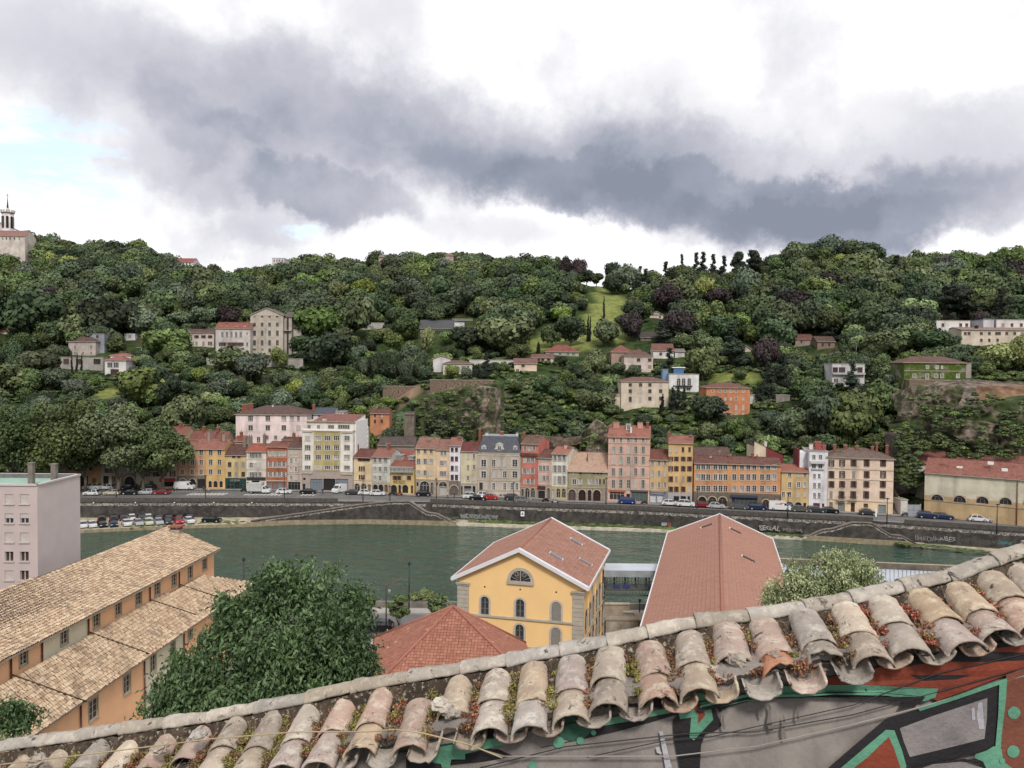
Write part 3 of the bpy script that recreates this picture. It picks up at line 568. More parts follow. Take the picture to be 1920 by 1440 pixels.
hl = [(p-a0-.1, q-a0+.1, zl-.12, zh+.15, False) for p, q in ws for zl, zh in zr_]
holed_wall(mb, a1-a0, z0, z1, hl, OLIVE, rev=.001); o = mb.build('olive_panel', b.root); o.location = (a0, -.06, 0)
for p0, p1 in ((1246, 1345), (1616, 1724)):
    q0, _ = b.h(p0, 345); q1, _ = b.h(p1, 345)
    for zc in (z1+.0, z0-.3): mb = MB(); mb.box(q0, q1, -.22, -.0, zc-.5, zc-.02, CORN); mb.build('cornice', b.root)
for x in np.arange(a0, a1-.2, .42): mb = MB(); mb.box(x, x+.15, -.3, -.06, z1-.28, z1-.02, STONE); mb.build('dentil', b.root)
pw0, pz0 = b.h(1288, 340, 2); pw1, pz1 = b.h(1745, 262, 2)
mb = MB(); mb.box(pw0, pw1, 2, 12, b.ze+.1, pz1, plaster('#e0d8c8')); mb.box(pw0-.5, pw1+.3, 1.5, 12.3, pz1, pz1+.15, CORN); mb.face([(pw0+2, 1.6, pz1+.17), (pw1, 1.6, pz1+.17), (pw1, 11, pz1+1.6), (pw0+2, 11, pz1+1.6)], tiles('#b06a5c')); mb.face([(pw1, 1.6, pz1), (pw1, 11, pz1), (pw1, 11, pz1+1.6)], WHITE); mb.build('top_floor', b.root)
for uc, ww in ((1310, 28), (1400, 26), (1520, 55), (1640, 110)):
    p, q0 = b.h(uc-ww/2, 322, 1.95); p2, q1 = b.h(uc+ww/2, 288, 1.95); o = link('window', win_mesh(p2-p, q1-q0, 'n'), b.root); o.location = ((p+p2)/2, 1.83, (q0+q1)/2)
b.chimney(1460, 225, 340, 34, '#d9d2c4', 2.6)
mb = MB(); mb.box(0, .1, -.05, 0, b.ze, b.ze+.9, WHITE); mb.box(0, b.W, -.05, 0, b.ze+.1, b.ze+.55, WHITE); mb.build('balustrade', b.root)
# stepped side wall
mb = MB(); W = b.W; mb.box(W-.02, W+.25, 1.9, 12, 0, pz1+.3, WHITE)
for i in range(9): mb.box(W+.01, W+.35, 11.7, 12.1, 6+i*1.3, 6.7+i*1.3, WHITE)
mb.build('side_wall', b.root)
# houses of the middle stretch
QH('cream yellow house with brown attic windows above three grey arches', 'c', 66, 238, 492, 415, '#dec08c', '#8c4d43', rows=[(498, 530, [128, 162, 197], 26, 'sb'), (578, 622, [122, 143, 164], 17, 'b'), (660, 702, [122, 143, 164], 17, 'b')], ground=[('arch', 73, 125, 743, 820, 'glass'), ('arch', 136, 188, 743, 820, 'glass'), ('archdoor', 200, 230, 750, 820, '#8d8780')], bands=[(712, .1)], chim=[(100, 372, 440, 22)])
QH('pale grey green house with salmon roof and three arched shop windows', 'c', 241, 412, 487, 408, '#ccccc0', '#b3705d', rows=[(500, 546, [267, 315, 367], 26, 's'), (583, 630, [267, 315, 367], 26, 's'), (668, 713, [267, 315, 367], 26, 's')], ground=[('arch', 250, 294, 750, 822, 'dark'), ('arch', 303, 346, 750, 822, 'dark'), ('archdoor', 358, 389, 750, 822, '#8a5b50')], bands=[(725, .1)], gbase=(735, STONE), chim=[(400, 360, 430, 24)])
b = QH('low yellow bistro house with a glazed pale green gallery under its eave', 'c', 414, 640, 578, 530, '#d3b056', '#b3604b', rows=[(668, 708, [457, 495, (545, 20, 'c'), 590], 22, 'sb')], ground=[('arch', 415, 476, 755, 830, 'dark'), ('archdoor', 490, 514, 755, 832, 'dark'), ('arch', 527, 583, 755, 830, 'dark'), ('door', 607, 631, 760, 835, '#6b4a3c')], depth=6)
b.slab('gallery', 416, 632, 584, 636, '#a3b3aa', -.5); b.slab('shop_sign', 440, 560, 714, 734, '#d8bb5e', -.12); b.text('BISTROT', 500, 724, .62, '#2b1d18', -.16)
for i in range(9):
    u = 430+i*24; a_, zc_ = b.h(u, 608); o = link('window', win_mesh(.65, 1.1, 'n'), b.root); o.location = (a_, -.68, zc_)
mb = MB(); a0, z0 = b.h(414, 530, 4.5); a1, z1 = b.h(640, 428, 8.5); mb.box(a0+.2, a1, 4.5, 9.5, 3, z0+.3, plaster('#cdb070')); mb.face([(a0, 4, z0-.2), (a1, 4, z0-.2), (a1, 9.5, z1), (a0, 9.5, z1)], tiles('#b3604b')); mb.face([(a1, 4, z0-.2), (a1, 9.5, z0-.2), (a1, 9.5, z1)], plaster('#cdb070')); mb.face([(a0, 9.5, z0-.2), (a0, 4, z0-.2), (a0, 9.5, z1)], plaster('#cdb070')); mb.build('upper_roof', b.root)
for u0_, u1_, v0_, v1_ in ((460, 526, 476, 526), (586, 636, 486, 520)):
    a, zl = b.h(u0_, v1_, 4.5); c_, zh = b.h(u1_, v0_, 4.5); mb = MB(); mb.box(a, c_, 4.2, 7, zl, zh, plaster('#c9c3b2')); mb.box(a-.15, c_+.15, 4.0, 7.2, zh, zh+.12, ZINC); d_ = mb.build('dormer', b.root)
    for t_ in (.2, .5, .8): o = link('window', win_mesh(.6, zh-zl-.4, 'n'), d_); o.location = (a+(c_-a)*t_, 4.05, (zl+zh)/2)
QH('tall cream orange house with a large glazed arch at street level', 'c', 652, 845, 404, 305, '#e3bf87', '#b07764', rows=[(417, 457, [680, 743, 800], 28), (507, 558, [680, 743, 800], 30, 's'), (617, 666, [680, 743, 800], 30, 's')], ground=[('arch', 693, 783, 720, 846, 'glass'), ('arch', 795, 821, 730, 846, 'glass'), ('rect', 662, 680, 730, 765, 'dark')], gbase=(705, STONE), bands=[(702, .15)], chim=[(825, 330, 390, 18, '#d9c7b5')])
QH('peach house with a white garage door under an arched fanlight', 'c', 847, 970, 418, 325, '#e0bd93', '#b07764', rows=[(435, 475, [(857, 12), 900, 932], 22), (525, 572, [(857, 12, 'b'), 897, 932], 24, 's'), (625, 672, [(857, 12, 'b'), 895, 930], 24, 's')], ground=[('arch', 875, 950, 724, 768, 'glass'), ('garage', 880, 948, 778, 848, '#c8c6c4'), ('rect', 848, 862, 730, 760, 'dark')], gbase=(712, STONE), bands=[(708, .12)])
QH('narrow lavender white house with paired dark brown windows', 'c', 972, 1076, 379, 308, '#ded8e0', '#b4705c', rows=[(402, 441, [1000, 1040], 28, 'b'), (485, 530, [1000, 1040], 30, 'b'), (572, 622, [1000, 1040], 30, 'b'), (658, 711, [1000, 1040], 30, 'b')], ground=[('arch', 980, 1053, 760, 846, '#6c6260')], gbase=(718, GREYSTONE), chim=[(1100-30, 300, 370, 26)])
QH('khaki beige house with a garage between two dark doors', 'c', 1079, 1238, 433, 350, '#cdbd93', '#8e4541', rows=[(460, 510, [1095, 1150, 1207], 26, 'w'), (565, 612, [(1095, 24, 'b'), (1150, 24, 'b'), 1207], 24, 's'), (668, 714, [1095, 1150, 1207], 24, 's')], ground=[('door', 1072, 1098, 765, 846, 'dark'), ('garage', 1113, 1181, 788, 848, '#9b9d9f'), ('rect', 1113, 1181, 765, 786, 'dark'), ('door', 1193, 1219, 765, 846, 'dark')], gbase=(738, mat('pale_grey_base', lin('#bdb5a8', K), .9)), bands=[(740, .25)])
# ornate stone mansion with slate mansard
b = QH('ornate grey stone mansion with a dark slate mansard roof and three white dormers', 'c', 1240, 1646, 450, None, '#bcae9c', '#474955', name='mansion', roof='none', rows=[(515, 582, [(1298, 48), 1393, (1445, 30, 'c'), 1497, (1594, 50)], 34, 'w'), (625, 688, [(1298, 48), 1393, (1445, 30, 'c'), 1497, (1594, 50)], 34, 'w'), (737, 801, [1322, 1393, (1445, 30, 'c'), 1497, 1565, 1612], 28, 'w')],
       ground=[('door', 1256, 1289, 732, 858, '#4c3a34')], bands=[(453, .3), (476, .12), (600, .25), (712, .3), (808, .15)], depth=10)
for u in (1242, 1347, 1370, 1520, 1546, 1640):
    a, zl = b.h(u, 708); _, zh = b.h(u, 478); mb = MB(); mb.box(a-.18, a+.18, -.14, 0, zl, zh, CORN); mb.build('pilaster', b.root)
mb = MB()
for u in (1340, 1400, 1460, 1495, 1560): a, zc = b.h(u, 850); mb.box(a-.35, a+.35, -.03, 0, zc-.15, zc+.15, DARK)
mb.build('basement_window', b.root)
SL = mat('slate', lin('#50535f', K), .6, .25, 1.5, .3, 8); W = b.W; zt = b.h(1440, 290, 2.2)[1]; mb = MB()
lo_ = [(-.2, -.2), (W+.2, -.2), (W+.2, 10.2), (-.2, 10.2)]; up = [(1.2, 2.0), (W-1.2, 2.0), (W-1.2, 8), (1.2, 8)]; z0 = b.ze+.15
for i in range(4): j = (i+1) % 4; mb.face([(*lo_[i], z0), (*lo_[j], z0), (*up[j], zt), (*up[i], zt)], SL)
mb.face([(*p, zt+.02) for p in up], ZINC); mb.box(1, W-1, 1.85, 2.1, zt-.08, zt+.15, ZINC); mb.build('mansard_roof', b.root)
for u, w_, v0_, v1_ in ((1300, 46, 375, 437), (1447, 72, 355, 437), (1597, 42, 380, 437)):
    a, zl = b.h(u-w_/2, v1_, .3); c_, zh = b.h(u+w_/2, v0_, .3); mb = MB(); m_ = mat('dormer_white', lin('#d6d0cb', K), .8)
    mb.box(a, c_, .2, 2.2, zl, zh-.5, m_); A = [(a-.12, zh-.5), (c_+.12, zh-.5), ((a+c_)/2+.3*(c_-a), zh-.15), ((a+c_)/2, zh+.05), ((a+c_)/2-.3*(c_-a), zh-.15)]
    mb.face([(x, .12, z) for x, z in A], m_); mb.face([(x, 2.2, z) for x, z in A[::-1]], m_)
    for i in range(5): p, q = A[i], A[(i+1) % 5]; mb.face([(p[0], .12, p[1]), (p[0], 2.2, p[1]), (q[0], 2.2, q[1]), (q[0], .12, q[1])], ZINC)
    if w_ > 60:
        for s_ in (-1, 1): mb.face([((a+c_)/2+s_*(c_-a)/2, .2, zl), ((a+c_)/2+s_*(c_-a)*.85, .2, zl), ((a+c_)/2+s_*(c_-a)/2, .2, zl+1.2)], m_)
    d_ = mb.build('dormer', b.root); o = link('window', win_mesh(min(.9, (c_-a)*.5), 1.1, 'n'), d_); o.location = ((a+c_)/2, .06, (zl+zh)/2-.3)
b.chimney(1470, 248, 285, 32, None, 5); b.chimney(1262, 225, 300, 20, None, 6); b.chimney(1328, 262, 285, 20, '#c8c4c0', 4); b.chimney(1615, 262, 285, 20, '#c8c4c0', 4)
b = QH('tall coral red house with a tile ledge below its top floor', 'c', 1650, 1812, 363, 285, '#d46e58', '#8c6858', rows=[(388, 433, [1688, 1732, 1775], 24), (500, 546, [1685, 1720, 1760], 26, 's'), (600, 650, [1685, 1720, 1760], 26, 's'), (700, 746, [(1680, 14, 'c'), 1718, 1758], 26, 's')], ground=[('door', 1656, 1676, 795, 866, '#6a5a50'), ('arch', 1692, 1732, 786, 870, 'glass'), ('arch', 1745, 1782, 786, 870, 'glass')], gbase=(772, STONE), chim=[(1682, 255, 300, 22), (1836-30, 285, 330, 20)], bands=[(775, .1)])
b.slab('tile_ledge', 1650, 1812, 457, 475, tiles('#8c5a4c'), -.5, 0)
b = QH('low pink house over a brown wooden panel and a dark passage', 'd', 235, 373, 496, 418, '#dcae9b', '#8b5a4d', rows=[(502, 530, [270, 303, 336], 24, 'so'), (573, 626, [268, 302, 336], 24, 's'), (668, 718, [268, 302, 336], 24, 's')], ground=[('rect', 247, 312, 812, 886, 'dark'), ('archdoor', 331, 360, 785, 892, '#807c7c')], gbase=(752, STONE))
b.slab('wooden_panel', 243, 316, 766, 797, '#5a3a30', -.12)
QH('ivory house with three tall shuttered windows on each of three floors', 'd', 374, 523, 459, 393, '#dddbc8', '#c77a5e', rows=[(472, 526, [405, 448, 492], 26, 's'), (570, 636, [405, 448, 492], 26, 's'), (672, 745, [405, 448, 492], 26, 's')], ground=[('door', 378, 405, 800, 893, '#d8d6d2'), ('arch', 422, 456, 790, 873, 'glass'), ('arch', 473, 508, 790, 873, 'glass')], gbase=(768, mat('cream_stone', lin('#cbb98c', K), .9, .2, 1)), chim=[(540-30, 380, 440, 26, '#c8a898'), (556-20, 395, 440, 22)])
b = QH('wide khaki house with a mottled light tan tiled roof and four stone arches', 'd', 530, 906, 620, 449, '#a2966c', '#dfb292', rows=[(632, 656, [(580, 22, 'c'), 650, (775, 22), 812, 846], 26, 'b'), (700, 750, [(590, 40, 'w'), 645, 738, 772, 802, (830, 22, 'b'), (872, 16, 'b')], 24, 's')],
       ground=[('arch', 531, 603, 797, 905, '#5d4b45'), ('archdoor', 630, 698, 800, 908, '#33201c'), ('archdoor', 719, 751, 800, 906, '#33201c'), ('archdoor', 768, 839, 802, 912, '#33201c')], gbase=(782, mat('arch_stone', lin('#a39484', K), .9, .25, 1.2)), depth=10, bands=[(780, .12)])
a, zt = b.h(715, 458, 3); _, zb_ = b.h(715, 555, 1.5); mb = MB(); mb.tube([(a, 2.4, zb_), (a, 2.4, zt)], .14, BRICK); mb.tube([(a, 2.2, zb_-.4), (a, 2.2, zb_+.6)], .16, paint('#6fae98')); mb.build('flue_pipe', b.root)
b = QH('tallest pink house with salmon roof, five windows on each of five floors', 'd', 906, 1300, 298, 196, '#dba68e', '#c4755a', rows=[(305, 352, [963, 1032, 1103, 1172, 1243], 26, 'w'), (392, 456, [963, 1032, 1103, 1172, 1243], 28, 'so'), (488, 556, [963, 1032, 1103, 1172, 1243], 28, 'so'), (597, 668, [960, 1030, 1103, 1170, 1240], 28, 'so'), (708, 785, [960, 1030, 1103, 1170, 1240], 30, 'so')],
       ground=[('shop', 926, 1062, 822, 890, 'glass'), ('door', 1084, 1116, 840, 908, 'dark'), ('shop', 1128, 1288, 815, 908, '#5c6a64')], bands=[(362, .12), (465, .12), (570, .12), (683, .12), (800, .3)], depth=11)
b.slab('shop_trim', 916, 1075, 806, 818, '#c3663f', -.14); b.slab('shop_trim', 1124, 1290, 806, 816, '#5d6660', -.14)
for c in ((988, 162, 200, 56, '#c98b78'), (1215, 165, 200, 50, '#c98b78'), (1285, 165, 230, 22), (925, 195, 240, 16)): b.chimney(*c)
a, zl = b.h(1082, 215, 3.5); c_, zh = b.h(1124, 182, 3.5); mb = MB(); mb.box(a, c_, 3, 5, zl-.6, zh, WHITE); mb.box(a-.1, c_+.1, 2.9, 5.1, zh, zh+.1, ZINC); d_ = mb.build('dormer', b.root); o = link('window', win_mesh(.8, 1.1, 'n'), d_); o.location = ((a+c_)/2, 2.86, (zl+zh)/2-.2)
b.chimney(1128, 200, 250, 18, '#d8d0c8', 2)
mb = MB(); a, zt = b.h(1128, 298); mb.tube([(a, -.1, .2), (a, -.1, zt)], .06, ZINC, 6); mb.build('drainpipe', b.root)
b = QH('small mustard house over a shop with two white shutters', 'd', 1302, 1474, 512, 421, '#d6a962', '#9a5746', rows=[(525, 568, [1330, 1392, 1450], 22, 's'), (620, 674, [1330, 1392, 1450], 22, 's'), (732, 781, [1330, 1392, 1450], 22, 's')], ground=[('garage', 1300, 1366, 852, 918, '#e4e6ea'), ('garage', 1374, 1431, 852, 918, '#e4e6ea')], gbase=(808, mat('grey_shopfront', lin('#8f8e96', .7), .7)))
b.slab('shop_sign', 1318, 1440, 814, 840, '#a5a5ad', -.2); b.text('CORDONNERIE', 1380, 827, .42, '#3a3440', -.23)
QH('tall slim yellow orange house with four windows on each floor', 'd', 1476, 1706, 357, 290, '#dfae5e', '#ba705a', rows=[(397, 443, [(1505, 22, 'c'), (1557, 22, 'c'), 1620, 1682], 24, 'b'), (487, 530, [1505, 1557, 1622, 1682], 24, 'sb'), (576, 626, [1505, 1557, 1622, 1682], 24, 'sb'), (673, 726, [1505, 1557, 1622, 1680], 24, 'sb'), (770, 821, [1505, 1557, 1622, (1680, 26, 'c')], 24, 'sb')], ground=[('shop', 1531, 1584, 862, 906, 'dark'), ('shop', 1597, 1648, 862, 906, 'dark'), ('door', 1663, 1686, 862, 930, 'dark')], gbase=(828, mat('light_grey_base', lin('#b9b5b4', K), .9)), chim=[(1464+24, 255, 330, 22), (1700-8, 285, 345, 26, '#5b5a60')])
b = QH('long orange house with three floors of wide banded windows over dark stone arches', 'e', 92, 836, 412, 350, '#d58a40', '#8e5a4d', rows=[(420, 462, [133, 176, 219, 280, 324, 367, 442, 508, 562, 614, 680, 733, 786], 36, 'r'), (500, 551, [133, 176, 219, (280, 34, 'w'), (324, 34, 'w'), 367, 442, 508, 562, 614, 680, 733, 786], 36, 'r'), (597, 650, [133, 176, 219, 280, 324, 367, 442, 508, 562, 614, 680, 733, 786], 36, 'r')],
       ground=[('arch', 133, 201, 692, 772, 'dark'), ('arch', 220, 288, 694, 772, '#3b3022'), ('arch', 307, 378, 696, 774, '#3b3022'), ('door', 420, 448, 700, 774, '#3b4766'), ('shop', 452, 638, 708, 772, '#4d5561'), ('arch', 685, 740, 718, 782, '#4a3734'), ('arch', 786, 826, 725, 785, 'dark')], gbase=(662, mat('dark_base_stone', lin('#7d7062', K), .95, .3, .9, .3, 4)), depth=9, bands=[(655, .12)])
for c in ((240, 345, 395, 18, '#d9c7b8'), (403, 335, 380, 30), (600, 315, 352, 22), (637, 345, 400, 18)): b.chimney(*c)
b.slab('shop_canopy', 415, 645, 682, 692, '#4a4f63', -.5)
b = QH('yellow house between the long orange house and the white house', 'e', 842, 1076, 478, 418, '#d2aa60', '#c57258', rows=[(487, 524, [862, 917, 995, 1048], 28, 'w'), (567, 613, [862, 917, 993, 1048], 28, 'w'), (650, 696, [862, 917, 992, (1048, 26, 'c')], 28, 'w')], ground=[('archdoor', 880, 948, 737, 797, '#8b8b93'), ('arch', 960, 1021, 740, 797, 'dark'), ('door', 1034, 1058, 745, 800, '#40332e')])
b = QH('slim white house with a maroon garage door and roof balcony', 'e', 1078, 1236, 305, None, '#dedbdf', '#9c948e', roof='flat', rows=[(335, 370, [1125, 1182], 30, 'n'), (413, 450, [1125, 1180], 36, 'n'), (497, 534, [1130, 1170], 24, 'n'), (575, 618, [1130, 1170], 24, 'n'), (660, 704, [1130, 1170], 24, 'n')], ground=[('garage', 1117, 1176, 748, 797, '#7d1f33'), ('door', 1193, 1214, 750, 812, '#8d2438')])
for c in ((1158, 222, 300, 56, '#a5483e'), (1100, 240, 285, 30, '#d8d4d0'), (1210, 250, 300, 30, '#a5483e')): b.chimney(*c)
b.slab('balcony', 1090, 1220, 388, 404, '#d8d5d8', -.8); b.slab('balcony', 1105, 1212, 450, 456, '#d8d5d8', -.4)
mb = MB(); a, _ = b.h(1000, 300, 3); mb.box(a, -.02, 2.5, 9, 0, b.ze-.6, plaster('#dedbdf')); mb.box(a-.35, a-.01, 2.4, 9, 0, b.ze+.2, paint('#7b3038')); mb.build('side_wall', b.root)
b = QH('wide peach house at the right end of the row with two small balconies', 'e', 1238, 1800, 362, 278, '#e3c3a6', '#8d7163', roof='hip', rows=[(375, 433, [1275, 1367, 1465, 1577, 1718], 28, 'sb'), (472, 532, [1275, 1367, 1465, 1577, 1718], 28, 'sb'), (558, 614, [1275, 1367, 1465, 1575, 1716], 28, 'sb'), (645, 708, [1272, 1362, 1462, 1573, 1713], 28, 'sb')],
       ground=[('shop', 1255, 1286, 740, 792, '#8f9a92'), ('garage', 1328, 1390, 745, 824, '#8e9494'), ('door', 1440, 1476, 745, 826, '#573b33'), ('garage', 1550, 1588, 752, 786, '#6e4a3c'), ('garage', 1675, 1742, 762, 840, '#8e9a9c')], gbase=(728, plaster('#e0c193')), bands=[(457, .2), (545, .1), (728, .2), (362, .25)], depth=11)
for c in ((1303, 245, 320, 22), (1495, 258, 325, 20), (1625, 265, 330, 22), (1663, 230, 285, 18), (1750, 255, 320, 22), (1395, 250, 285, 30)): b.chimney(*c)
for u in (1360, 1460):
    a, zl = b.h(u-36, 720); c_, zh = b.h(u+36, 694); mb = MB(); mb.box(a, c_, -.9, 0, zl, zl+.12, CORN)
    for x in np.arange(a, c_, .16): mb.box(x, x+.03, -.9, -.87, zl+.1, zl+.95, BLACKM)
    mb.box(a, c_, -.92, -.86, zl+.93, zl+.98, BLACKM); mb.box(a, a+.03, -.9, 0, zl+.93, zl+.98, BLACKM); mb.box(c_-.03, c_, -.9, 0, zl+.93, zl+.98, BLACKM); mb.build('balcony', b.root)
for b, _ in HOUSES[4::2]:
    x = b.W*rnd.uniform(.2, .8); y = b.d*.5; z = b.zr+.1; mb = MB(); mb.tube([(x, y, z-.6), (x, y, z+1.5)], .035, ZINC, 5)
    for k in range(4): mb.tube([(x-.45+.07*k, y, z+1.0+k*.15), (x+.45-.07*k, y, z+1.0+k*.15)], .025, ZINC, 4)
    mb.build('antenna', b.root)
# second row, standing just behind
fy = lambda x: float(fac(x)[1])
b = Bld('apartment_block', 'large pale pink block with brown hipped roof behind the quay houses', 'building', 'b', 617, 1290, 190, 104, '#e6cfca', '#7c5b55', roof='hip', rows=[(200, 249, [(757, 46), (920, 46), (1072, 46), (1147, 40), (1210, 24)], 40, 'n'), (290, 339, [757, 920, 1072, (1210, 44, 'c')], 44, 'n'), (388, 426, [913, 995, (1085, 24)], 30, 'n'), (400, 451, [832], 32, 'n')], base=520, Y=fy(500)+19, depth=14, found=6)
b.chimney(705, 95, 190, 56, None, 4); b.chimney(760, 85, 150, 44, None, 8); b.chimney(970, 100, 125, 14, '#d8d4d0', 6)
b = Bld('house', 'white rear house with grey slate roof behind the cream apartment block', 'building', 'b', 1350, 1545, 185, 125, '#d4cecd', '#5d6470', rows=[(190, 215, [1405, 1440, 1490, 1520], 22, 'n')], base=330, Y=fy(600)+27, depth=8, found=6, roofmat=mat('slate', (.1, .1, .12)))
b.chimney(1345+12, 95, 180, 24); 
Bld('house', 'small glazed white pavilion behind the cream apartment block', 'building', 'b', 1548, 1640, 165, None, '#c9c6c4', '#9aa0a4', roof='flat', rows=[(172, 215, [1565, 1590, 1615], 16, 'n')], base=300, Y=fy(630)+32, depth=6, found=6)
Bld('house', 'small orange house alone among the trees above the quay roofs', 'house', 'c', 222, 404, 75, 38, '#cc7f48', '#8c4b45', rows=[(85, 112, [(268, 18), (335, 18, 'c')], 18, 'b'), (136, 172, [268, 332], 22, 'b')], base=235, Y=fy(710)+36, depth=6, found=8)
for (u0, u1, e, r, wc, rc, base, dy, lab) in ((0, 150, 370, 305, '#d2b58c', '#a65d4c', 480, 13, 'cream rear house with brick chimneys beside the plane tree'), (190, 400, 408, 345, '#b98a76', '#a0584a', 500, 15, 'low rear house with dull red roof above the golden house'), (330, 530, 410, 350, '#c9ab8c', '#a8604f', 500, 17, 'low rear house with pale gable above the golden house'), (600, 700, 440, 395, '#d0a98a', '#a4503f', 530, 14, 'tiny rear house with red hipped roof beside the pale pink block'), (1050, 1245, 430, 405, '#a88070', '#7e4f45', 520, 12, 'brown roofed rear house left of the cream apartment block')):
    b = Bld('house', lab, 'house', 'b', u0, u1, e, r, wc, rc, base=base, Y=fy(320+(u0+u1)/2/5.05)+dy, depth=6, found=6)
    b.chimney((u0+u1)/2+20, r-40, r+30, 26)
b = Bld('house', 'dark flat roofed rear house with slate top between quay roofs and rock', 'house', 'c', 300, 640, 378, 300, '#8f7f78', '#6e5c58', base=480, Y=fy(740)+15, depth=9, found=6); b.chimney(300, 375, 420, 24); b.chimney(575, 385, 450, 30, '#a08c80')
b = Bld('house', 'cream rear house with slanting maroon side above the orange house', 'house', 'e', 612, 712, 262, 218, '#dcc7a4', '#b4665c', base=420, Y=fy(1420)+13, depth=7, found=6, roof='none')
mb = MB(); W = b.W; a1, zt1 = b.h(860, 330); zt0 = b.h(612, 215)[1]; 
mb.face([(-.1, -.2, zt0), (a1, -.2, zt1), (a1, 7, zt1), (-.1, 7, zt0)], tiles('#b4665c')); mb.face([(0, 0, b.ze), (W, 0, b.ze), (W, 0, zt0-(zt0-zt1)*W/a1), (0, 0, zt0)], b.m); mb.face([(W, 0, -4), (a1, 0, -4), (a1, 0, zt1), (W, 0, zt0-(zt0-zt1)*W/a1)], paint('#8c3f40')); mb.face([(a1, 0, -4), (a1, 7, -4), (a1, 7, zt1), (a1, 0, zt1)], paint('#8c3f40')); mb.build('shed_roof', b.root); b.chimney(708, 215, 260, 20, '#d8cfc6'); b.chimney(765, 308, 350, 20)
b = Bld('house', 'brown roofed rear house left behind the long orange house', 'house', 'e', 105, 420, 350, 270, '#a3806a', '#7d5c50', base=430, Y=fy(1340)+12, depth=9, found=6); b.chimney(365, 300, 350, 18)
# stairs, hut, gate and the warehouse on the right
st = empty('stone_staircase', (*PZ(1674, 965, 0)[:2], 0), label='steep public stone staircase climbing beside the peach house', cat='staircase')
p0 = st.location; mb = MB()
for i in range(34): mb.box(.2, 3.4, i*.32, i*.32+.4, -1, .18*(i+1), GREYSTONE)
mb.build('steps', st); mb = MB(); mb.box(3.4, 3.75, -.1, 11, -1, 1.2, STONE)
for i in range(12): mb.box(3.4, 3.75, i*.9, i*.9+.9, 1, 1.2+.5*i, STONE)
mb.build('side_wall', st)
b = Bld('hut', 'small pale concrete hut beside the grey gate', 'hut', 'f', 690, 750, 918, None, '#c9c0b6', '#a9a49c', roof='flat', depth=3, base=1045, Y=fy(1695)-.5)
mb = MB(); P = PZ(1701, 966, 0); Q_ = PZ(1727, 967.5, 0); L_ = Q_[0]-P[0]; g = empty('metal_gate', (P[0], P[1]-.3, 0), label='pale grey double metal gate between the hut and the warehouse', cat='gate')
for k in (0, 1): mb = MB(); mb.box(L_*k/2+.03, L_*(k+1)/2-.03, 0, .08, .05, 2.6, paint('#a9acb6')); mb.box(L_*k/2+.03, L_*(k+1)/2-.03, -.03, 0, 1.25, 1.35, paint('#8d909a')); mb.build('gate_leaf', g)
mb = MB(); [mb.box(x, x+.2, -.1, .2, 0, 2.8, STONE) for x in (-.2, L_)]; mb.build('gate_post', g)
b = Bld('warehouse', 'long cream and ochre warehouse with half round windows and red tiled roof', 'warehouse', 'f', 893, 2500, 735, 600, '#d0c6a8', '#b56a57', ground=[('arch', c-54, c+54, 876+(c-1010)*.046, 925+(c-1010)*.046, '#3a3138') for c in (1010, 1205, 1403, 1605, 1815, 2010)], gbase=(942, plaster('#c3a066')), depth=13, base=1082, Y=fy(1733)+.2, turn=-19.5)
mb = MB(); mb.box(0, b.W, -.12, 0, b.h(1300, 950)[1]-.1, b.h(1300, 950)[1]+.1, STONE); mb.build('cornice', b.root)
for u in (1706,): a, _ = b.h(u, 900); mb = MB(); mb.tube([(a, -.15, .2), (a, -.15, b.ze)], .1, BRICK); mb.build('drainpipe', b.root)
for u, v in ((1205, 635), (1475, 595), (1597, 655)): a, zc = b.h(u, v, 3); mb = MB(); mb.box(a-.6, a+.6, 2.6, 3.6, zc-.35, zc+.25, WHITE); mb.build('roof_vent', b.root)
b2 = Bld('warehouse', 'rear warehouse hall with red roof behind the cream and ochre warehouse', 'warehouse', 'f', 818, 2500, 640, 535, '#d3c8b4', '#ad6555', depth=12, base=1000, Y=fy(1733)+13.6, turn=-19.5, found=3)
# ---------------------------------------------------------------- hillside buildings
def HB(label, *a, name='villa', cat='house', **k): return Bld(name, label, cat, *a, **k)
HB('grey beige hipped villa above the three small cypresses', 'g', 487, 680, 1140, 1100, '#b8a79c', '#7b5a54', roof='hip', rows=[(1165, 1192, [(532, 16), (590, 18), (648, 16)], 16, 'w'), (1210, 1232, [532, 590, 648], 14, 'w')], base=1240, depth=8, found=3)
HB('grey concrete terrace building beneath the beige hipped villa', 'g', 425, 735, 1250, None, '#a49d95', '#8f8a82', roof='flat', rows=[(1262, 1300, [(470, 40), (560, 40), (690, 50)], 40, 'b')], base=1345, depth=6, found=4, name='terrace_building', cat='building')
HB('white modern villa with flat red upper roof beside the cypresses', 'g', 745, 895, 1272, 1240, '#dcd6d2', '#bd6a5c', roof='hip', rows=[(1287, 1322, [780, 825], 36, 'n'), (1335, 1375, [(815, 60)], 50, 'b')], base=1382, depth=8, found=4)
HB('white upper pavilion of the modern villa with red roof', 'g', 785, 930, 1238, 1222, '#d8d2cd', '#bd6a5c', roof='hip', base=1275, depth=6, found=4, Y=hit(227, 702)[1]+8)
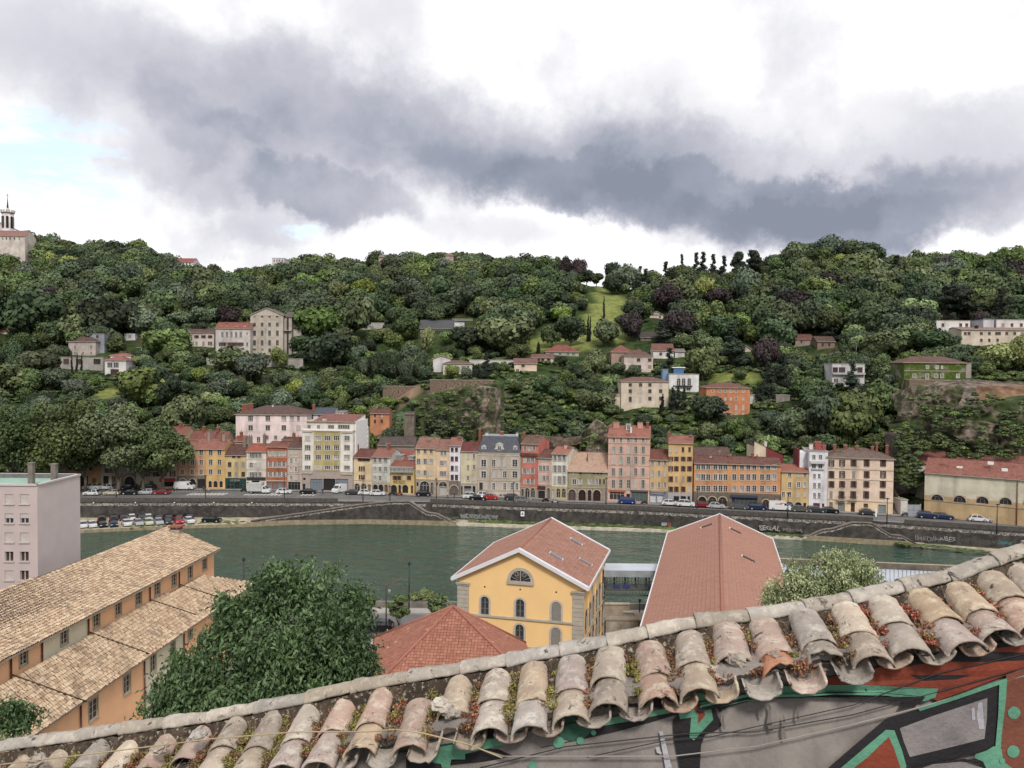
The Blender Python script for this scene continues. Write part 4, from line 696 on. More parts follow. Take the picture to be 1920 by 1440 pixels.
for (u0, u1, e, bs, c, lab) in ((0, 62, 1062, 1090, '#cdbba4', 'tiny cream house with red roof at the left edge of the wooded hill'), (640, 742, 1085, 1225, '#8f979f', 'angular grey modern house behind the beige hipped villa'), (884, 960, 1082, 1135, '#cfcfd2', 'small white modern cube among dark trees'), (185, 330, 1222, 1245, '#a9a8a0', 'low white terrace wall under the trees on the left')):
    HB(lab, 'g', u0, u1, e, e-22 if u1 < 70 else None, c, '#a8655a', roof='gable' if u1 < 70 else 'flat', base=bs, depth=6, found=3, rows=[(e+8, e+30, [(u0+u1)/2], 20, 'b')] if bs-e > 40 else ())
# convent
HB('low pinkish wing with five shuttered windows left of the convent', 'h', 135, 388, 402, 372, '#d6c4bc', '#7d5850', rows=[(425, 452, [172, 233, 295, 355], 22, 'sb'), (482, 516, [172, 233, 295, 355], 20, 'sb')], base=530, depth=7, found=4, name='convent_wing', cat='building')
b = HB('convent chapel wing with five arched windows and red tiled roof', 'h', 405, 716, 362, 312, '#c2b8b2', '#b0604f', rows=[(395, 442, [465, 507, 547, 589, 630], 20, 'nA'), (490, 522, [(465, 34), (507, 34), (547, 34), (589, 34), (625, 34)], 30, 'sb'), (490, 522, [688], 12, 'b'), (402, 416, [688], 10, 'b')], ground=[('archdoor', 672, 704, 562, 598, 'dark')], base=602, depth=9, found=4, name='convent_wing', cat='building')
for u in (465, 510, 598, 668): a, zc = b.h(u, 346, 1.8); mb = MB(); mb.box(a-.7, a+.7, 1.3, 2.2, zc-.2, zc+.12, WHITE); mb.build('skylight', b.root)
b = HB('tall stone convent building with a pedimented front and four rows of windows', 'h', 718, 1010, 247, 180, '#bdb09e', '#8a7d72', roof='pediment', rows=[(312, 346, [755, 823, 890, 960], 24, 'g'), (383, 430, [755, 823, 890, 960], 24, 'g'), (470, 516, [755, 823, 890, 960], 24, 'g'), (545, 561, [755, 823], 24, 'g'), (545, 580, [(892, 26)], 24, 'g'), (252, 264, [755, 823, 890, 958], 22, 'b')], base=604, depth=13, found=5, name='convent', cat='building', bands=[(247, .35)])
mb = MB(); W = b.W; mb.box(W+.02, W+3.2, 2, 12, -4, b.ze-.6, plaster('#b0a498')); mb.box(W+1.2, W+1.9, 1.6, 2, -2, b.ze-.8, BLACKM); mb.box(W, W+3.2, .8, 2, b.ze*.62, b.ze*.62+.3, CORN); mb.box(W+3.2, W+6.5, 5, 14, -4, b.ze-.2, plaster('#c4b8aa')); mb.face([(W-.1, 1.5, b.ze-.5), (W+7, 1.5, b.ze-.5), (W+5, 8, b.ze+1.6), (W-.1, 8, b.ze+2.2)], tiles('#7f6e64')); mb.build('side_wing', b.root)
for z_ in (.2, .42, .66): o = link('window', win_mesh(.7, 1.8, 'g'), b.root); o.location = (W+5, 4.95, b.ze*z_)
a, zc = HB('green screened retaining wall below the convent', 'h', 320, 1190, 634, None, '#a8a199', '#9a948c', roof='flat', base=705, depth=2, found=5, name='retaining_wall', cat='wall', Y=hit(477, 684)[1]-3).h(600, 610)
HB('concrete box house with two dark windows beside dark woods', 'h', 1702, 1922, 312, None, '#b4b0aa', '#9c9a96', roof='flat', rows=[(342, 364, [1755, 1810], 34, 'b')], base=375, depth=6, found=4)
# centre
HB('long dark slate roofed modern house with white dormers in the woods', 'i', 510, 760, 700, 642, '#8c8c90', '#55555c', base=722, depth=9, found=4, roofmat=mat('dark_slate', (.07, .07, .075), .7))
HB('white stepped modern block right of the slate roofed house', 'i', 768, 842, 658, None, '#d4d3d6', '#c8c8ca', roof='flat', base=712, depth=6, found=4)
HB('grey flat roofed wing behind the white stepped block', 'i', 752, 905, 632, None, '#8f8f8e', '#77777a', roof='flat', base=700, depth=6, found=4, Y=hit(868, 615)[1]+8)
HB('white gabled house at the left end of the rock terrace', 'i', 607, 740, 930, 908, '#dcd4d2', '#9a6a60', roof='pediment', base=1042, depth=9, found=4, Y=hit(845, 712)[1]+10)
HB('cream bungalow with shallow brown roof and columns on the rock terrace', 'i', 682, 900, 968, 945, '#d0c6a8', '#8a6a5e', roof='hip', rows=[(985, 1020, [730, (835, 30), 870], 20, 'n')], base=1058, depth=7, found=4, Y=hit(845, 712)[1]+6)
HB('low white garden wall behind the black conifer on the rock terrace', 'i', 880, 1215, 940, None, '#c4bfba', '#bab4ac', roof='flat', base=962, depth=1, found=3, Y=hit(920, 712)[1]+16)
HB('cream L shaped villa with balconies at the right of the rock terrace', 'i', 1216, 1385, 965, 930, '#e0c4a8', '#9a6e62', rows=[(975, 992, [(1283, 26)], 20, 'b'), (1008, 1034, [1241], 22, 'n')], base=1062, depth=7, found=4, Y=hit(985, 706)[1]+6)
HB('pink grey upper part of the L shaped villa with dark balcony windows', 'i', 1345, 1510, 922, 898, '#d8c3b6', '#9a6a5e', rows=[(928, 955, [1397, 1430, 1475], 26, 'b'), (968, 995, [1397, 1430, 1475], 26, 'b')], base=1040, depth=6, found=4, Y=hit(1020, 690)[1]+4)
HB('hipped red roofed bungalow at the foot of the meadow', 'i', 1452, 1702, 880, 828, '#a8a89a', '#b0604f', roof='hip', rows=[(886, 905, [1500, 1560, 1620, 1660], 24, 'n')], base=912, depth=9, found=4)
b = HB('stone retaining wall along the top of the rock terrace', 'i', 585, 1062, 1092, None, '#a58d76', '#8d8470', roof='flat', base=1150, depth=3, found=5, name='retaining_wall', cat='wall', wallmat=mat('rubble_wall', lin('#a78f78', .6), .95, .45, 1.4, .6, 3, rgb2=lin('#6b5a4a', .6), sc2=1.5))
HB('curved rubble retaining wall left of the rock terrace', 'i', 230, 525, 1138, None, '#97887a', '#77706a', roof='flat', base=1190, depth=2, found=8, name='retaining_wall', cat='wall', wallmat=MATS['rubble_wall'], Y=hit(755, 738)[1]-2)
HB('ruined stone shed wall under the rock face', 'c', 545, 640, 80, 62, '#6f665c', '#6e625a', base=235, depth=4, found=6, name='stone_shed', cat='shed', wallmat=GREYSTONE, Y=fy(760)+30)
# right of centre
HB('red roofed rear villa behind the wide beige villa', 'j', 425, 585, 882, 830, '#b3907c', '#a85f4f', roof='hip', base=935, depth=8, found=4, Y=hit(1165, 705)[1]+12)
HB('wide beige villa with brown hipped roof and large dark windows', 'j', 520, 736, 912, 868, '#d3bdaf', '#8a5f55', roof='hip', rows=[(927, 952, [(565, 44, 'c'), 629, 713], 28, 'b'), (978, 1002, [(629, 40), 713], 28, 'b')], base=1035, depth=8, found=5)
HB('white gabled house with red roof left of the small annex', 'j', 738, 892, 866, 820, '#d5cfca', '#9b5f54', rows=[(885, 905, [795, 850], 20, 'b')], base=935, depth=7, found=4)
HB('small white annex with shutters beside the gabled house', 'j', 902, 974, 876, 858, '#cfcbc6', '#9a8f88', rows=[(885, 915, [938], 30, 'c')], base=925, depth=5, found=3)
HB('small pink gabled house high among the purple trees', 'j', 714, 816, 606, 575, '#d6c0b2', '#9d6a5a', roof='pediment', rows=[(588, 600, [780], 14, 'b'), (610, 622, [790], 16, 'b')], base=630, depth=8, found=4)
HB('dim brown roofed house below the small pink gabled house', 'j', 645, 800, 768, 728, '#7f7468', '#5f5450', rows=[(770, 788, [680], 18, 'b')], base=800, depth=8, found=4)
HB('tiny cream house with a coral roof behind the dark pines', 'j', 1398, 1470, 862, 834, '#cdb9a6', '#c0534a', roof='pediment', base=888, depth=7, found=4)
b = HB('white villa with three large arched windows and a flat roof terrace', 'j', 858, 1080, 1048, None, '#dcdad8', '#b9b3ad', roof='flat', rows=[(1077, 1131, [930, 967, 1009], 28, 'wA'), (1148, 1170, [(1003, 30)], 20, 'n')], base=1185, depth=14, found=6)
b.slab('balcony', 905, 1030, 1131, 1138, BLACKM, -.9)
mb = MB(); mb.box(b.W*.3, b.W*.65, 8, 10, b.ze, b.ze+2.2, paint('#4f7fb8')); mb.box(b.W*.25, b.W*.7, 7.6, 10.4, b.ze+2.2, b.ze+2.5, WHITE); mb.build('roof_pool_shed', b.root)
HB('slim blue stair tower beside the arched white villa', 'j', 808, 850, 1012, None, '#6f8fb5', '#5f7fa5', roof='flat', base=1100, depth=3, found=5, name='stair_tower', cat='tower', Y=hit(1245, 730)[1]+3)
b = HB('beige four storey house with climbing vines and brown windows', 'j', 497, 852, 1102, 1070, '#d3c0a6', '#96675a', roof='hip', rows=[(1115, 1139, [567, 644, 714, (795, 28, 'c')], 24, 'g'), (1160, 1188, [567, (641, 24, 'c'), 714, 795], 24, 'g'), (1216, 1254, [567, (641, 24, 'c')], 22, 'g'), (1216, 1244, [714, 795], 24, 'g')], base=1300, depth=9, found=6)
mb = MB(); mb.box(-2.8, 0, 1, 5, -4, b.ze*.42, b.m); mb.box(-2.9, 0, .9, 5, b.ze*.42, b.ze*.42+.9, STONE); mb.build('terrace', b.root)
b = HB('bright orange block with small white framed square windows', 'j', 1135, 1462, 1150, 1112, '#d07a38', '#96604f', roof='hip', rows=[(1163, 1185, [1185, 1238, 1280, 1322, 1362, 1415], 16, 'r'), (1221, 1243, [1238, (1280, 18, 'c'), (1322, 20, 'c'), 1362, (1415, 18, 'c')], 17, 'r'), (1278, 1300, [1280, 1320], 16, 'r'), (1278, 1318, [(1361, 18, 'c'), (1414, 18, 'c')], 18, 'r'), (1336, 1350, [1280, 1320, 1361, (1414, 18, 'c')], 16, 'r')], base=1362, depth=10, found=6, name='apartment_block', cat='building')
HB('white annex hut right of the bright orange block', 'j', 1464, 1545, 1205, None, '#c9c5c2', '#b9b5b0', roof='flat', base=1265, depth=5, found=5)
HB('brown house with tiled lean to roofs at the top right of the slope', 'k', 205, 340, 782, 750, '#9c8574', '#8a5548', rows=[(795, 812, [250], 14, 'b')], base=835, depth=7, found=4)
HB('brown stone cottage with low roof beside the brown house', 'k', 370, 500, 800, 765, '#8c7664', '#76594c', rows=[(815, 840, [410, 460], 16, 'b')], base=860, depth=7, found=4)
b = HB('white modernist villa with a wide balcony behind a dark conifer', 'k', 480, 722, 970, None, '#c8c4c4', '#aeb0ae', roof='flat', rows=[(995, 1035, [(505, 40), (555, 50), (690, 40)], 40, 'b'), (1080, 1110, [(510, 34), (560, 24)], 30, 'n')], base=1145, depth=9, found=6)
b.slab('balcony', 478, 722, 1036, 1048, '#c8c4c4', -1.0)
IVY = mat('ivy_wall', lin('#6b8428', .45), .95, .5, 1.6, .5, 5, rgb2=lin('#95927c', .6), sc2=.35, lo=.5, hi=.6)
b = HB('stone villa covered in bright green ivy on top of the right rock face', 'k', 1017, 1482, 962, 917, '#8f8a78', '#8a5f58', roof='hip', rows=[(982, 1006, [1196, 1268, 1306], 18, 'w'), (1046, 1074, [1098, 1262, 1306, 1425], 22, 'w'), (1046, 1084, [(1194, 20)], 20, 'w')], base=1090, depth=9, found=5, wallmat=IVY, bands=[(1022, .15)])
HB('round stone corner tower at the right end of the ivy villa', 'k', 1480, 1524, 965, None, '#9c9088', '#7a6a60', roof='flat', base=1065, depth=3, found=4, name='corner_tower', cat='tower', Y=b.Y)
HB('rubble terrace wall under the ivy villa', 'k', 1060, 1440, 1092, None, '#a58d80', '#8d8470', roof='flat', base=1165, depth=3, found=5, name='retaining_wall', cat='wall', wallmat=MATS['rubble_wall'], Y=b.Y-3)
b = HB('long beige institute building with small windows at the right edge', 'k', 1450, 2300, 716, 702, '#d0bea6', '#b98f80', roof='gable', rows=[(730, 752, [1480, 1507, 1600, 1660, (1725, 44), 1790, 1850, 1905], 22, 'b'), (780, 803, [1600, 1660, 1722], 20, 'b')], base=812, depth=12, found=5, name='institute', cat='building')
Yb = b.Y
for (u0, u1, e, c, us, lab) in ((1262, 1516, 645, '#d4d0cc', [1312, 1445, 1490], 'white flat roofed upper wing with skylights on the left of the institute'), (1614, 1692, 638, '#c2c0c4', [], 'plain grey white stair block rising behind the institute'), (1712, 2200, 640, '#d2ccc8', [1762, 1830, 1900], 'white flat roofed upper storey behind the right end of the institute')):
    HB(lab, 'k', u0, u1, e, None, c, '#d0ccc8', roof='flat', rows=[(665, 690, us, 22, 'b')], base=720, depth=8, found=4, Y=Yb+8, name='upper_block', cat='building')
HB('old stone mansion half hidden by the spreading cedar', 'k', 1294, 1510, 575, 562, '#9b8478', '#7a665c', rows=[(590, 605, [1340, 1400, 1460], 16, 'b')], base=625, depth=9, found=4)
HB('small pale kiosk with a teal roof line on the lower right slope', 'k', 60, 165, 1205, None, '#8c8276', '#9fb8b0', roof='flat', base=1260, depth=4, found=3, rows=[(1222, 1255, [115], 16, 'b')])
# skyline
def SK(label, x0, x1, eave, ridge, c, rc, base, rows=(), Y=455, **k): return Bld(k.pop('name', 'building'), label, k.pop('cat', 'building'), 'px', x0, x1, eave, ridge, c, rc, rows=rows, base=base, Y=Y, depth=10, found=20, **k)
SK('white tower block with small windows rising over the left ridge', 510, 533, 484, None, '#cfcccb', '#b9b6b3', 512, [(487, 490, [514, 519, 524, 529], 2, 'b'), (494, 497, [514, 519, 524, 529], 2, 'b'), (501, 504, [514, 519, 524, 529], 2, 'b')], roof='flat')
SK('white building with a red roof glimpsed on the left ridge', 328, 362, 491, 485, '#d8cfcb', '#c4564c', 502, [(493, 498, [338, 344, 350, 356], 2.5, 'b')])
SK('pale stone house glimpsed on the ridge above the slate house', 710, 734, 482, 478, '#a89c8c', '#a08878', 495)
SK('small domed roof on the ridge left of centre', 835, 850, 479, 474, '#b59a88', '#b08070', 490, roof='hip')
b = SK('long hilltop building with pink roof beneath the basilica', -40, 47, 442, 433, '#d2c3b6', '#bb7f73', 462, [(445, 449, [5, 12, 19, 27, 36], 2.5, 'b')], Y=440)
# basilica: nave and octagonal tower with spire
P = PY(15, 470, 452); ba = empty('basilica', P, label='white basilica with octagonal tower and thin spire at the left edge of the ridge', cat='church')
S = 452/F; mb = MB(); bw = plaster('#cfc4c0'); h = lambda row: float(PY(15, row, 452)[2]-P[2])
mb = MB(); mb.tube([(0, 0, -6), (0, 0, h(398))], 10*S, bw, 8); mb.tube([(0, 0, h(440)), (0, 0, h(432))], 12*S, bw, 8); mb.build('tower', ba)
mb = MB(); mb.tube([(0, 0, h(400)), (0, 0, h(397))], 12*S, bw, 8)
for k in range(16): a = k*math.pi/8; mb.box(11.5*S*math.cos(a)-.25, 11.5*S*math.cos(a)+.25, 11.5*S*math.sin(a)-.25, 11.5*S*math.sin(a)+.25, h(397), h(394), bw)
mb.build('battlement', ba)
for k in range(8):
    a = k*math.pi/4-.3; r = 9.6*S; mb = MB(); mb.box(-.62, .62, -.2, .2, h(428), h(408), DARK); mb.tube([(0, -.2, h(408)), (0, .2, h(408))], .62, DARK, 12); o = mb.build('belfry_window', ba); o.location = (r*math.sin(a), -r*math.cos(a), 0); o.rotation_euler = (0, 0, a)
mb = MB(); mb.tube([(0, 0, h(397)), (0, 0, h(390))], 3.2*S, bw, 8, .8*S*2); mb.tube([(0, 0, h(390)), (0, 0, h(370))], 1.8*S, mat('bronze_spire', (.1, .1, .1), .6), 8, .35*S); mb.tube([(-.8, 0, h(366)), (.8, 0, h(366))], .1, BLACKM, 5); mb.tube([(0, 0, h(370)), (0, 0, h(363))], .12, BLACKM, 5); mb.build('spire', ba)
mb = MB(); m_ = bw; x0 = -70*S; mb.box(x0, -6*S, -2, 16, -8, h(428), m_); mb.face([(x0, -2, h(428)), (-4*S, -2, h(428)), (-12*S, -2, h(420)), (x0, -2, h(398))], m_); mb.face([(x0, -2.1, h(398)), (-12*S, -2.1, h(420)), (-3*S, -2.1, h(427)), (-3*S, 16, h(427)), (x0, 16, h(398))], tiles('#b8aaa6')); mb.build('nave', ba)
# lattice mast and small distant flag-like marks are left out; a thin mast stands on the ridge
P = PY(775, 485, 455); mb = MB(); mb.tube([(0, 0, -8), (0, 0, 3.5)], .25, mat('statue_stone', (.3, .3, .3)), 6, .08); o = mb.build('mast', None, label='thin grey mast on the ridge left of centre', cat='mast'); o.location = P
# funicular cable line on right slope, street lamp
def lamp_far(x, top, base, Y, c, label):
    B_ = PY(x, base, Y); T_ = PY(x, top, Y); r = empty('street_lamp', B_, label=label, cat='lamp'); H_ = T_[2]-B_[2]; mb = MB(); mb.tube([(0, 0, 0), (0, 0, H_)], .14, c, 6, .09); mb.build('pole', r); mb = MB(); mb.tube([(0, 0, H_), (-1.6, 0, H_+.1)], .08, c, 6); mb.box(-2.2, -1.4, -.15, .15, H_, H_+.14, c); mb.build('lamp_head', r)
lamp_far(1605, 643, 678, hit(1605, 680)[1], ZINC, 'pale curved street lamp over the white modernist villa')
lamp_far(265, 652, 677, hit(265, 678)[1], ZINC, 'thin pale lamp post behind the white modern villa')

# ---------------------------------------------------------------- rock faces
ROCK = mat('rock', (.17, .13, .105), .95, .45, .5, .8, 1.6, rgb2=(.05, .068, .024), sc2=.2, lo=.36, hi=.46, streaks=.6)
ROCKB = mat('bare_rock', (.20, .155, .13), .95, .5, .7, .9, 1.2, rgb2=(.06, .065, .03), sc2=.4, lo=.42, hi=.54, streaks=1.)
def cliff(label, x0, x1, ytop, ybot, Y, m, seed, lean=6., nx=70, nz=44, amp=2.2):
    V = []; Q = []
    for i in range(nx):
        x = x0+(x1-x0)*i/(nx-1)
        for j in range(nz):
            t = j/(nz-1); row = ytop(x)+(ybot(x)-ytop(x))*t; y = Y(x)-lean*t
            e = min(1, min(i, nx-1-i)/6)
            P = PY(x, row, y); n_ = noise.fractal(Vector((P[0]*.12, P[2]*.16, seed)), 1, 2.1, 6); n2 = noise.noise(Vector((P[0]*.5, P[2]*.2, seed+5)))
            dpt = amp*(n_*1.2+abs(n2)*.6)-(1-e)*4; P = P+np.array([0, -dpt, .25*n_]); P[1] += (2.5 if j == 0 else 0)
            V.append(P)
    for i in range(nx-1):
        for j in range(nz-1): a = i*nz+j; Q.append((a, a+nz, a+nz+1, a+1))
    link('rock_face', np_mesh('rock_face', V, Q, [m]), None, label=label, cat='rock', kind='structure')
I = np.interp
cliff('brown rock spur below the terrace wall in the middle of the slope', 795, 945, lambda x: I(x, [795, 860, 945], [742, 726, 716]), lambda x: I(x, [795, 850, 945], [845, 850, 838]), lambda x: fac_Y((x-960)/F*250)+43, ROCK, 1)
cliff('pale bare rock gully right of the brown spur', 862, 938, lambda x: I(x, [862, 900, 938], [758, 722, 728]), lambda x: I(x, [862, 938], [832, 822]), lambda x: fac_Y((x-960)/F*250)+38, ROCKB, 4, nx=44, lean=4)
cliff('weathered grey cliff directly under the ivy villa', 1690, 1812, lambda x: I(x, [1690, 1712, 1800, 1812], [742, 722, 722, 730]), lambda x: 792, lambda x: fac_Y((x-960)/F*220)+36, ROCKB, 8, nx=60, lean=3)
cliff('broad overgrown cliff behind the warehouse roof', 1680, 2050, lambda x: I(x, [1680, 1760, 1920], [800, 775, 742]), lambda x: 905, lambda x: fac_Y((x-960)/F*210)+29, ROCK, 12, nx=110, lean=8)
cliff('pale streaked rock bands above the warehouse roof', 1765, 1925, lambda x: I(x, [1765, 1850, 1925], [782, 792, 805]), lambda x: I(x, [1765, 1850, 1925], [802, 856, 858]), lambda x: fac_Y((x-960)/F*210)+23, ROCKB, 15, nx=70, lean=1.5)
cliff('reddish bare earth face at the far right edge', 1852, 2010, lambda x: I(x, [1852, 1925], [724, 722]), lambda x: I(x, [1852, 1925], [750, 790]), lambda x: fac_Y((x-960)/F*215)+36, mat('red_earth', (.26, .15, .09), .95, .4, .8, .6, 2, rgb2=(.16, .11, .07)), 18, nx=44, lean=2)
cliff('narrow grey rock cleft behind the wide khaki house', 1092, 1146, lambda x: I(x, [1092, 1120, 1146], [812, 786, 800]), lambda x: 880, lambda x: fac_Y((x-960)/F*220)+15, ROCKB, 22, nx=36, lean=3)
cliff('brown earth bank behind the coral and pink houses', 1010, 1094, lambda x: 820, lambda x: 880, lambda x: fac_Y((x-960)/F*220)+15, mat('earth_bank', (.11, .08, .06), .95, .4, .8, .6, 2), 24, nx=36, lean=2)
cliff('dark rock face beside the peach house', 1672, 1722, lambda x: 812, lambda x: 925, lambda x: fac_Y((x-960)/F*210)+17, mat('dark_rock', (.07, .055, .05), .95, .4, .8, .8, 2), 27, nx=36, lean=3)

# ---------------------------------------------------------------- vegetation
def leafmat(name, c0, c1, hue=.0, rough=.75):
    m = bpy.data.materials.new(name); m.use_nodes = True; w = NT(m.node_tree); b = w.n['Principled BSDF']
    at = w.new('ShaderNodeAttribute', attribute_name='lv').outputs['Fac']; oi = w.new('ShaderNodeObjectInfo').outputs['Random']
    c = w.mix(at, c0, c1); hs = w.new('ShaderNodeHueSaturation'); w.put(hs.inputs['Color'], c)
    w.put(hs.inputs['Hue'], w.mapr(oi, 0, 1, .5-.022, .5+.016, False)); r2 = w.math('FRACT', w.math('MULTIPLY', oi, 17.3)); w.put(hs.inputs['Value'], w.mapr(r2, 0, 1, .6, 1.45, False)); w.put(hs.inputs['Saturation'], w.mapr(w.math('FRACT', w.math('MULTIPLY', oi, 41.7)), 0, 1, .66, .98, False))
    w.put(b.inputs['Base Color'], hs.outputs[0]); b.inputs['Roughness'].default_value = rough; b.inputs['Specular IOR Level'].default_value = .25
    return m
L_GREEN = leafmat('leaves_green', (.022, .040, .010), (.135, .185, .050)); L_DARK = leafmat('leaves_dark', (.015, .030, .012), (.075, .118, .045)); L_LIGHT = leafmat('leaves_bright', (.04, .075, .014), (.19, .27, .055))
L_PURP = leafmat('leaves_purple', (.014, .010, .010), (.055, .038, .037)); L_CON = leafmat('needles_dark', (.010, .020, .012), (.042, .062, .036)); L_BLUE = leafmat('leaves_grey_green', (.03, .048, .026), (.13, .18, .10))
L_CYP = leafmat('cypress_green', (.006, .012, .007), (.022, .036, .02)); L_YEL = leafmat('leaves_yellow_green', (.07, .10, .012), (.25, .30, .05)); BARK = mat('bark', (.10, .085, .065), .95, .4, 3, .5, 10)
BARKP = mat('plane_bark', (.20, .18, .14), .95, .4, 2, .3, 10, rgb2=(.11, .1, .07))
def leaf_quads(C, N, s, rng, asp=1.5, cup=0.):
    """one quad per leaf clump: centres C, facing N, size s"""
    n = len(C); a = rng.normal(size=(n, 3)); T = np.cross(N, a); T /= np.linalg.norm(T, axis=1)[:, None]+1e-9; Bq = np.cross(N, T); s = np.asarray(s)[:, None]
    V = np.empty((n, 4, 3)); V[:, 0] = C-T*s*asp/2; V[:, 1] = C-Bq*s/2+T*s*.1; V[:, 2] = C+T*s*asp/2+N*s*cup; V[:, 3] = C+Bq*s/2+T*s*.1
    return V.reshape(-1, 3), np.arange(4*n).reshape(-1, 4)
def crown(name, seed, n, leaf, m, lobes=16, sx=1., sz=1., shape='round', trunk=None, core=.72):
    """unit crown: radius about 1, standing on z=0 with its base at z=.15"""
    rng = np.random.RandomState(seed); L = []
    if shape == 'round':
        for k in range(lobes):
            d = rng.normal(size=3); d /= np.linalg.norm(d); d[2] = d[2]*.8+.12; rr = rng.uniform(.42, .66); c = d*rng.uniform(.35, .68); L.append((c[0], c[1], c[2]*.85+1.0, rr*rng.uniform(.62, .95)))
    elif shape == 'cone':
        for k in range(lobes): t = k/(lobes-1); a = rng.uniform(0, 6.28); r = (1-t)*.62; L.append((r*.6*math.cos(a*3), r*.6*math.sin(a*3), .25+t*2.6, max(.16, r*.75)))
    elif shape == 'column':
        for k in range(lobes): t = k/(lobes-1); L.append((rng.normal()*.08, rng.normal()*.08, .2+t*2.6, .30*(1-.75*t**2.2)+.04))
    elif shape == 'layer':
        for k in range(lobes): t = rng.uniform(); a = rng.uniform(0, 6.28); r = rng.uniform(.1, .95)*(1-.5*t); L.append((r*math.cos(a), r*math.sin(a), .45+t*1.35, rng.uniform(.22, .38)))
    L = np.array(L); w_ = L[:, 3]**2; w_ /= w_.sum(); ks = rng.choice(len(L), n, p=w_); d = rng.normal(size=(n, 3)); d /= np.linalg.norm(d, axis=1)[:, None]
    rad = L[ks, 3]*(1+rng.normal(size=n)*.07)*rng.choice([1, .8], n, p=[.8, .2]); flat = .45 if shape == 'layer' else .85
    C = L[ks, :3]+d*rad[:, None]*np.array([1, 1, flat]); N = d+rng.normal(size=(n, 3))*.3; N /= np.linalg.norm(N, axis=1)[:, None]
    C[:, 0] *= sx; C[:, 1] *= sx; C[:, 2] *= sz
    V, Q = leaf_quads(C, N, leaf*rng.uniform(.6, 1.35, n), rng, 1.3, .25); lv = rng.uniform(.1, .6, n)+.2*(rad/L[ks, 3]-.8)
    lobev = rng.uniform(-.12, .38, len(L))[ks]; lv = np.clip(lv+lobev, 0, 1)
    allV = [V]; allQ = [Q]; mi = [np.zeros(n, int)]; lvs = [lv]; off = len(V)
    for (cx, cy, cz, r) in L:   # inner mass of each lobe keeps the crown from reading as hollow
        r *= core; ph = np.linspace(0, math.pi, 5); th = np.linspace(0, 2*math.pi, 7)[:-1]
        P = np.array([(cx+r*math.sin(p)*math.cos(t), cy+r*math.sin(p)*math.sin(t), cz+flat*r*math.cos(p)) for p in ph for t in th]); P[:, :2] *= sx; P[:, 2] *= sz
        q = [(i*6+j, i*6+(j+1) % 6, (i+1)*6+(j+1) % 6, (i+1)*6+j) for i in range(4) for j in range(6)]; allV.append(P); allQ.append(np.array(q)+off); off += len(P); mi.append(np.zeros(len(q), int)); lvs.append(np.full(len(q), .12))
    if trunk:
        k = 6; P = []
        for z, r in ((0, trunk), (.35, trunk*.75), (1.1*sz, trunk*.4)):
            for t in range(k): P.append((r*math.cos(t*2*math.pi/k), r*math.sin(t*2*math.pi/k), z))
        q = [(i*k+j, i*k+(j+1) % k, (i+1)*k+(j+1) % k, (i+1)*k+j) for i in range(2) for j in range(k)]; allV.append(np.array(P)); allQ.append(np.array(q)+off); off += len(P); mi.append(np.ones(len(q), int)); lvs.append(np.zeros(len(q)))
    V = np.concatenate(allV); Q = np.concatenate(allQ); me = np_mesh(name, V, Q, [m, BARK], {'lv': ('FACE', np.concatenate(lvs))}); me.polygons.foreach_set('material_index', np.concatenate(mi).astype(np.int32)); me.update(); return me
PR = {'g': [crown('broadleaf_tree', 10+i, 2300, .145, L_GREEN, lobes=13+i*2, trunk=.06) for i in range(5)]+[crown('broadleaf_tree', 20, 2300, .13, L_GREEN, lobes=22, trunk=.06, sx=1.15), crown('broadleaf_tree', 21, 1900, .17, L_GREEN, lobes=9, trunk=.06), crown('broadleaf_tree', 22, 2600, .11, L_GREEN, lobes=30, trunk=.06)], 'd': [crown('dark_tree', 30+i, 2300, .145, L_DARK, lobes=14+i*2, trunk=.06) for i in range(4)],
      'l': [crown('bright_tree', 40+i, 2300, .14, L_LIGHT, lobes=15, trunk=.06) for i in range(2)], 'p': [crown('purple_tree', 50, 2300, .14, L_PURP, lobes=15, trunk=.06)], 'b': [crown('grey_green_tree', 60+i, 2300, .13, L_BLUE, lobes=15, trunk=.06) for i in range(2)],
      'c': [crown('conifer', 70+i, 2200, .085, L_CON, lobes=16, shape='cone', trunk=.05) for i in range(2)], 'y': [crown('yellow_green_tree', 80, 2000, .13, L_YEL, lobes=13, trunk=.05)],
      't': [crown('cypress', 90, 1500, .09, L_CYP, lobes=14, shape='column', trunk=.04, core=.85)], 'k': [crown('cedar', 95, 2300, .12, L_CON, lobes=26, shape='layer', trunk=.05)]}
KIND = {'g': ('broadleaf_tree', 'mid green broadleaf tree'), 'd': ('broadleaf_tree', 'dark green broadleaf tree'), 'l': ('broadleaf_tree', 'bright green broadleaf tree'), 'p': ('purple_tree', 'dark purple leaved tree'), 'b': ('broadleaf_tree', 'grey green tree'), 'c': ('conifer', 'dark pointed conifer'), 'y': ('broadleaf_tree', 'yellow green tree'), 't': ('cypress', 'slim dark cypress'), 'k': ('cedar', 'spreading flat layered cedar')}
HGT = {'c': 2.95, 't': 2.9, 'k': 1.95}
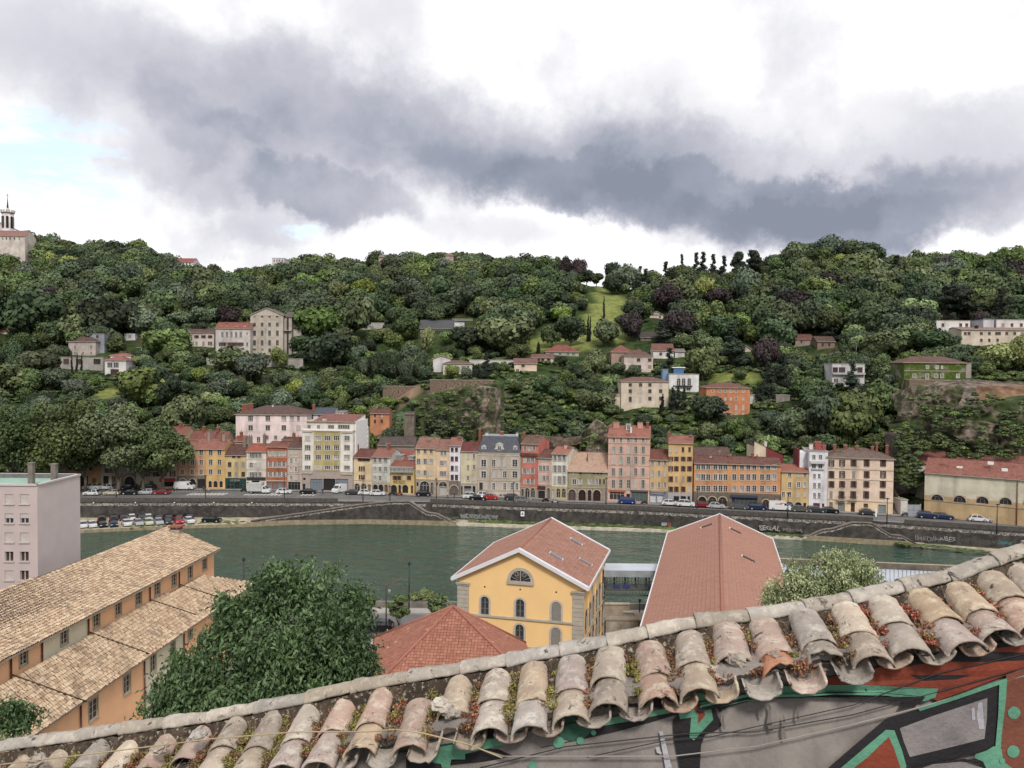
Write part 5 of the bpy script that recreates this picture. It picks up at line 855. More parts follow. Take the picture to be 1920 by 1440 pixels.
LAND = [(15, 440, 'the basilica'), (345, 492, 'the red roofed ridge building'), (520, 495, 'the white tower block'), (155, 655, 'the beige hipped villa'), (215, 690, 'the white modern villa'), (380, 640, 'the low convent wing'), (435, 640, 'the convent chapel wing'), (500, 620, 'the tall convent'), (697, 612, 'the concrete box house'), (820, 608, 'the slate roofed house'), (870, 700, 'the rock terrace bungalow'), (1000, 685, 'the L shaped villa'), (1055, 658, 'the red roofed bungalow'),
        (1130, 600, 'the meadow'), (1195, 680, 'the wide beige villa'), (1228, 592, 'the small pink gabled house'), (1240, 655, 'the white gabled house'), (1280, 715, 'the arched white villa'), (1205, 740, 'the beige four storey house'), (1365, 750, 'the bright orange block'), (1395, 655, 'the coral roofed house'), (1510, 640, 'the brown house'), (1590, 700, 'the white modernist villa'), (1755, 690, 'the ivy villa'), (1830, 620, 'the institute'), (1790, 585, 'the old stone mansion'),
        (710, 780, 'the small orange house'), (530, 790, 'the pale pink block'), (865, 780, 'the brown rock spur'), (1120, 830, 'the rock cleft'), (1180, 800, 'the tallest pink house roof'), (1440, 830, 'the slanting maroon house'), (1600, 840, 'the peach house'), (1800, 800, 'the overgrown cliff'), (400, 770, 'the lower left slope'), (240, 720, 'the left lawn')]
_used = {}
def tree_label(k, px, py):
    l = min(LAND, key=lambda q: (q[0]-px)**2+(q[1]-py)**2*1.3); dx, dy = px-l[0], py-l[1]
    v = ('high above' if dy < -70 else 'above' if dy < -18 else 'well below' if dy > 60 else 'below' if dy > 18 else 'level with'); s = ('far left of' if dx < -70 else 'left of' if dx < -12 else 'far right of' if dx > 70 else 'right of' if dx > 12 else '')
    rel = (v if not s else (s if v == 'level with' else f'{v} and {s}')); base = f'{KIND[k][1]} {rel} {l[2]}'
    n = _used.get(base, 0); _used[base] = n+1
    ad = ['', 'small ', 'tall ', 'rounded ', 'broad ', 'narrow ', 'dense ', 'tufted ', 'leaning ', 'shaggy ']
    return (ad[n % 10]+base)
TG = {'g': 'broadleaf trees on the wooded hillside', 'd': 'broadleaf trees on the wooded hillside', 'l': 'broadleaf trees on the wooded hillside', 'b': 'broadleaf trees on the wooded hillside', 'y': 'broadleaf trees on the wooded hillside', 'p': 'purple trees on the hillside', 'c': 'conifers on the hillside', 't': 'cypresses on the hillside', 'k': 'cedars on the hillside'}
def put_tree(k, P, rx, hz, label=None, vi=None, ch=None):
    ms = PR[k]; o = bpy.data.objects.new(KIND[k][0], ms[rnd.randrange(len(ms)) if vi is None else vi]); col_link(o); o.location = P; o.scale = (rx, rx, hz/HGT.get(k, 1.85)); o.rotation_euler = (0, 0, rnd.uniform(0, 6.28))
    px, py = proj((P[0], P[1], P[2]+hz*.6)); tag(o, label or tree_label(k, px, py), 'tree', TG[k]); return o
PLACED = []
SPECIAL = [  # kind, x centre, top row, width px, base row
 ('l', 952, 588, 108, 672), ('d', 870, 610, 62, 668), ('l', 603, 570, 95, 655), ('g', 663, 543, 74, 640), ('l', 314, 612, 92, 680), ('l', 148, 618, 50, 660), ('g', 78, 650, 70, 712), ('b', 265, 575, 55, 632), ('g', 138, 587, 60, 648), ('d', 55, 540, 110, 640), ('d', 200, 550, 100, 640),
 ('g', 435, 648, 70, 705), ('b', 470, 660, 60, 722), ('y', 523, 650, 34, 695), ('d', 620, 620, 80, 700), ('p', 427, 572, 50, 620), ('b', 385, 575, 50, 615), ('b', 340, 585, 46, 612), ('d', 705, 660, 32, 720), ('b', 685, 670, 24, 715), ('d', 735, 660, 28, 718), ('b', 765, 675, 30, 718), ('d', 790, 660, 28, 716), ('t', 655, 680, 16, 722), ('y', 800, 613, 30, 665), ('y', 760, 612, 36, 640), ('y', 720, 615, 40, 645), ('l', 840, 620, 28, 650), ('g', 738, 622, 34, 660),
 ('c', 912, 662, 26, 708), ('l', 848, 684, 30, 710), ('b', 876, 690, 24, 710), ('t', 887, 684, 5, 710), ('t', 892, 684, 5, 710), ('t', 897, 684, 5, 710), ('g', 940, 680, 26, 700), ('t', 978, 696, 10, 708),
 ('d', 1070, 592, 60, 650), ('g', 1035, 608, 40, 652), ('t', 1132, 556, 5, 600), ('t', 1102, 591, 6, 642), ('t', 1106, 594, 5, 641), ('t', 1008, 641, 5, 664), ('t', 1011, 642, 5, 664), ('d', 1147, 512, 40, 552), ('b', 1172, 498, 50, 548), ('g', 1135, 600, 50, 650), ('d', 1168, 590, 36, 612), ('d', 1190, 565, 50, 610),
 ('p', 1060, 480, 26, 508), ('p', 1085, 484, 30, 512), ('d', 1047, 480, 22, 505), ('d', 1150, 490, 32, 512),
 ('c', 1278, 476, 14, 514), ('c', 1305, 473, 20, 520), ('c', 1318, 472, 22, 520), ('c', 1337, 476, 20, 520), ('c', 1357, 479, 20, 520), ('k', 1386, 470, 34, 520), ('k', 1411, 468, 34, 520), ('c', 1248, 490, 20, 525), ('c', 1200, 500, 22, 535), ('t', 1302, 510, 7, 540), ('c', 1210, 505, 30, 550),
 ('p', 1350, 540, 48, 575), ('p', 1272, 580, 56, 640), ('p', 1185, 585, 44, 640), ('c', 1240, 600, 44, 650), ('t', 1296, 596, 7, 640), ('p', 1438, 632, 52, 695), ('c', 1372, 606, 56, 690), ('l', 1318, 646, 60, 715), ('l', 1342, 598, 34, 640), ('c', 1255, 654, 36, 708), ('g', 1190, 685, 30, 712), ('d', 1160, 680, 30, 708), ('l', 1388, 695, 24, 714),
 ('t', 1262, 724, 14, 775), ('t', 1273, 724, 12, 775), ('t', 1281, 724, 12, 775), ('t', 1241, 740, 10, 782), ('d', 1322, 740, 60, 800), ('k', 1335, 742, 60, 800), ('c', 1440, 672, 34, 752), ('c', 1468, 664, 30, 730), ('c', 1597, 678, 38, 742), ('y', 1424, 712, 14, 740),
 ('d', 1118, 512, 30, 534), ('d', 1100, 505, 34, 534), ('k', 1797, 532, 90, 605), ('c', 1787, 588, 30, 625), ('b', 1672, 700, 30, 726), ('y', 1640, 698, 22, 712), ('t', 1637, 700, 12, 745), ('g', 1662, 680, 44, 720), ('g', 1655, 615, 80, 680), ('d', 1745, 615, 70, 665), ('g', 1730, 610, 60, 662), ('y', 1868, 642, 70, 700), ('y', 1910, 625, 60, 700), ('g', 1700, 612, 60, 660), ('c', 1830, 612, 22, 645),
 ('t', 135, 662, 5, 718), ('t', 144, 662, 5, 717), ('t', 153, 664, 5, 717), ('d', 30, 640, 40, 700), ('g', 20, 680, 70, 740), ('g', 60, 690, 60, 740), ('g', 270, 685, 90, 765), ('d', 300, 690, 60, 770), ('g', 345, 740, 70, 820), ('d', 100, 690, 50, 735),
 ('g', 1650, 715, 60, 790), ('b', 1560, 760, 30, 835), ('d', 1540, 740, 80, 830), ('g', 1600, 735, 90, 840), ('l', 1440, 815, 44, 860), ('l', 1380, 782, 40, 830), ('d', 1352, 792, 20, 815), ('g', 1395, 800, 30, 830), ('b', 1410, 820, 26, 850), ('g', 1500, 760, 70, 830), ('y', 1372, 840, 10, 848), ('d', 1080, 790, 40, 845), ('d', 735, 800, 40, 850), ('d', 825, 775, 60, 850), ('g', 690, 812, 40, 862), ('l', 1702, 862, 40, 912), ('d', 1725, 745, 30, 810), ('d', 1200, 715, 40, 715)]
for k, x, top, wd, base in SPECIAL:
    P = hit(x, base); Y = P[1]; hz = PY(x, top, Y)[2]-P[2]; rx = wd/2/F*Y/(.95 if k not in 'tc' else (.42 if k == 't' else .55))
    if top < 500 and k == 'c': rx *= 1.3; hz -= .5
    put_tree(k, P, rx, hz+.3); PLACED.append((x, top, wd, base, Y))
    if top < 500 and k in 'ck': PROT.append((x-5, top, x+5, top+9, Y+30))
    if wd > 14: PROT.append((x-wd*.36, top+(base-top)*.12, x+wd*.36, top+(base-top)*.6, Y-1))
ZONES = [(p, 1) for p in MEADOWS]+[(p, 0) for p in ROCKS]
def blocked(px, py0, py1, r, Y):
    for x0, y0, x1, y1, YY in PROT:
        if Y < YY and px+r*.75 > x0 and px-r*.75 < x1 and py0 < y1-1 and py1 > y0: return True
    for poly, k in ZONES:
        ys = [q[1] for q in poly]
        if py0 > max(ys) or py1 < min(ys): continue
        for q in ((px, py1), (px, (py0+py1)/2), (px-r*.7, (py0+py1)/2), (px+r*.7, (py0+py1)/2), (px, py0+2), (px-r*(1 if k else .6), py1-4), (px+r*(1 if k else .6), py1-4), (px-r*k, (py0+py1)/2), (px+r*k, (py0+py1)/2)):
            if inpoly(*q, poly): return True
    return False
cand = []
for Y in np.arange(205, 505, 6.2):
    X = -Y*.70
    while X < Y*.70:
        X += rnd.uniform(5.2, 9.2) if Y > 300 else rnd.uniform(3.4, 6.2)
        y = Y+rnd.uniform(-2.8, 2.8); t = y-fac_Y(X)
        if t < 18: continue
        if t > 275: continue
        z = tz(X, y); px, _ = proj((X, y, z)); far = t > 115
        r = 3.7+5.0*rnd.random()**1.6 if far else rnd.uniform(2.2, 4.6); h_ = r*rnd.uniform(1.55, 2.05)
        if t < 60 and 920 < px < 1300: r *= .7; h_ *= .6
        if 1640 < px and t < 60: r *= .6; h_ *= .5
        _, py0 = proj((X, y, z+h_)); _, py1 = proj((X, y, z)); rp = r*F/y
        if blocked(px, py0, py1, rp, y): continue
        k = rnd.choices('gdlbpcy', (50, 36, 4.5, 8, .25, 1.0, 1.2))[0]
        if px > 1180 and py1 < 640 and rnd.random() < .07: k = 'p' if rnd.random() < .4 else 'c'
        cand.append((rp, k, X, y, z, r, h_, px, py0))
# those that show largest stay single, the rest of the wood is one mass
print('TREES', len(cand)); vis = [c for c in cand if -20 < c[7] < 1940]; vis.sort(key=lambda c: -c[0]); single = vis[:215]; ids = {id(c) for c in single}
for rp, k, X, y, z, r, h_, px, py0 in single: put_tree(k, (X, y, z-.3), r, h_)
rest = [c for c in cand if id(c) not in ids]
pc = bpy.data.collections.new('tree_prototypes'); order = []; kk = 'gdlbpcy'
for k in kk:
    for me in PR[k]: o = bpy.data.objects.new('proto_%02d' % len(order), me); pc.objects.link(o); order.append(k)
me = bpy.data.meshes.new('woodland'); me.from_pydata([(c[2], c[3], c[4]-.3) for c in rest], [], [])
vi = []; 
for c in rest: ch = [i for i, q in enumerate(order) if q == c[1]]; vi.append(rnd.choice(ch))
a = me.attributes.new('vi', 'INT', 'POINT'); a.data.foreach_set('value', vi)
a = me.attributes.new('sc', 'FLOAT_VECTOR', 'POINT'); a.data.foreach_set('vector', np.array([(c[5], c[5], c[6]/HGT.get(c[1], 1.85)) for c in rest], np.float32).ravel())
a = me.attributes.new('rz', 'FLOAT_VECTOR', 'POINT'); a.data.foreach_set('vector', np.array([(0, 0, rnd.uniform(0, 6.28)) for c in rest], np.float32).ravel())
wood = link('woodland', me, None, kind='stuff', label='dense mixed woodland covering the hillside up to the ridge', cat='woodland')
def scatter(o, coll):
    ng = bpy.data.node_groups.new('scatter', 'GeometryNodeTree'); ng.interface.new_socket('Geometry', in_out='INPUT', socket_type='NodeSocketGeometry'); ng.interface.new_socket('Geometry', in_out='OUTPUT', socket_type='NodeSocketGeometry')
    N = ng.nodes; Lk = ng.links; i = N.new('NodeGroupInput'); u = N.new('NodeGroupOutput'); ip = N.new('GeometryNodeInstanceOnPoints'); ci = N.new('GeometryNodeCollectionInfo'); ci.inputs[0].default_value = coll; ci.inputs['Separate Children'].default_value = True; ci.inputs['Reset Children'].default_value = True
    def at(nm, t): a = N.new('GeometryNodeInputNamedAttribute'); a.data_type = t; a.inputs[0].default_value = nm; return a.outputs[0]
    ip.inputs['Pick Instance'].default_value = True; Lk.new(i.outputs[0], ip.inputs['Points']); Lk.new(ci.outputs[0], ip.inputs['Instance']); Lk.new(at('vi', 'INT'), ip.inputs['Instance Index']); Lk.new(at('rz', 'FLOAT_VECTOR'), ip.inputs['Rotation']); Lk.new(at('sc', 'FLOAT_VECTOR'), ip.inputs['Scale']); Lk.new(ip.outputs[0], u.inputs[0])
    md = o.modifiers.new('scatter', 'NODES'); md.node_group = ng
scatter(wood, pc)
# shrubs and ivy on the lower slope: nobody could count them
bm_ = [crown('shrub', 200+i, 420, .30, L_GREEN if i < 2 else L_LIGHT, lobes=7, sz=.6) for i in range(3)]+[crown('shrub', 210, 420, .3, L_DARK, lobes=7, sz=.6)]
sc2 = bpy.data.collections.new('shrub_prototypes'); [sc2.objects.link(bpy.data.objects.new('shrub_proto_%d' % i, m)) for i, m in enumerate(bm_)]
pts = []
for _ in range(9000):
    px = rnd.uniform(-30, 1950); t = rnd.uniform(11, 105); Y0 = float(fac_Y((px-960)/F*230)); Y = Y0+t; X = (px-960)/F*Y; z = tz(X, Y); px2, py = proj((X, Y, z)); r = rnd.uniform(.8, 2.0)
    if any(inpoly(px2, py, p) for p in MEADOWS) or any(inpoly(px2, py, p) for p in SOILS): continue
    if any(inpoly(px2, py, p) for p in ROCKS) and rnd.random() < .6: continue
    if blocked(px2, py-r*1.0*F/Y, py, r*F/Y*.6, Y) and rnd.random() < .93: continue
    pts.append((X, Y, z-.2, r))
# low growth clinging to the rock faces
for (x0, x1, y0, y1, off, n_) in ((797, 905, 735, 835, 36, 150), (1690, 1925, 775, 905, 23, 420), (1700, 1925, 790, 900, 17, 700), (1690, 1925, 740, 860, 27, 500), (1690, 1925, 760, 900, 31, 500), (930, 1100, 760, 850, 20, 160), (1095, 1146, 795, 850, 11, 30), (1672, 1722, 805, 915, 13, 150), (1675, 1715, 800, 880, 9, 60)):
    for _ in range(n_):
        px = rnd.uniform(x0, x1); row = rnd.uniform(y0, y1); 
        if noise.noise(Vector((px*.03, row*.05, 8))) < .02 and n_ != 150: continue
        Yc = float(fac_Y((px-960)/F*215))+off-6*(row-y0)/(y1-y0); P = PY(px, row, Yc); pts.append((P[0], P[1]-1.2, P[2]-.3, rnd.uniform(.6, 1.3)))
me = bpy.data.meshes.new('hillside_shrubs'); me.from_pydata([p[:3] for p in pts], [], [])
a = me.attributes.new('vi', 'INT', 'POINT'); a.data.foreach_set('value', [rnd.choice((0, 0, 1, 1, 2, 3)) for _ in pts]); a = me.attributes.new('sc', 'FLOAT_VECTOR', 'POINT'); a.data.foreach_set('vector', np.array([(p[3], p[3], p[3]*rnd.uniform(.6, 1)) for p in pts], np.float32).ravel()); a = me.attributes.new('rz', 'FLOAT_VECTOR', 'POINT'); a.data.foreach_set('vector', np.array([(0, 0, rnd.uniform(0, 6.28)) for c in pts], np.float32).ravel())
sh = link('hillside_shrubs', me, None, kind='stuff', label='thick green shrubs and ivy covering the lower slope', cat='shrubs'); scatter(sh, sc2)
# meadow mown grass tufts are in the hillside colour; grass along the lower quay
pts = []
for x0, x1, n_, hh in ((235, 470, 60, .5), (480, 560, 40, .5), (880, 1240, 170, .75), (1250, 1330, 60, .9), (1430, 1510, 80, .6), (1690, 1900, 120, .7), (760, 860, 26, .6)):
    for _ in range(n_):
        x = rnd.uniform(x0, x1); X = (x-960)/F*195; e, p = edge_Y(X), par_Y(X); f = rnd.random()**1.6 if x > 600 else rnd.random()*.35; Y = p-.3-(p-e-1)*f if x > 600 else e+.8+(p-e)*f; z = -4.05 if not 760 < x < 860 else -3.5; pts.append((X*Y/195, Y, z, rnd.uniform(.35, .8)*hh*1.3))
me = bpy.data.meshes.new('quay_weeds'); me.from_pydata([p[:3] for p in pts], [], [])
a = me.attributes.new('vi', 'INT', 'POINT'); a.data.foreach_set('value', [rnd.choice((0, 2, 2)) for _ in pts]); a = me.attributes.new('sc', 'FLOAT_VECTOR', 'POINT'); a.data.foreach_set('vector', np.array([(p[3]*1.4, p[3], p[3]*.5) for p in pts], np.float32).ravel()); a = me.attributes.new('rz', 'FLOAT_VECTOR', 'POINT'); a.data.foreach_set('vector', np.zeros(3*len(pts), np.float32))
qv = link('quay_weeds', me, None, kind='stuff', label='green weeds growing along the foot of the embankment wall', cat='weeds'); scatter(qv, sc2)
strip('grass_verge', -8, 44, lambda x: edge_Y(x)+1.2, lambda x: par_Y(x)-.02, -4.0, GRASSM, step=1); strip('grass_verge', 58, 72, lambda x: edge_Y(x)+.7, lambda x: par_Y(x)-.02, -4.0, GRASSM, step=1); strip('grass_verge', 93, 160, lambda x: edge_Y(x)+.9, lambda x: par_Y(x)-.02, -4.0, GRASSM, step=1)
# plane trees on the quay (left)
def limb_tree(name, label, P, H_, R_, trunk_h, n, leaf, m, bark, seed, lobes=26, cat='tree', group=None, sq=.8, asp=1.3):
    rng = np.random.RandomState(seed); root = empty(name, P, label=label, cat=cat, group=group)
    mb = MB(); mb.tube([(0, 0, -.3), (.1, 0, trunk_h*.6), (0, .1, trunk_h)], R_*.05+.05, bark, 8, R_*.036); L = []; zc = trunk_h+(H_-trunk_h)*.48
    for k in range(lobes):
        d = rng.normal(size=3); d /= np.linalg.norm(d); d[2] = d[2]*.9+.1; q = rng.uniform(.45, .8); c = np.array([d[0]*R_*q, d[1]*R_*q, zc+d[2]*(H_-trunk_h)*.5*q]); L.append((*c, rng.uniform(.2, .36)*R_))
        if k < 9: mb.tube([(0, 0, trunk_h*.85), tuple(c*.45+np.array([0, 0, trunk_h*.5])), tuple(c)], R_*.024, bark, 6, R_*.006)
    mb.build('trunk', root); L = np.array(L); w_ = L[:, 3]**2; ks = rng.choice(len(L), n, p=w_/w_.sum()); d = rng.normal(size=(n, 3)); d /= np.linalg.norm(d, axis=1)[:, None]
    C = L[ks, :3]+d*(L[ks, 3]*(1+rng.normal(size=n)*.09)*rng.choice([1, .75, .5], n, p=[.72, .2, .08]))[:, None]*np.array([1, 1, sq]); N = d*.9+rng.normal(size=(n, 3))*.45+np.array([0, 0, .25]); N /= np.linalg.norm(N, axis=1)[:, None]
    V, Q = leaf_quads(C, N, leaf*rng.uniform(.6, 1.3, n), rng, asp, .2); lv = np.clip(rng.uniform(0, 1, n)*.8+rng.uniform(-.15, .15, len(L))[ks]+.1, 0, 1)
    link('crown', np_mesh('crown', V, Q, [m], {'lv': ('FACE', lv)}), root); return root
L_PLANE = leafmat('plane_leaves', (.024, .046, .013), (.125, .18, .05))
for i, (x, top, wd, base, dY, lab) in enumerate(((30, 755, 170, 930, -7, 'large plane tree at the far left end of the quay'), (110, 738, 165, 930, -8, 'tallest plane tree, left of the two big crowns on the quay'), (160, 790, 120, 925, -4, 'plane tree with bare trunk behind the pale tower block'), (222, 755, 150, 925, -6, 'plane tree with pale trunk before the grey beige house'), (268, 775, 120, 925, -5, 'plane tree before the arched greige house'), (305, 800, 110, 922, -4, 'rightmost plane tree beside the golden houses'), (-30, 770, 160, 930, -5, 'plane tree mostly cut off by the left edge'))):
    A = fac(x); Y = A[1]+dY; P = PY(x, base, Y); P[2] = 0; H_ = PY(x, top, Y)[2]; limb_tree('plane_tree', lab, P, H_, wd/2/F*Y, 4.2, 9000, .62, L_PLANE, BARKP, 300+i, group='plane trees on the left quay')
# ---------------------------------------------------------------- cars
RUB = mat('tyre', (.02, .02, .02), .9); RIM = mat('wheel_rim', (.35, .35, .36), .4, spec=.6); CGL = mat('car_glass', (.02, .024, .028), .08, .1, spec=.7); LMP = mat('headlight', (.6, .6, .62), .2, spec=.8); TLM = mat('tail_light', (.35, .02, .02), .3)
PROF = {  # stations: x, z belt ; roof line ; L, W, H
 'hatchback': (4.0, 1.74, [(-2.0, .55), (-1.93, .82), (-1.2, .95), (-.9, .98), (1.6, 1.0), (1.95, .9), (2.0, .5)], [(-1.15, .93), (-.45, 1.42), (.3, 1.48), (1.3, 1.40), (1.85, .98)]),
 'estate': (4.5, 1.8, [(-2.25, .55), (-2.15, .85), (-1.3, .98), (2.0, 1.02), (2.22, .9), (2.25, .5)], [(-1.25, .96), (-.5, 1.42), (.4, 1.50), (1.7, 1.44), (2.15, 1.0)]),
 'saloon': (4.5, 1.78, [(-2.25, .5), (-2.15, .78), (-1.2, .93), (1.4, .98), (2.15, .95), (2.25, .5)], [(-1.15, .91), (-.4, 1.36), (.5, 1.40), (1.1, 1.32), (1.7, .96)]),
 'suv': (4.4, 1.86, [(-2.2, .6), (-2.1, 1.0), (-1.3, 1.1), (1.95, 1.14), (2.15, 1.0), (2.2, .55)], [(-1.25, 1.08), (-.6, 1.6), (.3, 1.68), (1.6, 1.62), (2.05, 1.12)]),
 'van': (5.3, 2.0, [(-2.65, .6), (-2.55, 1.05), (-2.0, 1.25), (-1.9, 1.28), (2.6, 1.3), (2.65, .5)], [(-2.0, 1.25), (-1.35, 2.05), (-1.1, 2.22), (2.55, 2.2), (2.62, 1.3)])}
CM = {}
def carpaint(c):
    return mat('car_paint_'+c, lin(c, .75), .25, .04, 2, spec=.6)
def car_meshes(kind, c):
    if (kind, c) in CM: return CM[kind, c]
    L, W, low, top = PROF[kind]; m = carpaint(c); hw = W/2
    def hull(prof, z0, w0, w1, m_, mb, closed=True):
        n = len(prof); A = [(x, -w1, z) for x, z in prof]; Bq = [(x, w1, z) for x, z in prof]; A0 = [(x, -w0, z0 if z0 is not None else z) for x, z in prof]; B0 = [(x, w0, z0 if z0 is not None else z) for x, z in prof]
        for i in range(n-1):
            mb.face([A[i], Bq[i], Bq[i+1], A[i+1]], m_, True); mb.face([A0[i], A[i], A[i+1], A0[i+1]], m_); mb.face([Bq[i], B0[i], B0[i+1], Bq[i+1]], m_)
        mb.face([A0[0], B0[0], Bq[0], A[0]], m_); mb.face([B0[-1], A0[-1], A[-1], Bq[-1]], m_)
    body = MB(); hull(low, .28, hw, hw*.97, m, body); body.face([(low[0][0], -hw, .28), (low[-1][0], -hw, .28), (low[-1][0], hw, .28), (low[0][0], hw, .28)], BLACKM)
    zb = .95
    # roof skin and pillars over the glass
    t = top; gl = MB()
    if kind == 'van':
        hull([(t[0][0], t[0][1]), *t[1:]], 1.2, hw*.97, hw*.88, m, body); gl.face([(-2.02, -hw*.8, 1.3), (-2.02, hw*.8, 1.3), (-1.42, hw*.76, 2.0), (-1.42, -hw*.76, 2.0)], CGL)
        for s in (-1, 1): gl.face([(-1.75, s*hw*.965, 1.32), (-.95, s*hw*.965, 1.32), (-.95, s*hw*.91, 1.88), (-1.35, s*hw*.91, 1.88)], CGL)
    else:
        n = len(t); A = [(x, -hw*(.95 if i in (0, n-1) else .74), z) for i, (x, z) in enumerate(t)]; Bq = [(x, -y, z) for x, y, z in A]
        for i in range(n-1): (gl if i in (0, n-2) else body).face([A[i], Bq[i], Bq[i+1], A[i+1]], CGL if i in (0, n-2) else m, True)
        for S, s in ((A, -1), (Bq, 1)):
            base0 = (t[0][0], s*hw*.95, t[0][1]-.02); base1 = (t[-1][0], s*hw*.95, t[-1][1]-.02); P = [S[i] for i in range(n)]; gl.face([base0]+P[1:-1]+[base1], CGL)
            for i, w_ in ((1, .05), (2, .06), (3, .09)):
                x, y, z = P[i] if i < n else P[-1]; xb = {1: t[0][0]+.08, 2: t[2][0]+.05, 3: t[3][0]+.35}[i]; body.face([(x-w_, y+s*.012, z), (x+w_, y+s*.012, z), (xb+w_, s*hw*.962, zb), (xb-w_, s*hw*.962, zb)], m)
    li = MB(); x0 = low[0][0]-.01; z_ = low[1][1]-.16; [li.box(x0-.02, x0+.25, s*hw*.72-.22, s*hw*.72+.22, z_-.09, z_+.07, LMP) for s in (-1, 1)]
    tl = MB(); x1 = low[-1][0]; [tl.box(x1-.2, x1+.02, s*hw*.8-.15, s*hw*.8+.15, .72, .95, TLM) for s in (-1, 1)]
    wh = MB(); R_ = .33; wh.tube([(0, -.11, 0), (0, .11, 0)], R_, RUB, 14); wh.tube([(0, -.13, 0), (0, .13, 0)], R_*.62, RIM, 10)
    CM[kind, c] = (body.mesh('body'), gl.mesh('window'), li.mesh('headlight'), tl.mesh('tail_light'), wh.mesh('wheel'), L, hw); return CM[kind, c]
CN = {'#e6e6e6': 'white', '#b9bcbf': 'silver', '#17181b': 'black', '#3a3c40': 'dark grey', '#8e1620': 'red', '#1f2f55': 'dark blue', '#2c3f86': 'blue', '#7b7d7c': 'grey', '#c9bfa6': 'beige', '#b81a24': 'bright red', '#5a5c55': 'olive grey', '#cfd6b8': 'pale yellow', '#c4cfc8': 'pale green'}
WORD = {'hatchback': 'hatchback', 'estate': 'estate car', 'saloon': 'saloon car', 'suv': 'tall car', 'van': 'van'}
def car(kind, c, P, rz, label, group):
    body, gl, li, tl, wh, L, hw = car_meshes(kind, c); r = empty('van' if kind == 'van' else 'parked_car', P, rz, label=label, cat='van' if kind == 'van' else 'car', group=group)
    for nm, me in (('body', body), ('car_window', gl), ('headlight', li), ('tail_light', tl)): link(nm, me, r)
    for sx in (-L*.31, L*.31):
        for sy in (-hw+.08, hw-.08): o = link('wheel', wh, r); o.location = (sx, sy, .33)
    return r
def house_near(x):
    best = min(HOUSES, key=lambda h: abs((zz(h[0].z, h[0].um, 0)[0])-x)); w = best[1].split(); return best[1]
SHORT = {}
for b_, l_ in HOUSES:
    s = l_
    for cut in (' with ', ' over ', ' at ', ' beside ', ' beneath ', ' below ', ' between ', ' behind ', ' around '):
        if cut in s: s = s.split(cut)[0]
    SHORT[l_] = s
KEY = [(160, 'the dim greige house'), (225, 'the grey beige house'), (275, 'the pale beige house'), (318, 'the red awning'), (345, 'the stone passage'), (400, 'the golden yellow house'), (440, 'the green shopfront'), (485, 'the black shopfront'), (520, 'the rust orange house'), (555, 'the narrow pinkish house'), (600, 'the cream apartment block'), (640, 'the wide garage mouth'), (675, 'the cream yellow house'), (707, 'the pale grey green house'), (750, 'the bistro'), (795, 'the big glazed arch'), (830, 'the white garage door'), (852, 'the lavender house'), (880, 'the khaki beige house'), (930, 'the grey mansion'), (990, 'the coral house'), (1020, 'the dark passage'), (1050, 'the ivory house'), (1100, 'the four stone arches'), (1180, 'the tallest pink house'), (1235, 'the white shop shutters'), (1275, 'the slim yellow house'), (1320, 'the left end of the orange row'), (1350, 'the dark stone arches'), (1400, 'the middle of the orange row'), (1455, 'the right end of the orange row'), (1490, 'the small arched yellow house'), (1535, 'the maroon garage door'), (1565, 'the left side of the peach house'), (1640, 'the right side of the peach house'), (1745, 'the warehouse corner'), (1838, 'the middle of the warehouse'), (1890, 'the right part of the warehouse')]
W_, S_, B_, D_, R_, DB, BL, G_, BE, BR, OG, PY_, PG = '#e6e6e6', '#b9bcbf', '#17181b', '#3a3c40', '#8e1620', '#1f2f55', '#2c3f86', '#7b7d7c', '#c9bfa6', '#b81a24', '#5a5c55', '#cfd6b8', '#c4cfc8'
CARS = [(169, 929.5, 'hatchback', W_, 0), (207, 929, 'hatchback', BE, 0), (241, 928.3, 'saloon', B_, 0), (272, 927.7, 'hatchback', S_, 0), (300, 927.7, 'saloon', R_, 0), (184, 915, 'suv', PG, 0), (211, 915, 'hatchback', S_, 0), (280, 917, 'estate', D_, 0), (249, 916, 'estate', B_, 0), (344.5, 919, 'van', W_, 180), (531, 926.6, 'hatchback', W_, 180), (577, 927, 'saloon', B_, 180), (662, 928.4, 'saloon', D_, 180), (685, 928.8, 'hatchback', W_, 180), (707, 930, 'hatchback', W_, 180), (793.5, 931.5, 'hatchback', B_, 180),
        (883.5, 935.7, 'suv', W_, 180), (896, 939, 'saloon', B_, 180), (907, 934, 'hatchback', W_, 180), (919.5, 937.4, 'hatchback', BR, 180), (962, 939, 'suv', D_, 180), (979, 942.4, 'estate', G_, 180), (1176.7, 945.8, 'suv', BL, 180), (1257.4, 949.4, 'hatchback', W_, 180), (1287.5, 951.4, 'suv', W_, 180), (1317.8, 952.6, 'hatchback', R_, 180), (1345, 954, 'hatchback', S_, 180), (1386.8, 955.8, 'estate', OG, 180), (1422, 957.2, 'suv', DB, 180), (1464.4, 958.6, 'van', W_, 180), (1502.7, 960.6, 'estate', OG, 180), (1533, 961.8, 'estate', D_, 180), (1559.4, 963, 'hatchback', B_, 180), (1630.5, 966.8, 'hatchback', D_, 180), (1742.4, 973, 'suv', DB, 180), (1772, 974.8, 'estate', DB, 180), (1838, 979, 'hatchback', W_, 180), (1872.6, 981.2, 'hatchback', S_, 180), (1903.8, 983.3, 'estate', R_, 180)]
lb = {}
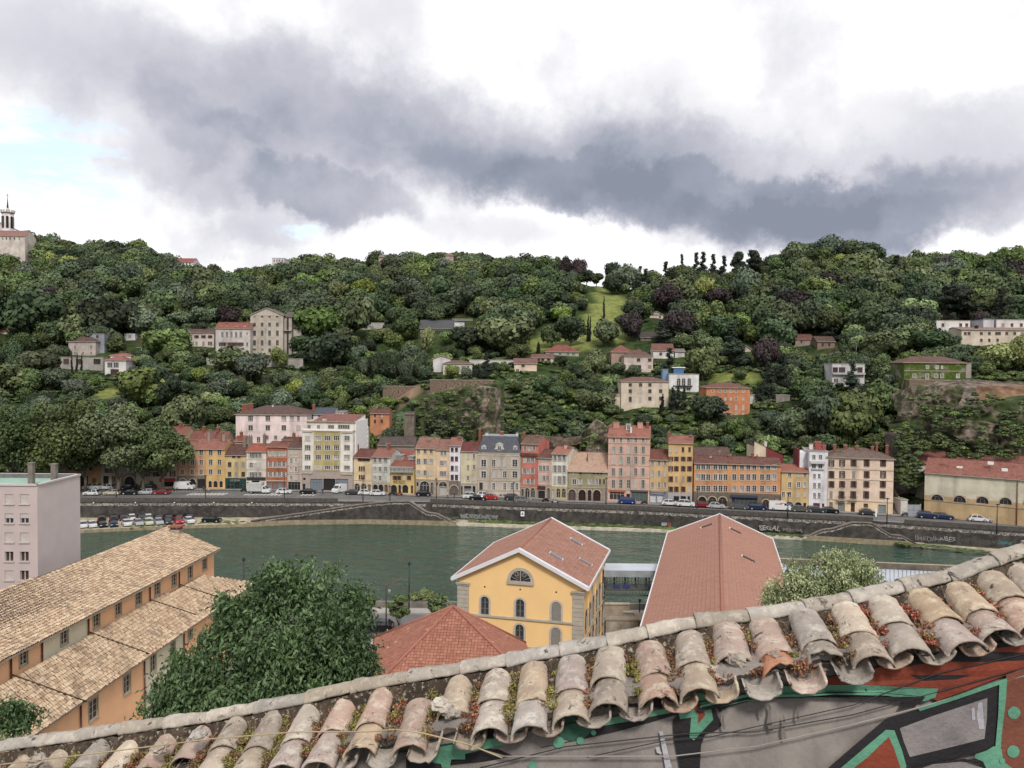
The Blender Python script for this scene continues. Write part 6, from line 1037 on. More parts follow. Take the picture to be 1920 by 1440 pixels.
for x, y, k, c, a in CARS:
    P = PZ(x, y, 0); X = P[0]; P[1] = min(P[1]+.9, fac_Y(X)-1.2); z = .13 if P[1] > fac_Y(X)-2.3 else 0.02; d = (par_Y(X+3)-par_Y(X-3))/6 if X > 0 or a == 0 else 0
    key = min(KEY, key=lambda q: abs(q[0]-x))[1]; far = 'close to' if y < 920 else 'parked before'; l = f'{CN[c]} {WORD[k]} {far} {key}'
    lb[l] = lb.get(l, 0)+1
    if lb[l] > 1: l = l.replace('parked before', 'further along by').replace('close to', 'right beside')
    r = car(k, c, (X, P[1], z), math.atan(d)+math.radians(a), l, 'cars parked along the quay road')
    if abs(x-1464.4) < .1:
        b2 = MB(); b2.box(-1.1, .9, .99-.0, 1.0, 1.45, 1.95, paint('#d8d8d8')); 
        t = text_obj('KOOSE', .33, paint('#c3202c'), r); t.location = (.35, .985, 1.62); t.rotation_euler = (math.pi/2, 0, math.pi)
        b3 = MB(); b3.box(-.9, .0, .98, .992, 1.86, 1.98, paint('#c3202c')); b3.build('stripe', r)
# box truck, front facing van
def truck(P, rz):
    r = empty('box_truck', P, rz, label='white box truck in front of the black shopfront', cat='truck', group=None); m = carpaint('#e6e6e6'); mb = MB(); mb.box(-.9, 3.0, -1.05, 1.05, .75, 2.85, mat('truck_box', lin('#c9cbc8', .7), .5)); mb.build('cargo_box', r)
    mb = MB(); V = [(-3.0, .5), (-3.0, 1.15), (-2.3, 1.35), (-1.6, 2.1), (-.95, 2.15), (-.95, .5)]
    mb.face([(x, -.95, z) for x, z in V][::-1], m); mb.face([(x, .95, z) for x, z in V], m)
    for (a, b), (c, d) in zip(V, V[1:]+V[:1]): mb.face([(a, -.95, b), (c, -.95, d), (c, .95, d), (a, .95, b)], m)
    mb.box(-.95, 3, -.5, .5, .5, .75, BLACKM); mb.build('cab', r); mb = MB(); mb.face([(-2.33, -.85, 1.38), (-2.33, .85, 1.38), (-1.65, .8, 2.06), (-1.65, -.8, 2.06)], CGL); [mb.face([(-2.1, s*.96, 1.38), (-1.25, s*.96, 1.38), (-1.25, s*.96, 1.98), (-1.6, s*.96, 1.98)], CGL) for s in (-1, 1)]; o = mb.build('windscreen', r); o.location = (-.01, 0, .01)
    for x in (-2.1, 1.9):
        for s in (-.85, .85): o = link('wheel', CM['van', '#e6e6e6'][4], r); o.location = (x, s, .36)
P = PZ(484, 926.5, 0); truck((P[0], P[1]+.9, .02), math.pi)
P = PZ(637, 924, 0); car('van', '#e6e6e6', (P[0], P[1]+1.0, .02), math.radians(62), 'white van facing the river beside the wide garage mouth', None)
# lower quay cars
LQ = [(-4, 755, 1028, 'hatchback', B_), (0, 845, 1030, 'saloon', B_), (0, 915, 1028, 'hatchback', D_), (0, 980, 1026, 'hatchback', W_), (0, 1050, 1027, 'saloon', D_), (0, 1105, 1024, 'hatchback', W_), (0, 1180, 1024, 'hatchback', D_), (0, 1255, 1022, 'saloon', B_), (0, 1330, 1018, 'hatchback', B_), (0, 1405, 1010, 'suv', B_),
      (0, 612, 1084, 'hatchback', W_), (0, 680, 1078, 'hatchback', W_), (0, 757, 1073, 'hatchback', B_), (0, 843, 1071, 'hatchback', DB), (0, 942, 1068, 'hatchback', W_), (0, 1030, 1063, 'hatchback', S_), (0, 1103, 1062, 'hatchback', PY_), (0, 1185, 1059, 'hatchback', S_), (0, 1250, 1056, 'hatchback', D_), (0, 1333, 1051, 'hatchback', BR), (0, 1413, 1048, 'hatchback', W_)]
ordn = ['first', 'second', 'third', 'fourth', 'fifth', 'sixth', 'seventh', 'eighth', 'ninth', 'tenth', 'eleventh']
for i, (_, u, v, k, c) in enumerate(LQ):
    x, y = zz('a', u, v); P = PZ(x, y, -4); row = 'back' if i < 10 else 'front'; P[1] = (par_Y(P[0])-2.9) if i < 10 else edge_Y(P[0])+3.4; P[0] = (x-960)/F*P[1]*1.0
    car(k, c, (P[0], P[1], -4.0), math.radians(rnd.uniform(112, 122) if 0 else rnd.uniform(-62, -52) if i < 10 else rnd.uniform(122, 130)), f'{CN[c]} {WORD[k]}, {ordn[i if i < 10 else i-10]} from left in the {row} row of the lower car park', 'cars in the lower riverside car park')
x, y = zz('a', 1590, 1036); P = PZ(x, y, -4); car('estate', B_, (P[0], min(P[1], par_Y(P[0])-1.5), -4), math.pi, 'black estate car parked alone at the right end of the lower car park', 'cars in the lower riverside car park')
# street lamps on the quay
LAMPS = [(218, 905, 950, 'leftmost plane trees'), (385.5, 892, 938, 'golden yellow house'), (533, 893, 938, 'rust orange house'), (680.5, 896, 938, 'cream yellow house'), (731, 912, 939, 'bistro'), (818, 898, 940, 'big glazed arch'), (963, 905, 944, 'coral red house'), (1136, 897, 950, 'four stone arches'), (1307, 918, 958, 'long orange house'), (1477, 925, 967, 'small arched yellow house'), (1663, 935, 976, 'peach house'), (1869, 946, 992, 'warehouse')]
for x, t, b_, w_ in LAMPS:
    X = (x-960)/F*200; Y = par_Y(X)+.7; P = PY(x, b_, Y); H_ = PY(x, t, Y)[2]; mb = MB(); r = empty('lamp_post', (P[0], Y, 0), label=f'dark lamp post on the parapet before the {w_}', cat='lamp', group='lamp posts along the quay parapet'); mb.tube([(0, 0, 0), (0, 0, H_*.5), (0, 0, H_)], .13, BLACKM, 6, .08); mb.build('pole', r); mb = MB(); mb.box(-.25, .25, -.6, .3, H_-.05, H_+.12, BLACKM); mb.build('lamp_head', r)
for x in (172, 249, 321, 394, 466):
    X = (x-960)/F*199; o = MB(); o.tube([(0, 0, 0), (0, 0, .25)], .2, WHITE, 8, .12); P = (X, par_Y(X)-.25, -.35); q = o.build('wall_lamp', None, label='small white lamp fixed on the quay wall below the parapet', cat='lamp', group='small white lamps on the quay wall'); q.location = P
P = PZ(1614.5, 966, 0); X = P[0]; o = MB(); r = empty('sign_post', (X, par_Y(X)+.2, 0), label='pale signboard on a post at the gap in the parapet above the staircase', cat='sign'); o.tube([(0, 0, 0), (0, 0, 3)], .05, ZINC, 6); o.build('post', r); o = MB(); o.box(-.2, .2, -.05, 0, 1.2, 3.0, WHITE); o.build('sign_board', r)
P = PZ(981, 955, 1); X = P[0]; o = MB(); o.box(-.45, .45, -.06, 0, -.6, .6, WHITE); o.box(-.25, .25, -.08, -.06, -.2, .05, BLACKM); o.box(-.12, .12, -.081, -.061, .1, .35, BLACKM); q = o.build('wall_sign', None, label='white navigation sign with black figure on the quay wall below the mansion', cat='sign'); q.location = (X, par_Y(X)-.12, -2.0)
# motorbikes, bicycles, people on the far quay
def scooter(P, rz, c, label):
    r = empty('motorbike', P, rz, label=label, cat='motorbike', group='motorbikes parked on the far quay'); m = paint(c, .3); mb = MB(); mb.box(-.5, .5, -.16, .16, .35, .75, m); mb.box(-.1, .7, -.15, .15, .72, .88, BLACKM); mb.build('body', r); mb = MB(); mb.tube([(-.75, 0, .3), (-.5, 0, 1.1)], .05, BLACKM, 6); mb.tube([(-.5, -.35, 1.1), (-.5, .35, 1.1)], .03, BLACKM, 6); mb.build('handlebar', r)
    for x in (-.7, .65): mb = MB(); mb.tube([(x, -.07, .3), (x, .07, .3)], .3, RUB, 12); mb.build('wheel', r)
for x, y, c, l in ((735, 929, '#2b2b2e', 'dark motorbike parked before the bistro'), (748, 929.5, '#c02a25', 'bright red motorbike parked before the bistro'), (1023, 941, '#202226', 'black motorbike at the mouth of the dark passage'), (1041, 944.5, '#b8bbbd', 'light scooter parked before the ivory house'), (1208, 945.5, '#33363c', 'dark motorbike beside the tallest pink house'), (457, 922.5, '#262626', 'black motorbike parked near the zebra crossing'), (1694, 967, '#55585e', 'grey motorbike leaning by the concrete hut')):
    P = PZ(x, y, 0); scooter((P[0], min(P[1]+.3, fac_Y(P[0])-1.5), .02), rnd.uniform(-.3, .3), c, l)
def person(P, rz, top, leg, label, sit=False):
    r = empty('person', P, rz, label=label, cat='person'); me = bpy.data.meshes.new('body'); sk = mat('skin', (.45, .28, .2), .6)
    v = [(0, 0, .95), (0, 0, 1.2), (0, 0, 1.45), (0, -.02, 1.55), (0, -.02, 1.68), (.1, 0, .9), (.12, .12, .5), (.13, .2, .06), (-.1, 0, .9), (-.11, -.12, .5), (-.12, -.2, .06), (.2, 0, 1.42), (.26, .05, 1.15), (.27, -.05, .9), (-.2, 0, 1.42), (-.26, -.05, 1.15), (-.27, .05, .9)]
    e = [(0, 1), (1, 2), (2, 3), (3, 4), (0, 5), (5, 6), (6, 7), (0, 8), (8, 9), (9, 10), (2, 11), (11, 12), (12, 13), (2, 14), (14, 15), (15, 16)]
    rd = [.15, .15, .15, .06, .1, .1, .07, .05, .1, .07, .05, .07, .05, .04, .07, .05, .04]
    t = bpy.data.objects.new('t', me); me.from_pydata(v, e, []); sc.collection.objects.link(t); md = t.modifiers.new('s', 'SKIN'); sv = me.skin_vertices[0].data if me.skin_vertices else None
    if sv is None: me.attributes.new
    for i, q in enumerate(rd):
        if sv: sv[i].radius = (q, q*.8)
    if sv: sv[0].use_root = True
    t.modifiers.new('u', 'SUBSURF').levels = 1; dg = bpy.context.evaluated_depsgraph_get(); m2 = bpy.data.meshes.new_from_object(t.evaluated_get(dg)); bpy.data.objects.remove(t)
    for m_ in (paint(top), paint(leg), sk): m2.materials.append(m_)
    for p in m2.polygons: z = p.center[2]; p.material_index = 2 if z > 1.52 else 0 if z > .95 else 1; p.use_smooth = True
    link('body', m2, r); mb = MB(); mb.tube([(0, -.0, 1.68), (0, -.0, 1.8)], .1, paint('#2a211c'), 8, .06); mb.build('hair', r)
try:
    for x, y, a, b_, l in ((382, 924, '#2f3a55', '#22242b', 'person in a dark blue top walking near the zebra crossing'), (391, 925.5, '#c9c4bd', '#33363e', 'person in a pale top walking near the zebra crossing'), (326, 921, '#b59a84', '#2c2f36', 'person in a tan top standing near the red awning'), (839, 934.5, '#c8c2bb', '#30323a', 'person in a light top outside the lavender house'), (852, 933.5, '#5a5048', '#24262b', 'person in a brown top outside the lavender house'), (605, 927, '#303038', '#202228', 'person in black near the garage mouth')):
        P = PZ(x, y, 0); person((P[0], P[1], .02), rnd.uniform(-1, 1), a, b_, l)
except Exception as ex: print('PERSON', ex)
mb = MB()
for x in np.arange(806, 1130, 7.):
    pass
for i in range(16):
    x = 303+i*5.2; P = PZ(x, 926.5-i*.08, 0); mb.tube([(P[0], P[1], 0), (P[0], P[1], .9)], .07, mat('bollard_grey', (.25, .24, .23)), 6)
mb.build('bollard', None, kind='stuff', label='row of short grey bollards beside the plane trees', cat='bollards')
# graffiti, painted flat on the quay wall (letters are thin paint sheets)
def graf(txt, x0, x1, y0, y1, fill, out=None, label=None):
    xm = (x0+x1)/2; X = (xm-960)/F*196; Y = par_Y(X)-.012; A = PY(x0, y1, Y); B2 = PY(x1, y0, Y); sl = math.atan((par_Y(X+3)-par_Y(X-3))/6)
    for k, (c, bold, off) in enumerate(([(out, .14, .0)] if out else [])+[(fill, .03, -.012)]):
        o = text_obj(txt, 1, paint(c, .9), qw, 'graffiti', bold); d = o.dimensions; bb = [v.co for v in o.data.vertices]; [setattr(v, 'y', v.y*(1+.22*math.sin(v.x*2.3+y0))+.12*math.sin(v.x*3.7+x0)+.0) for v in bb]; [setattr(v, 'x', v.x+.22*v.y*math.sin(v.x*1.3)) for v in bb]; w0 = max(v[0] for v in bb)-min(v[0] for v in bb); h0 = max(v[1] for v in bb)-min(v[1] for v in bb)
        zc = (A[2]+B2[2])/2; o.location = ((A[0]+B2[0])/2, Y+off, zc); o.rotation_euler = (math.pi/2, 0, sl); o.scale = ((B2[0]-A[0])/w0, (B2[2]-A[2])/h0, .3)
graf('E3KOT', 966, 993, 968, 978.5, '#d9a89c', '#20201f'); graf('SHEIL A', 995, 1031, 968, 979, '#39b3c0', '#14323a')
graf('VK ZYX NX W', 861, 935, 964, 974, '#7f8582', '#9a9f9b'); graf('BRACK', 940, 964, 968, 977, '#3f5c72', '#1d2830')
graf('POSCA', 1068, 1098, 974, 983, '#20201f', '#8f867c'); graf('ROUYAM', 1105, 1165, 972, 983, '#8f8a86', '#2c2a2a'); graf('EVYRN', 1168, 1205, 975, 983, '#6a6480'); graf('STL', 1208, 1224, 979, 988, '#b3b2cf'); graf('BP', 1240, 1250, 980, 988, '#cfcfd6'); graf('o', 1252, 1258, 980, 987, '#d04848')
graf('SEGAL', 1424, 1462, 985, 996, '#b9b3ad', '#4e4a48'); graf('PEJCIA', 1468, 1504, 990, 998, '#8d8680'); graf('IMEDIM', 1718, 1759, 1005, 1016, '#8d898b', '#3c3a3c'); graf('ABES', 1762, 1790, 1006, 1016, '#a8a6a2', '#272525'); graf('vonvoov', 1795, 1865, 1009, 1017, '#5f5a56'); graf('OMUS', 1872, 1896, 1015, 1022, '#3b9a98')
graf('ASLO', 496, 514, 966, 973, '#c5c2be'); 

# ---------------------------------------------------------------- near bank: buildings
mb = MB(); mb.face([(-200, 56, 0), (260, 56, 0), (260, 115.6, 0), (-200, 115.6, 0)], mat('near_ground', (.22, .2, .185), .95, .25, .3, .2, 10)); mb.build('near_bank_ground', kind='structure')
mb = MB(); mb.face([(-200, 104.5, .012), (260, 104.5, .012), (260, 112.6, .012), (-200, 112.6, .012)], ASPH); mb.build('near_road', kind='structure')
mb = MB(); mb.box(-200, 260, 112.9, 115.2, 0, .14, mat('near_pavement', (.33, .31, .285), .95, .2, .5)); mb.build('near_pavement', kind='structure')
mb = MB(); mb.box(-200, 260, 115.2, 115.8, -6, 1.0, mat('near_parapet_stone', (.2, .18, .16), .95, .3, 1, rgb2=(.12, .11, .1))); mb.build('near_quay_wall', None, label='low grey stone parapet wall along the near bank', cat='wall')
mb = MB(); V = []; 
SLP = mat('slope_ground', (.05, .06, .03), .95, .5, .3, rgb2=(.09, .075, .05), sc2=.4); mb.face([(-120, 60, -.05), (120, 60, -.05), (120, 9, 28.5), (-120, 9, 22)], SLP); mb.face([(-120, 9, 22), (120, 9, 28.5), (120, -20, 30), (-120, -20, 26)], SLP); mb.build('near_slope', kind='structure')
def quad_frame(A, B2, D):  # A eave start, B2 eave end, D a point up the slope above A
    A, B2, D = map(lambda p: np.array(p, float), (A, B2, D)); e = (B2-A)/np.linalg.norm(B2-A); u = D-A; u -= e*(u@e); u /= np.linalg.norm(u); n = np.cross(e, u); n = n if n[2] > 0 else -n; return A, e, u, n
def lay_tiles(name, poly, A, e, u, n, su, sv, m, parent, style='barrel', seed=0, jit=.02):
    """real tiles over the polygon (3D points in the plane A,e,u): many more than 300, joined as one part"""
    P2 = [((np.array(p)-A)@e, (np.array(p)-A)@u) for p in poly]; a0, a1 = min(p[0] for p in P2), max(p[0] for p in P2); b0, b1 = min(p[1] for p in P2), max(p[1] for p in P2); rng = np.random.RandomState(seed)
    T = [(x, y) for x in np.arange(a0+su/2, a1, su) for y in np.arange(b0, b1, sv) if inpoly(x, y+sv/2, P2)]
    T = np.array(T); k = len(T); L = sv*1.12
    if style == 'barrel': ang = np.linspace(math.pi*.98, math.pi*.02, 5); prof = [(math.cos(t)*su*.46, math.sin(t)*su*.36) for t in ang]
    else: prof = [(-su*.485, .012), (su*.485, .012)]
    npf = len(prof); base = np.array([[(x*(1 if j == 0 else .88), y0, z*(1 if j == 0 else .8)+(.045 if j == 0 else .005)) for x, z in prof] for j, y0 in enumerate((0, L))]).reshape(-1, 3)
    J = rng.normal(size=(k, 3))*jit; off = np.stack([T[:, 0]+J[:, 0], T[:, 1]+J[:, 1], np.abs(J[:, 2])*.5], 1); rot = rng.normal(size=k)*(.03 if style == 'barrel' else .004)
    X = base[None, :, 0]*np.cos(rot)[:, None]-base[None, :, 1]*np.sin(rot)[:, None]+off[:, 0:1]; Y = base[None, :, 0]*np.sin(rot)[:, None]+base[None, :, 1]*np.cos(rot)[:, None]+off[:, 1:2]; Z = base[None, :, 2]+off[:, 2:3]
    V = (A+X[..., None]*e+Y[..., None]*u+Z[..., None]*n).reshape(-1, 3); nb = len(base)
    q = [(i, i+1, npf+i+1, npf+i) for i in range(npf-1)]; Q = (np.array(q)[None]+np.arange(k)[:, None, None]*nb).reshape(-1, 4); tv = np.repeat(rng.uniform(0, 1, k), len(q))
    me = np_mesh(name, V, Q, [m], {'tv': ('FACE', tv)}, style == 'barrel'); return link(name, me, parent, kind='stuff')
def tile_attr_mat(name, stops, dirt=(.08, .06, .045), dsc=.35, dlo=.52, dhi=.72, amt=.7):
    m = bpy.data.materials.new(name); m.use_nodes = True; w = NT(m.node_tree); b = w.n['Principled BSDF']; co = w.new('ShaderNodeTexCoord').outputs['Object']
    c = w.ramp(w.new('ShaderNodeAttribute', attribute_name='tv').outputs['Fac'], stops); c = w.mix(w.math('MULTIPLY', w.mapr(w.noise(co, dsc, 6, .7), dlo, dhi), amt), c, dirt); c = w.mix(w.mapr(w.noise(co, 3., 5, .7), .35, .75, 0, .35 if amt > .6 else .06), c, (.5, .42, .33))
    w.put(b.inputs['Base Color'], c); b.inputs['Roughness'].default_value = .92; b.inputs['Specular IOR Level'].default_value = .12; return m
TAN = tile_attr_mat('tan_roof_tile', [(0, (.28, .19, .125)), (.35, (.40, .28, .185)), (.7, (.50, .37, .25)), (1, (.57, .45, .32))])
UNDER = mat('roof_bed', (.11, .075, .055), .95, .3, 1)
ORW = mat('peach_render', lin('#f4bd8e', .95, .06), .9, .08, .4, .1, 8); CRW = mat('cream_render', lin('#e2d8bc', .92, .05), .9, .08, .4, .1, 8)
lb_ = empty('long_tiled_building', (-36, 80, 0), label='long low building with peach walls and two tan tiled roofs at lower left', cat='building'); O = np.array([-36, 80, 0])
def loc(p): return tuple(np.array(p, float)-O)
E1, E2 = np.array([-34.7, 95, 13.3]), np.array([-39.6, 40, 13.3]); R1, R2 = np.array([-42.2, 98, 15.35]), np.array([-47.5, 40.5, 15.6])
T1, T2 = np.array([-35.6, 91.5, 11.1]), np.array([-40.2, 40, 11.1]); F1, F2 = np.array([-31.6, 98.4, 8.3]), np.array([-36.2, 40, 8.3])
def lroof(A, B2, D, Cc, seed, name):
    mb = MB(); mb.face([loc(p) for p in (A, B2, D, Cc)], UNDER); dn = np.array([0, 0, -.16]); Ps = [A, B2, D, Cc]
    for i in range(4): p, q = Ps[i], Ps[(i+1) % 4]; mb.face([loc(p), loc(q), loc(q+dn), loc(p+dn)], STONE)
    ro = mb.build(name, lb_); A_, e, u, n = quad_frame(loc(A), loc(B2), loc(Cc)); lay_tiles('roof_tile', [loc(p) for p in (A, B2, D, Cc)], A_, e, u, n, .27, .36, TAN, ro, 'barrel', seed)
lroof(E1, E2, R2, R1, 1, 'upper_roof'); lroof(F1, F2, T2, T1, 2, 'lower_roof')
B1, B2_ = R1+np.array([-6.5, 2.5, -4]), R2+np.array([-6.5, 0, -4]); mb = MB(); mb.face([loc(p) for p in (R1, R2, B2_, B1)], UNDER); mb.build('rear_roof', lb_)
def wall_quad(a, b, z0, z1, m, nm, holes=(), parent=lb_):
    a = np.array(a); b = np.array(b); W = np.linalg.norm(b-a); mb = MB(); holed_wall(mb, W, z0, z1, holes, m, rev=.18); o = mb.build(nm, parent); o.location = (a[0], a[1], 0); o.rotation_euler = (0, 0, math.atan2(b[1]-a[1], b[0]-a[0])); return o
def wline(A, B2, y): t = (y-A[1])/(B2[1]-A[1]); return A+(B2-A)*t
def long_wall(A, B2, xin, z0, z1, items, bays, wt, nm):
    """wall under an eave running A->B2 (towards the viewer); items = px x of window centres with rows"""
    a = A+np.array([xin, 0, 0]); b = B2+np.array([xin, 0, 0]); d = (b-a)[:2]; L = np.linalg.norm(d); ex = -d/L; org = b[:2]-O[:2]; hs = []; ps = []
    def uz(px, py):
        r_ = ray(px, py); n_ = np.array([ex[1], -ex[0]]); t = ((b[:2]-CAM[:2])@n_)/(r_[:2]@n_); Pq = CAM+r_*t; return (Pq[:2]-b[:2])@ex, Pq[2]
    for x0, x1, y0, y1 in items:
        (u0, _), (u1, _) = uz(x0, y1), uz(x1, y0); xm = (x0+x1)/2; zt = uz(xm, y0)[1]; zb = uz(xm, y1)[1]; hs.append((min(u0, u1), max(u0, u1), zb, min(zt, z1-.15), False)); ps.append(hs[-1])
    segs = sorted({0., L, *[uz(x, y)[0] for x, y, c in bays]}); cols = {round(uz(x, y)[0], 3): c for x, y, c in bays}
    for s0, s1 in zip(segs[:-1], segs[1:]):
        m_ = CRW if cols.get(round(s0, 3)) == 'c' else ORW; hh = [(h[0]-s0, h[1]-s0, h[2], h[3], False) for h in hs if s0 <= (h[0]+h[1])/2 <= s1]
        mb = MB(); holed_wall(mb, s1-s0, z0, z1, hh, m_, rev=.2); o = mb.build('wall_bay', lb_); o.location = (org[0]+ex[0]*s0, org[1]+ex[1]*s0, 0); o.rotation_euler = (0, 0, math.atan2(ex[1], ex[0]))
        mb = MB(); mb.tube([(0, 0, z0), (0, 0, z1)], .07, mat('copper_pipe', (.13, .05, .035), .6), 6); o = mb.build('drainpipe', lb_); p = np.array(org)+ex*(s0)+np.array([ex[1], -ex[0]])*.1; o.location = (p[0], p[1], 0)
    for h in ps:
        w_, h_ = h[1]-h[0], h[3]-h[2]; o = link('window', win_mesh(w_, h_, wt), lb_); c = org+ex*(h[0]+h[1])/2; o.location = (c[0], c[1], (h[2]+h[3])/2); o.rotation_euler = (0, 0, math.atan2(ex[1], ex[0])); o.scale = (w_/round(w_, 1), 1, h_/round(h_, 1))
def R8(u0, u1, v0, v1, z='r'): a = zz(z, u0, v0); b = zz(z, u1, v1); return (a[0], b[0], a[1], b[1])
STY['L'] = ('#cfc3ae', '#c5b596', None, 0)
long_wall(E1, E2, -.75, 8.8, 13.15, [R8(1520, 1550, 752, 832), R8(1412, 1442, 808, 898), R8(1290, 1322, 865, 955), R8(1162, 1198, 930, 1022), R8(1020, 1060, 1000, 1096), R8(868, 908, 1078, 1174), R8(702, 746, 1160, 1262), R8(458, 508, 1282, 1392), R8(150, 206, 560, 668, 's')],
          [(*zz('r', 1340, 900), 'o'), (*zz('r', 1120, 1000), 'o'), (*zz('r', 658, 1240), 'o'), (*zz('s', 310, 560), 'c'), (*zz('s', 76, 660), 'o')], 'L', 'clerestory')
long_wall(F1, F2, -.6, 0, 8.15, [R8(1412, 1442, 400, 470, 's'), R8(1282, 1312, 498, 620, 's'), R8(1130, 1168, 590, 718, 's'), R8(928, 976, 745, 880, 's'), R8(668, 732, 925, 1075, 's')], [(*zz('s', 1078, 700), 'c'), (*zz('s', 600, 1050), 'o'), (*zz('s', 1375, 500), 'o')], 'L', 'aisle')
mb = MB(); g = [loc(p) for p in ((E1[0]-.8, E1[1]-.3, 8), (E1[0]-.8, E1[1]-.3, 13.2), (R1[0], R1[1]-.4, 15.2), (B1[0], B1[1]-.4, B1[2]-.2), (B1[0], B1[1]-.4, 0), (E1[0]-.8, E1[1]-.3, 0))]; mb.face(g, ORW); mb.face([loc(p) for p in ((F1[0]-.6, F1[1]-.5, 0), (F1[0]-.6, F1[1]-.5, 8.1), (T1[0], T1[1]-.3, 10.8), (T1[0], T1[1]-.3, 0))], ORW); mb.build('end_wall', lb_)
P = PY(331, 1012, 96.5); q = loc(P); mb = MB(); mb.box(q[0]-.55, q[0]+.55, q[1]-.5, q[1]+.5, q[2]-1.4, q[2]+1.3, mat('chimney_render', lin('#b5a698', K), .9, .3, 2)); mb.box(q[0]-.75, q[0]+.75, q[1]-.7, q[1]+.7, q[2]+1.6, q[2]+1.75, mat('chimney_cap', lin('#a05f4c', K))); [mb.box(q[0]+dx-.1, q[0]+dx+.1, q[1]+dy-.1, q[1]+dy+.1, q[2]+1.28, q[2]+1.62, BRICK) for dx in (-.45, .45) for dy in (-.4, .4)]; mb.build('chimney', lb_)
for (u0, v0), (u1, v1) in (((1340, 950), (1660, 1055)), ((1130, 1068), (1470, 1180)), ((665, 1310), (1030, 1440))):   # dark joints down the lower roof
    pass
def onplane(px, A_, n): r_ = ray(*px); return CAM+r_*(((A_-CAM)@n)/(r_@n))
nn = np.cross(F2-F1, T1-F1); nn /= np.linalg.norm(nn)
for a, b, z in (((1340, 950), (1660, 1055), 'r'), ((1130, 1068), (1470, 1180), 'r'), ((665, 430), (1120, 595), 's'), ((85, 752), (650, 955), 's')):
    p, q = onplane(zz(z, *a), F1, nn), onplane(zz(z, *b), F1, nn); mb = MB(); mb.tube([loc(p+np.array([0, 0, .14])), loc(q+np.array([0, 0, .14]))], .07, mat('roof_joint', (.06, .045, .035)), 6); mb.build('roof_joint', lb_)
# pale tower block at the left
tw = empty('tower_block', (-52, 88, 0), label='pale mauve grey apartment tower cut off by the left edge', cat='building'); zt = PY(70, 908, 88)[2]; TW = mat('tower_render', lin('#cfc2c0', .9), .9, .06, .4, .1, 8); TWL = mat('tower_render_shaded', lin('#c6b4b1', .86), .9, .06, .4)  # front-left face gets a darker copy of the render, its shade put into the colour
X0, Y1 = float(PY(70, 950, 88)[0]), 96.2; X1 = float(PY(150, 900, Y1)[0])
th = 0.; Wl = 14.; hs = []; ps = []
def tp(px, py): r_ = ray(px, py); P = CAM+r_*(88/r_[1]); return P[0]-(X0-Wl), P[2]
WR = [(828, 898), (972, 1042), (1115, 1185), (1258, 1328), (1400, 1470)]
mb = MB(); kinds = [(2, 2), (1, 1), (2, 2), (0, 0), (2, 0)]
for ri, (v0, v1) in enumerate(WR):
    for ci, (u0, u1) in enumerate(((36, 100), (150, 215), (-110, -50), (-220, -160))):
        (a, zb), (b, z1_) = tp(*zz('a', u0, v1)), tp(*zz('a', u1, v0)); hs.append((a, b, zb, z1_, False)); ps.append((a, b, zb, z1_, kinds[ri][ci % 2]))
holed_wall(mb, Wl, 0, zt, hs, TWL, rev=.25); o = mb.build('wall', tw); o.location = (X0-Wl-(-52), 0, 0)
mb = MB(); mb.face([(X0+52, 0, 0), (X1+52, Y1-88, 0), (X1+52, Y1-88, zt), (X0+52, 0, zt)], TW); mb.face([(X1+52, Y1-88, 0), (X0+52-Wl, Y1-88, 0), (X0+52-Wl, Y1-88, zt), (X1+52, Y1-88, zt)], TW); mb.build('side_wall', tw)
for a, b, z0, z1, k in ps:
    w_, h_ = b-a, z1-z0; mb = MB(); fr = paint('#d8d0cc'); sh = paint('#d9cdc6', .7)
    if k == 2: mb.box(-w_/2, w_/2, .08, .13, -h_/2, h_/2, sh); [mb.box(-w_/2, w_/2, .07, .08, z, z+.05, sh) for z in np.arange(-h_/2, h_/2, .14)]
    else:
        mb.face([(-w_/2, .2, -h_/2), (w_/2, .2, -h_/2), (w_/2, .2, h_/2), (-w_/2, .2, h_/2)], GLASS3 if k == 0 else GLASS); mb.box(-.05, .05, .14, .19, -h_/2, h_/2, fr); mb.box(-w_/2, -w_/2+.07, .14, .19, -h_/2, h_/2, fr); mb.box(w_/2-.07, w_/2, .14, .19, -h_/2, h_/2, fr)
        if k == 1: mb.box(-w_/2, w_/2, .07, .12, 0, h_/2, sh)
    mb.box(-w_/2-.12, w_/2+.12, -.12, .02, -h_/2-.14, -h_/2, paint('#d9cdc9')); o = mb.build('roller_shutter' if k == 2 else 'window', tw); o.location = (X0-Wl+52+(a+b)/2, 0, (z0+z1)/2)
mb = MB(); cp = paint('#e0d6d4'); mb.face([(X0+52-Wl, .3, zt-.5), (X0+52, .3, zt-.5), (X1+52-.3, Y1-88-.3, zt-.5), (X0+52-Wl, Y1-88-.3, zt-.5)], mat('green_roof_felt', lin('#a9cdb9', .62), .9, .15, .6)); mb.build('flat_roof', tw)
mb = MB(); e_ = X0+52
for a, b in (((e_-Wl, 0), (e_, 0)), ((e_, 0), (X1+52, Y1-88)), ((X1+52, Y1-88), (e_-Wl, Y1-88))):
    a = np.array(a); b = np.array(b); d = (b-a)/np.linalg.norm(b-a); n_ = np.array([-d[1], d[0]]); mb.face([(*(a-n_*.12), zt+.01), (*(b-n_*.12), zt+.01), (*(b+n_*.3), zt+.01), (*(a+n_*.3), zt+.01)], cp); mb.face([(*(a+n_*.3), zt), (*(b+n_*.3), zt), (*(b+n_*.3), zt-.55), (*(a+n_*.3), zt-.55)], mat('parapet_inner', (.15, .14, .14))); mb.face([(*(a-n_*.12), zt), (*(b-n_*.12), zt), (*(b-n_*.12), zt-.18), (*(a-n_*.12), zt-.18)], cp)
mb.build('roof_edge', tw)
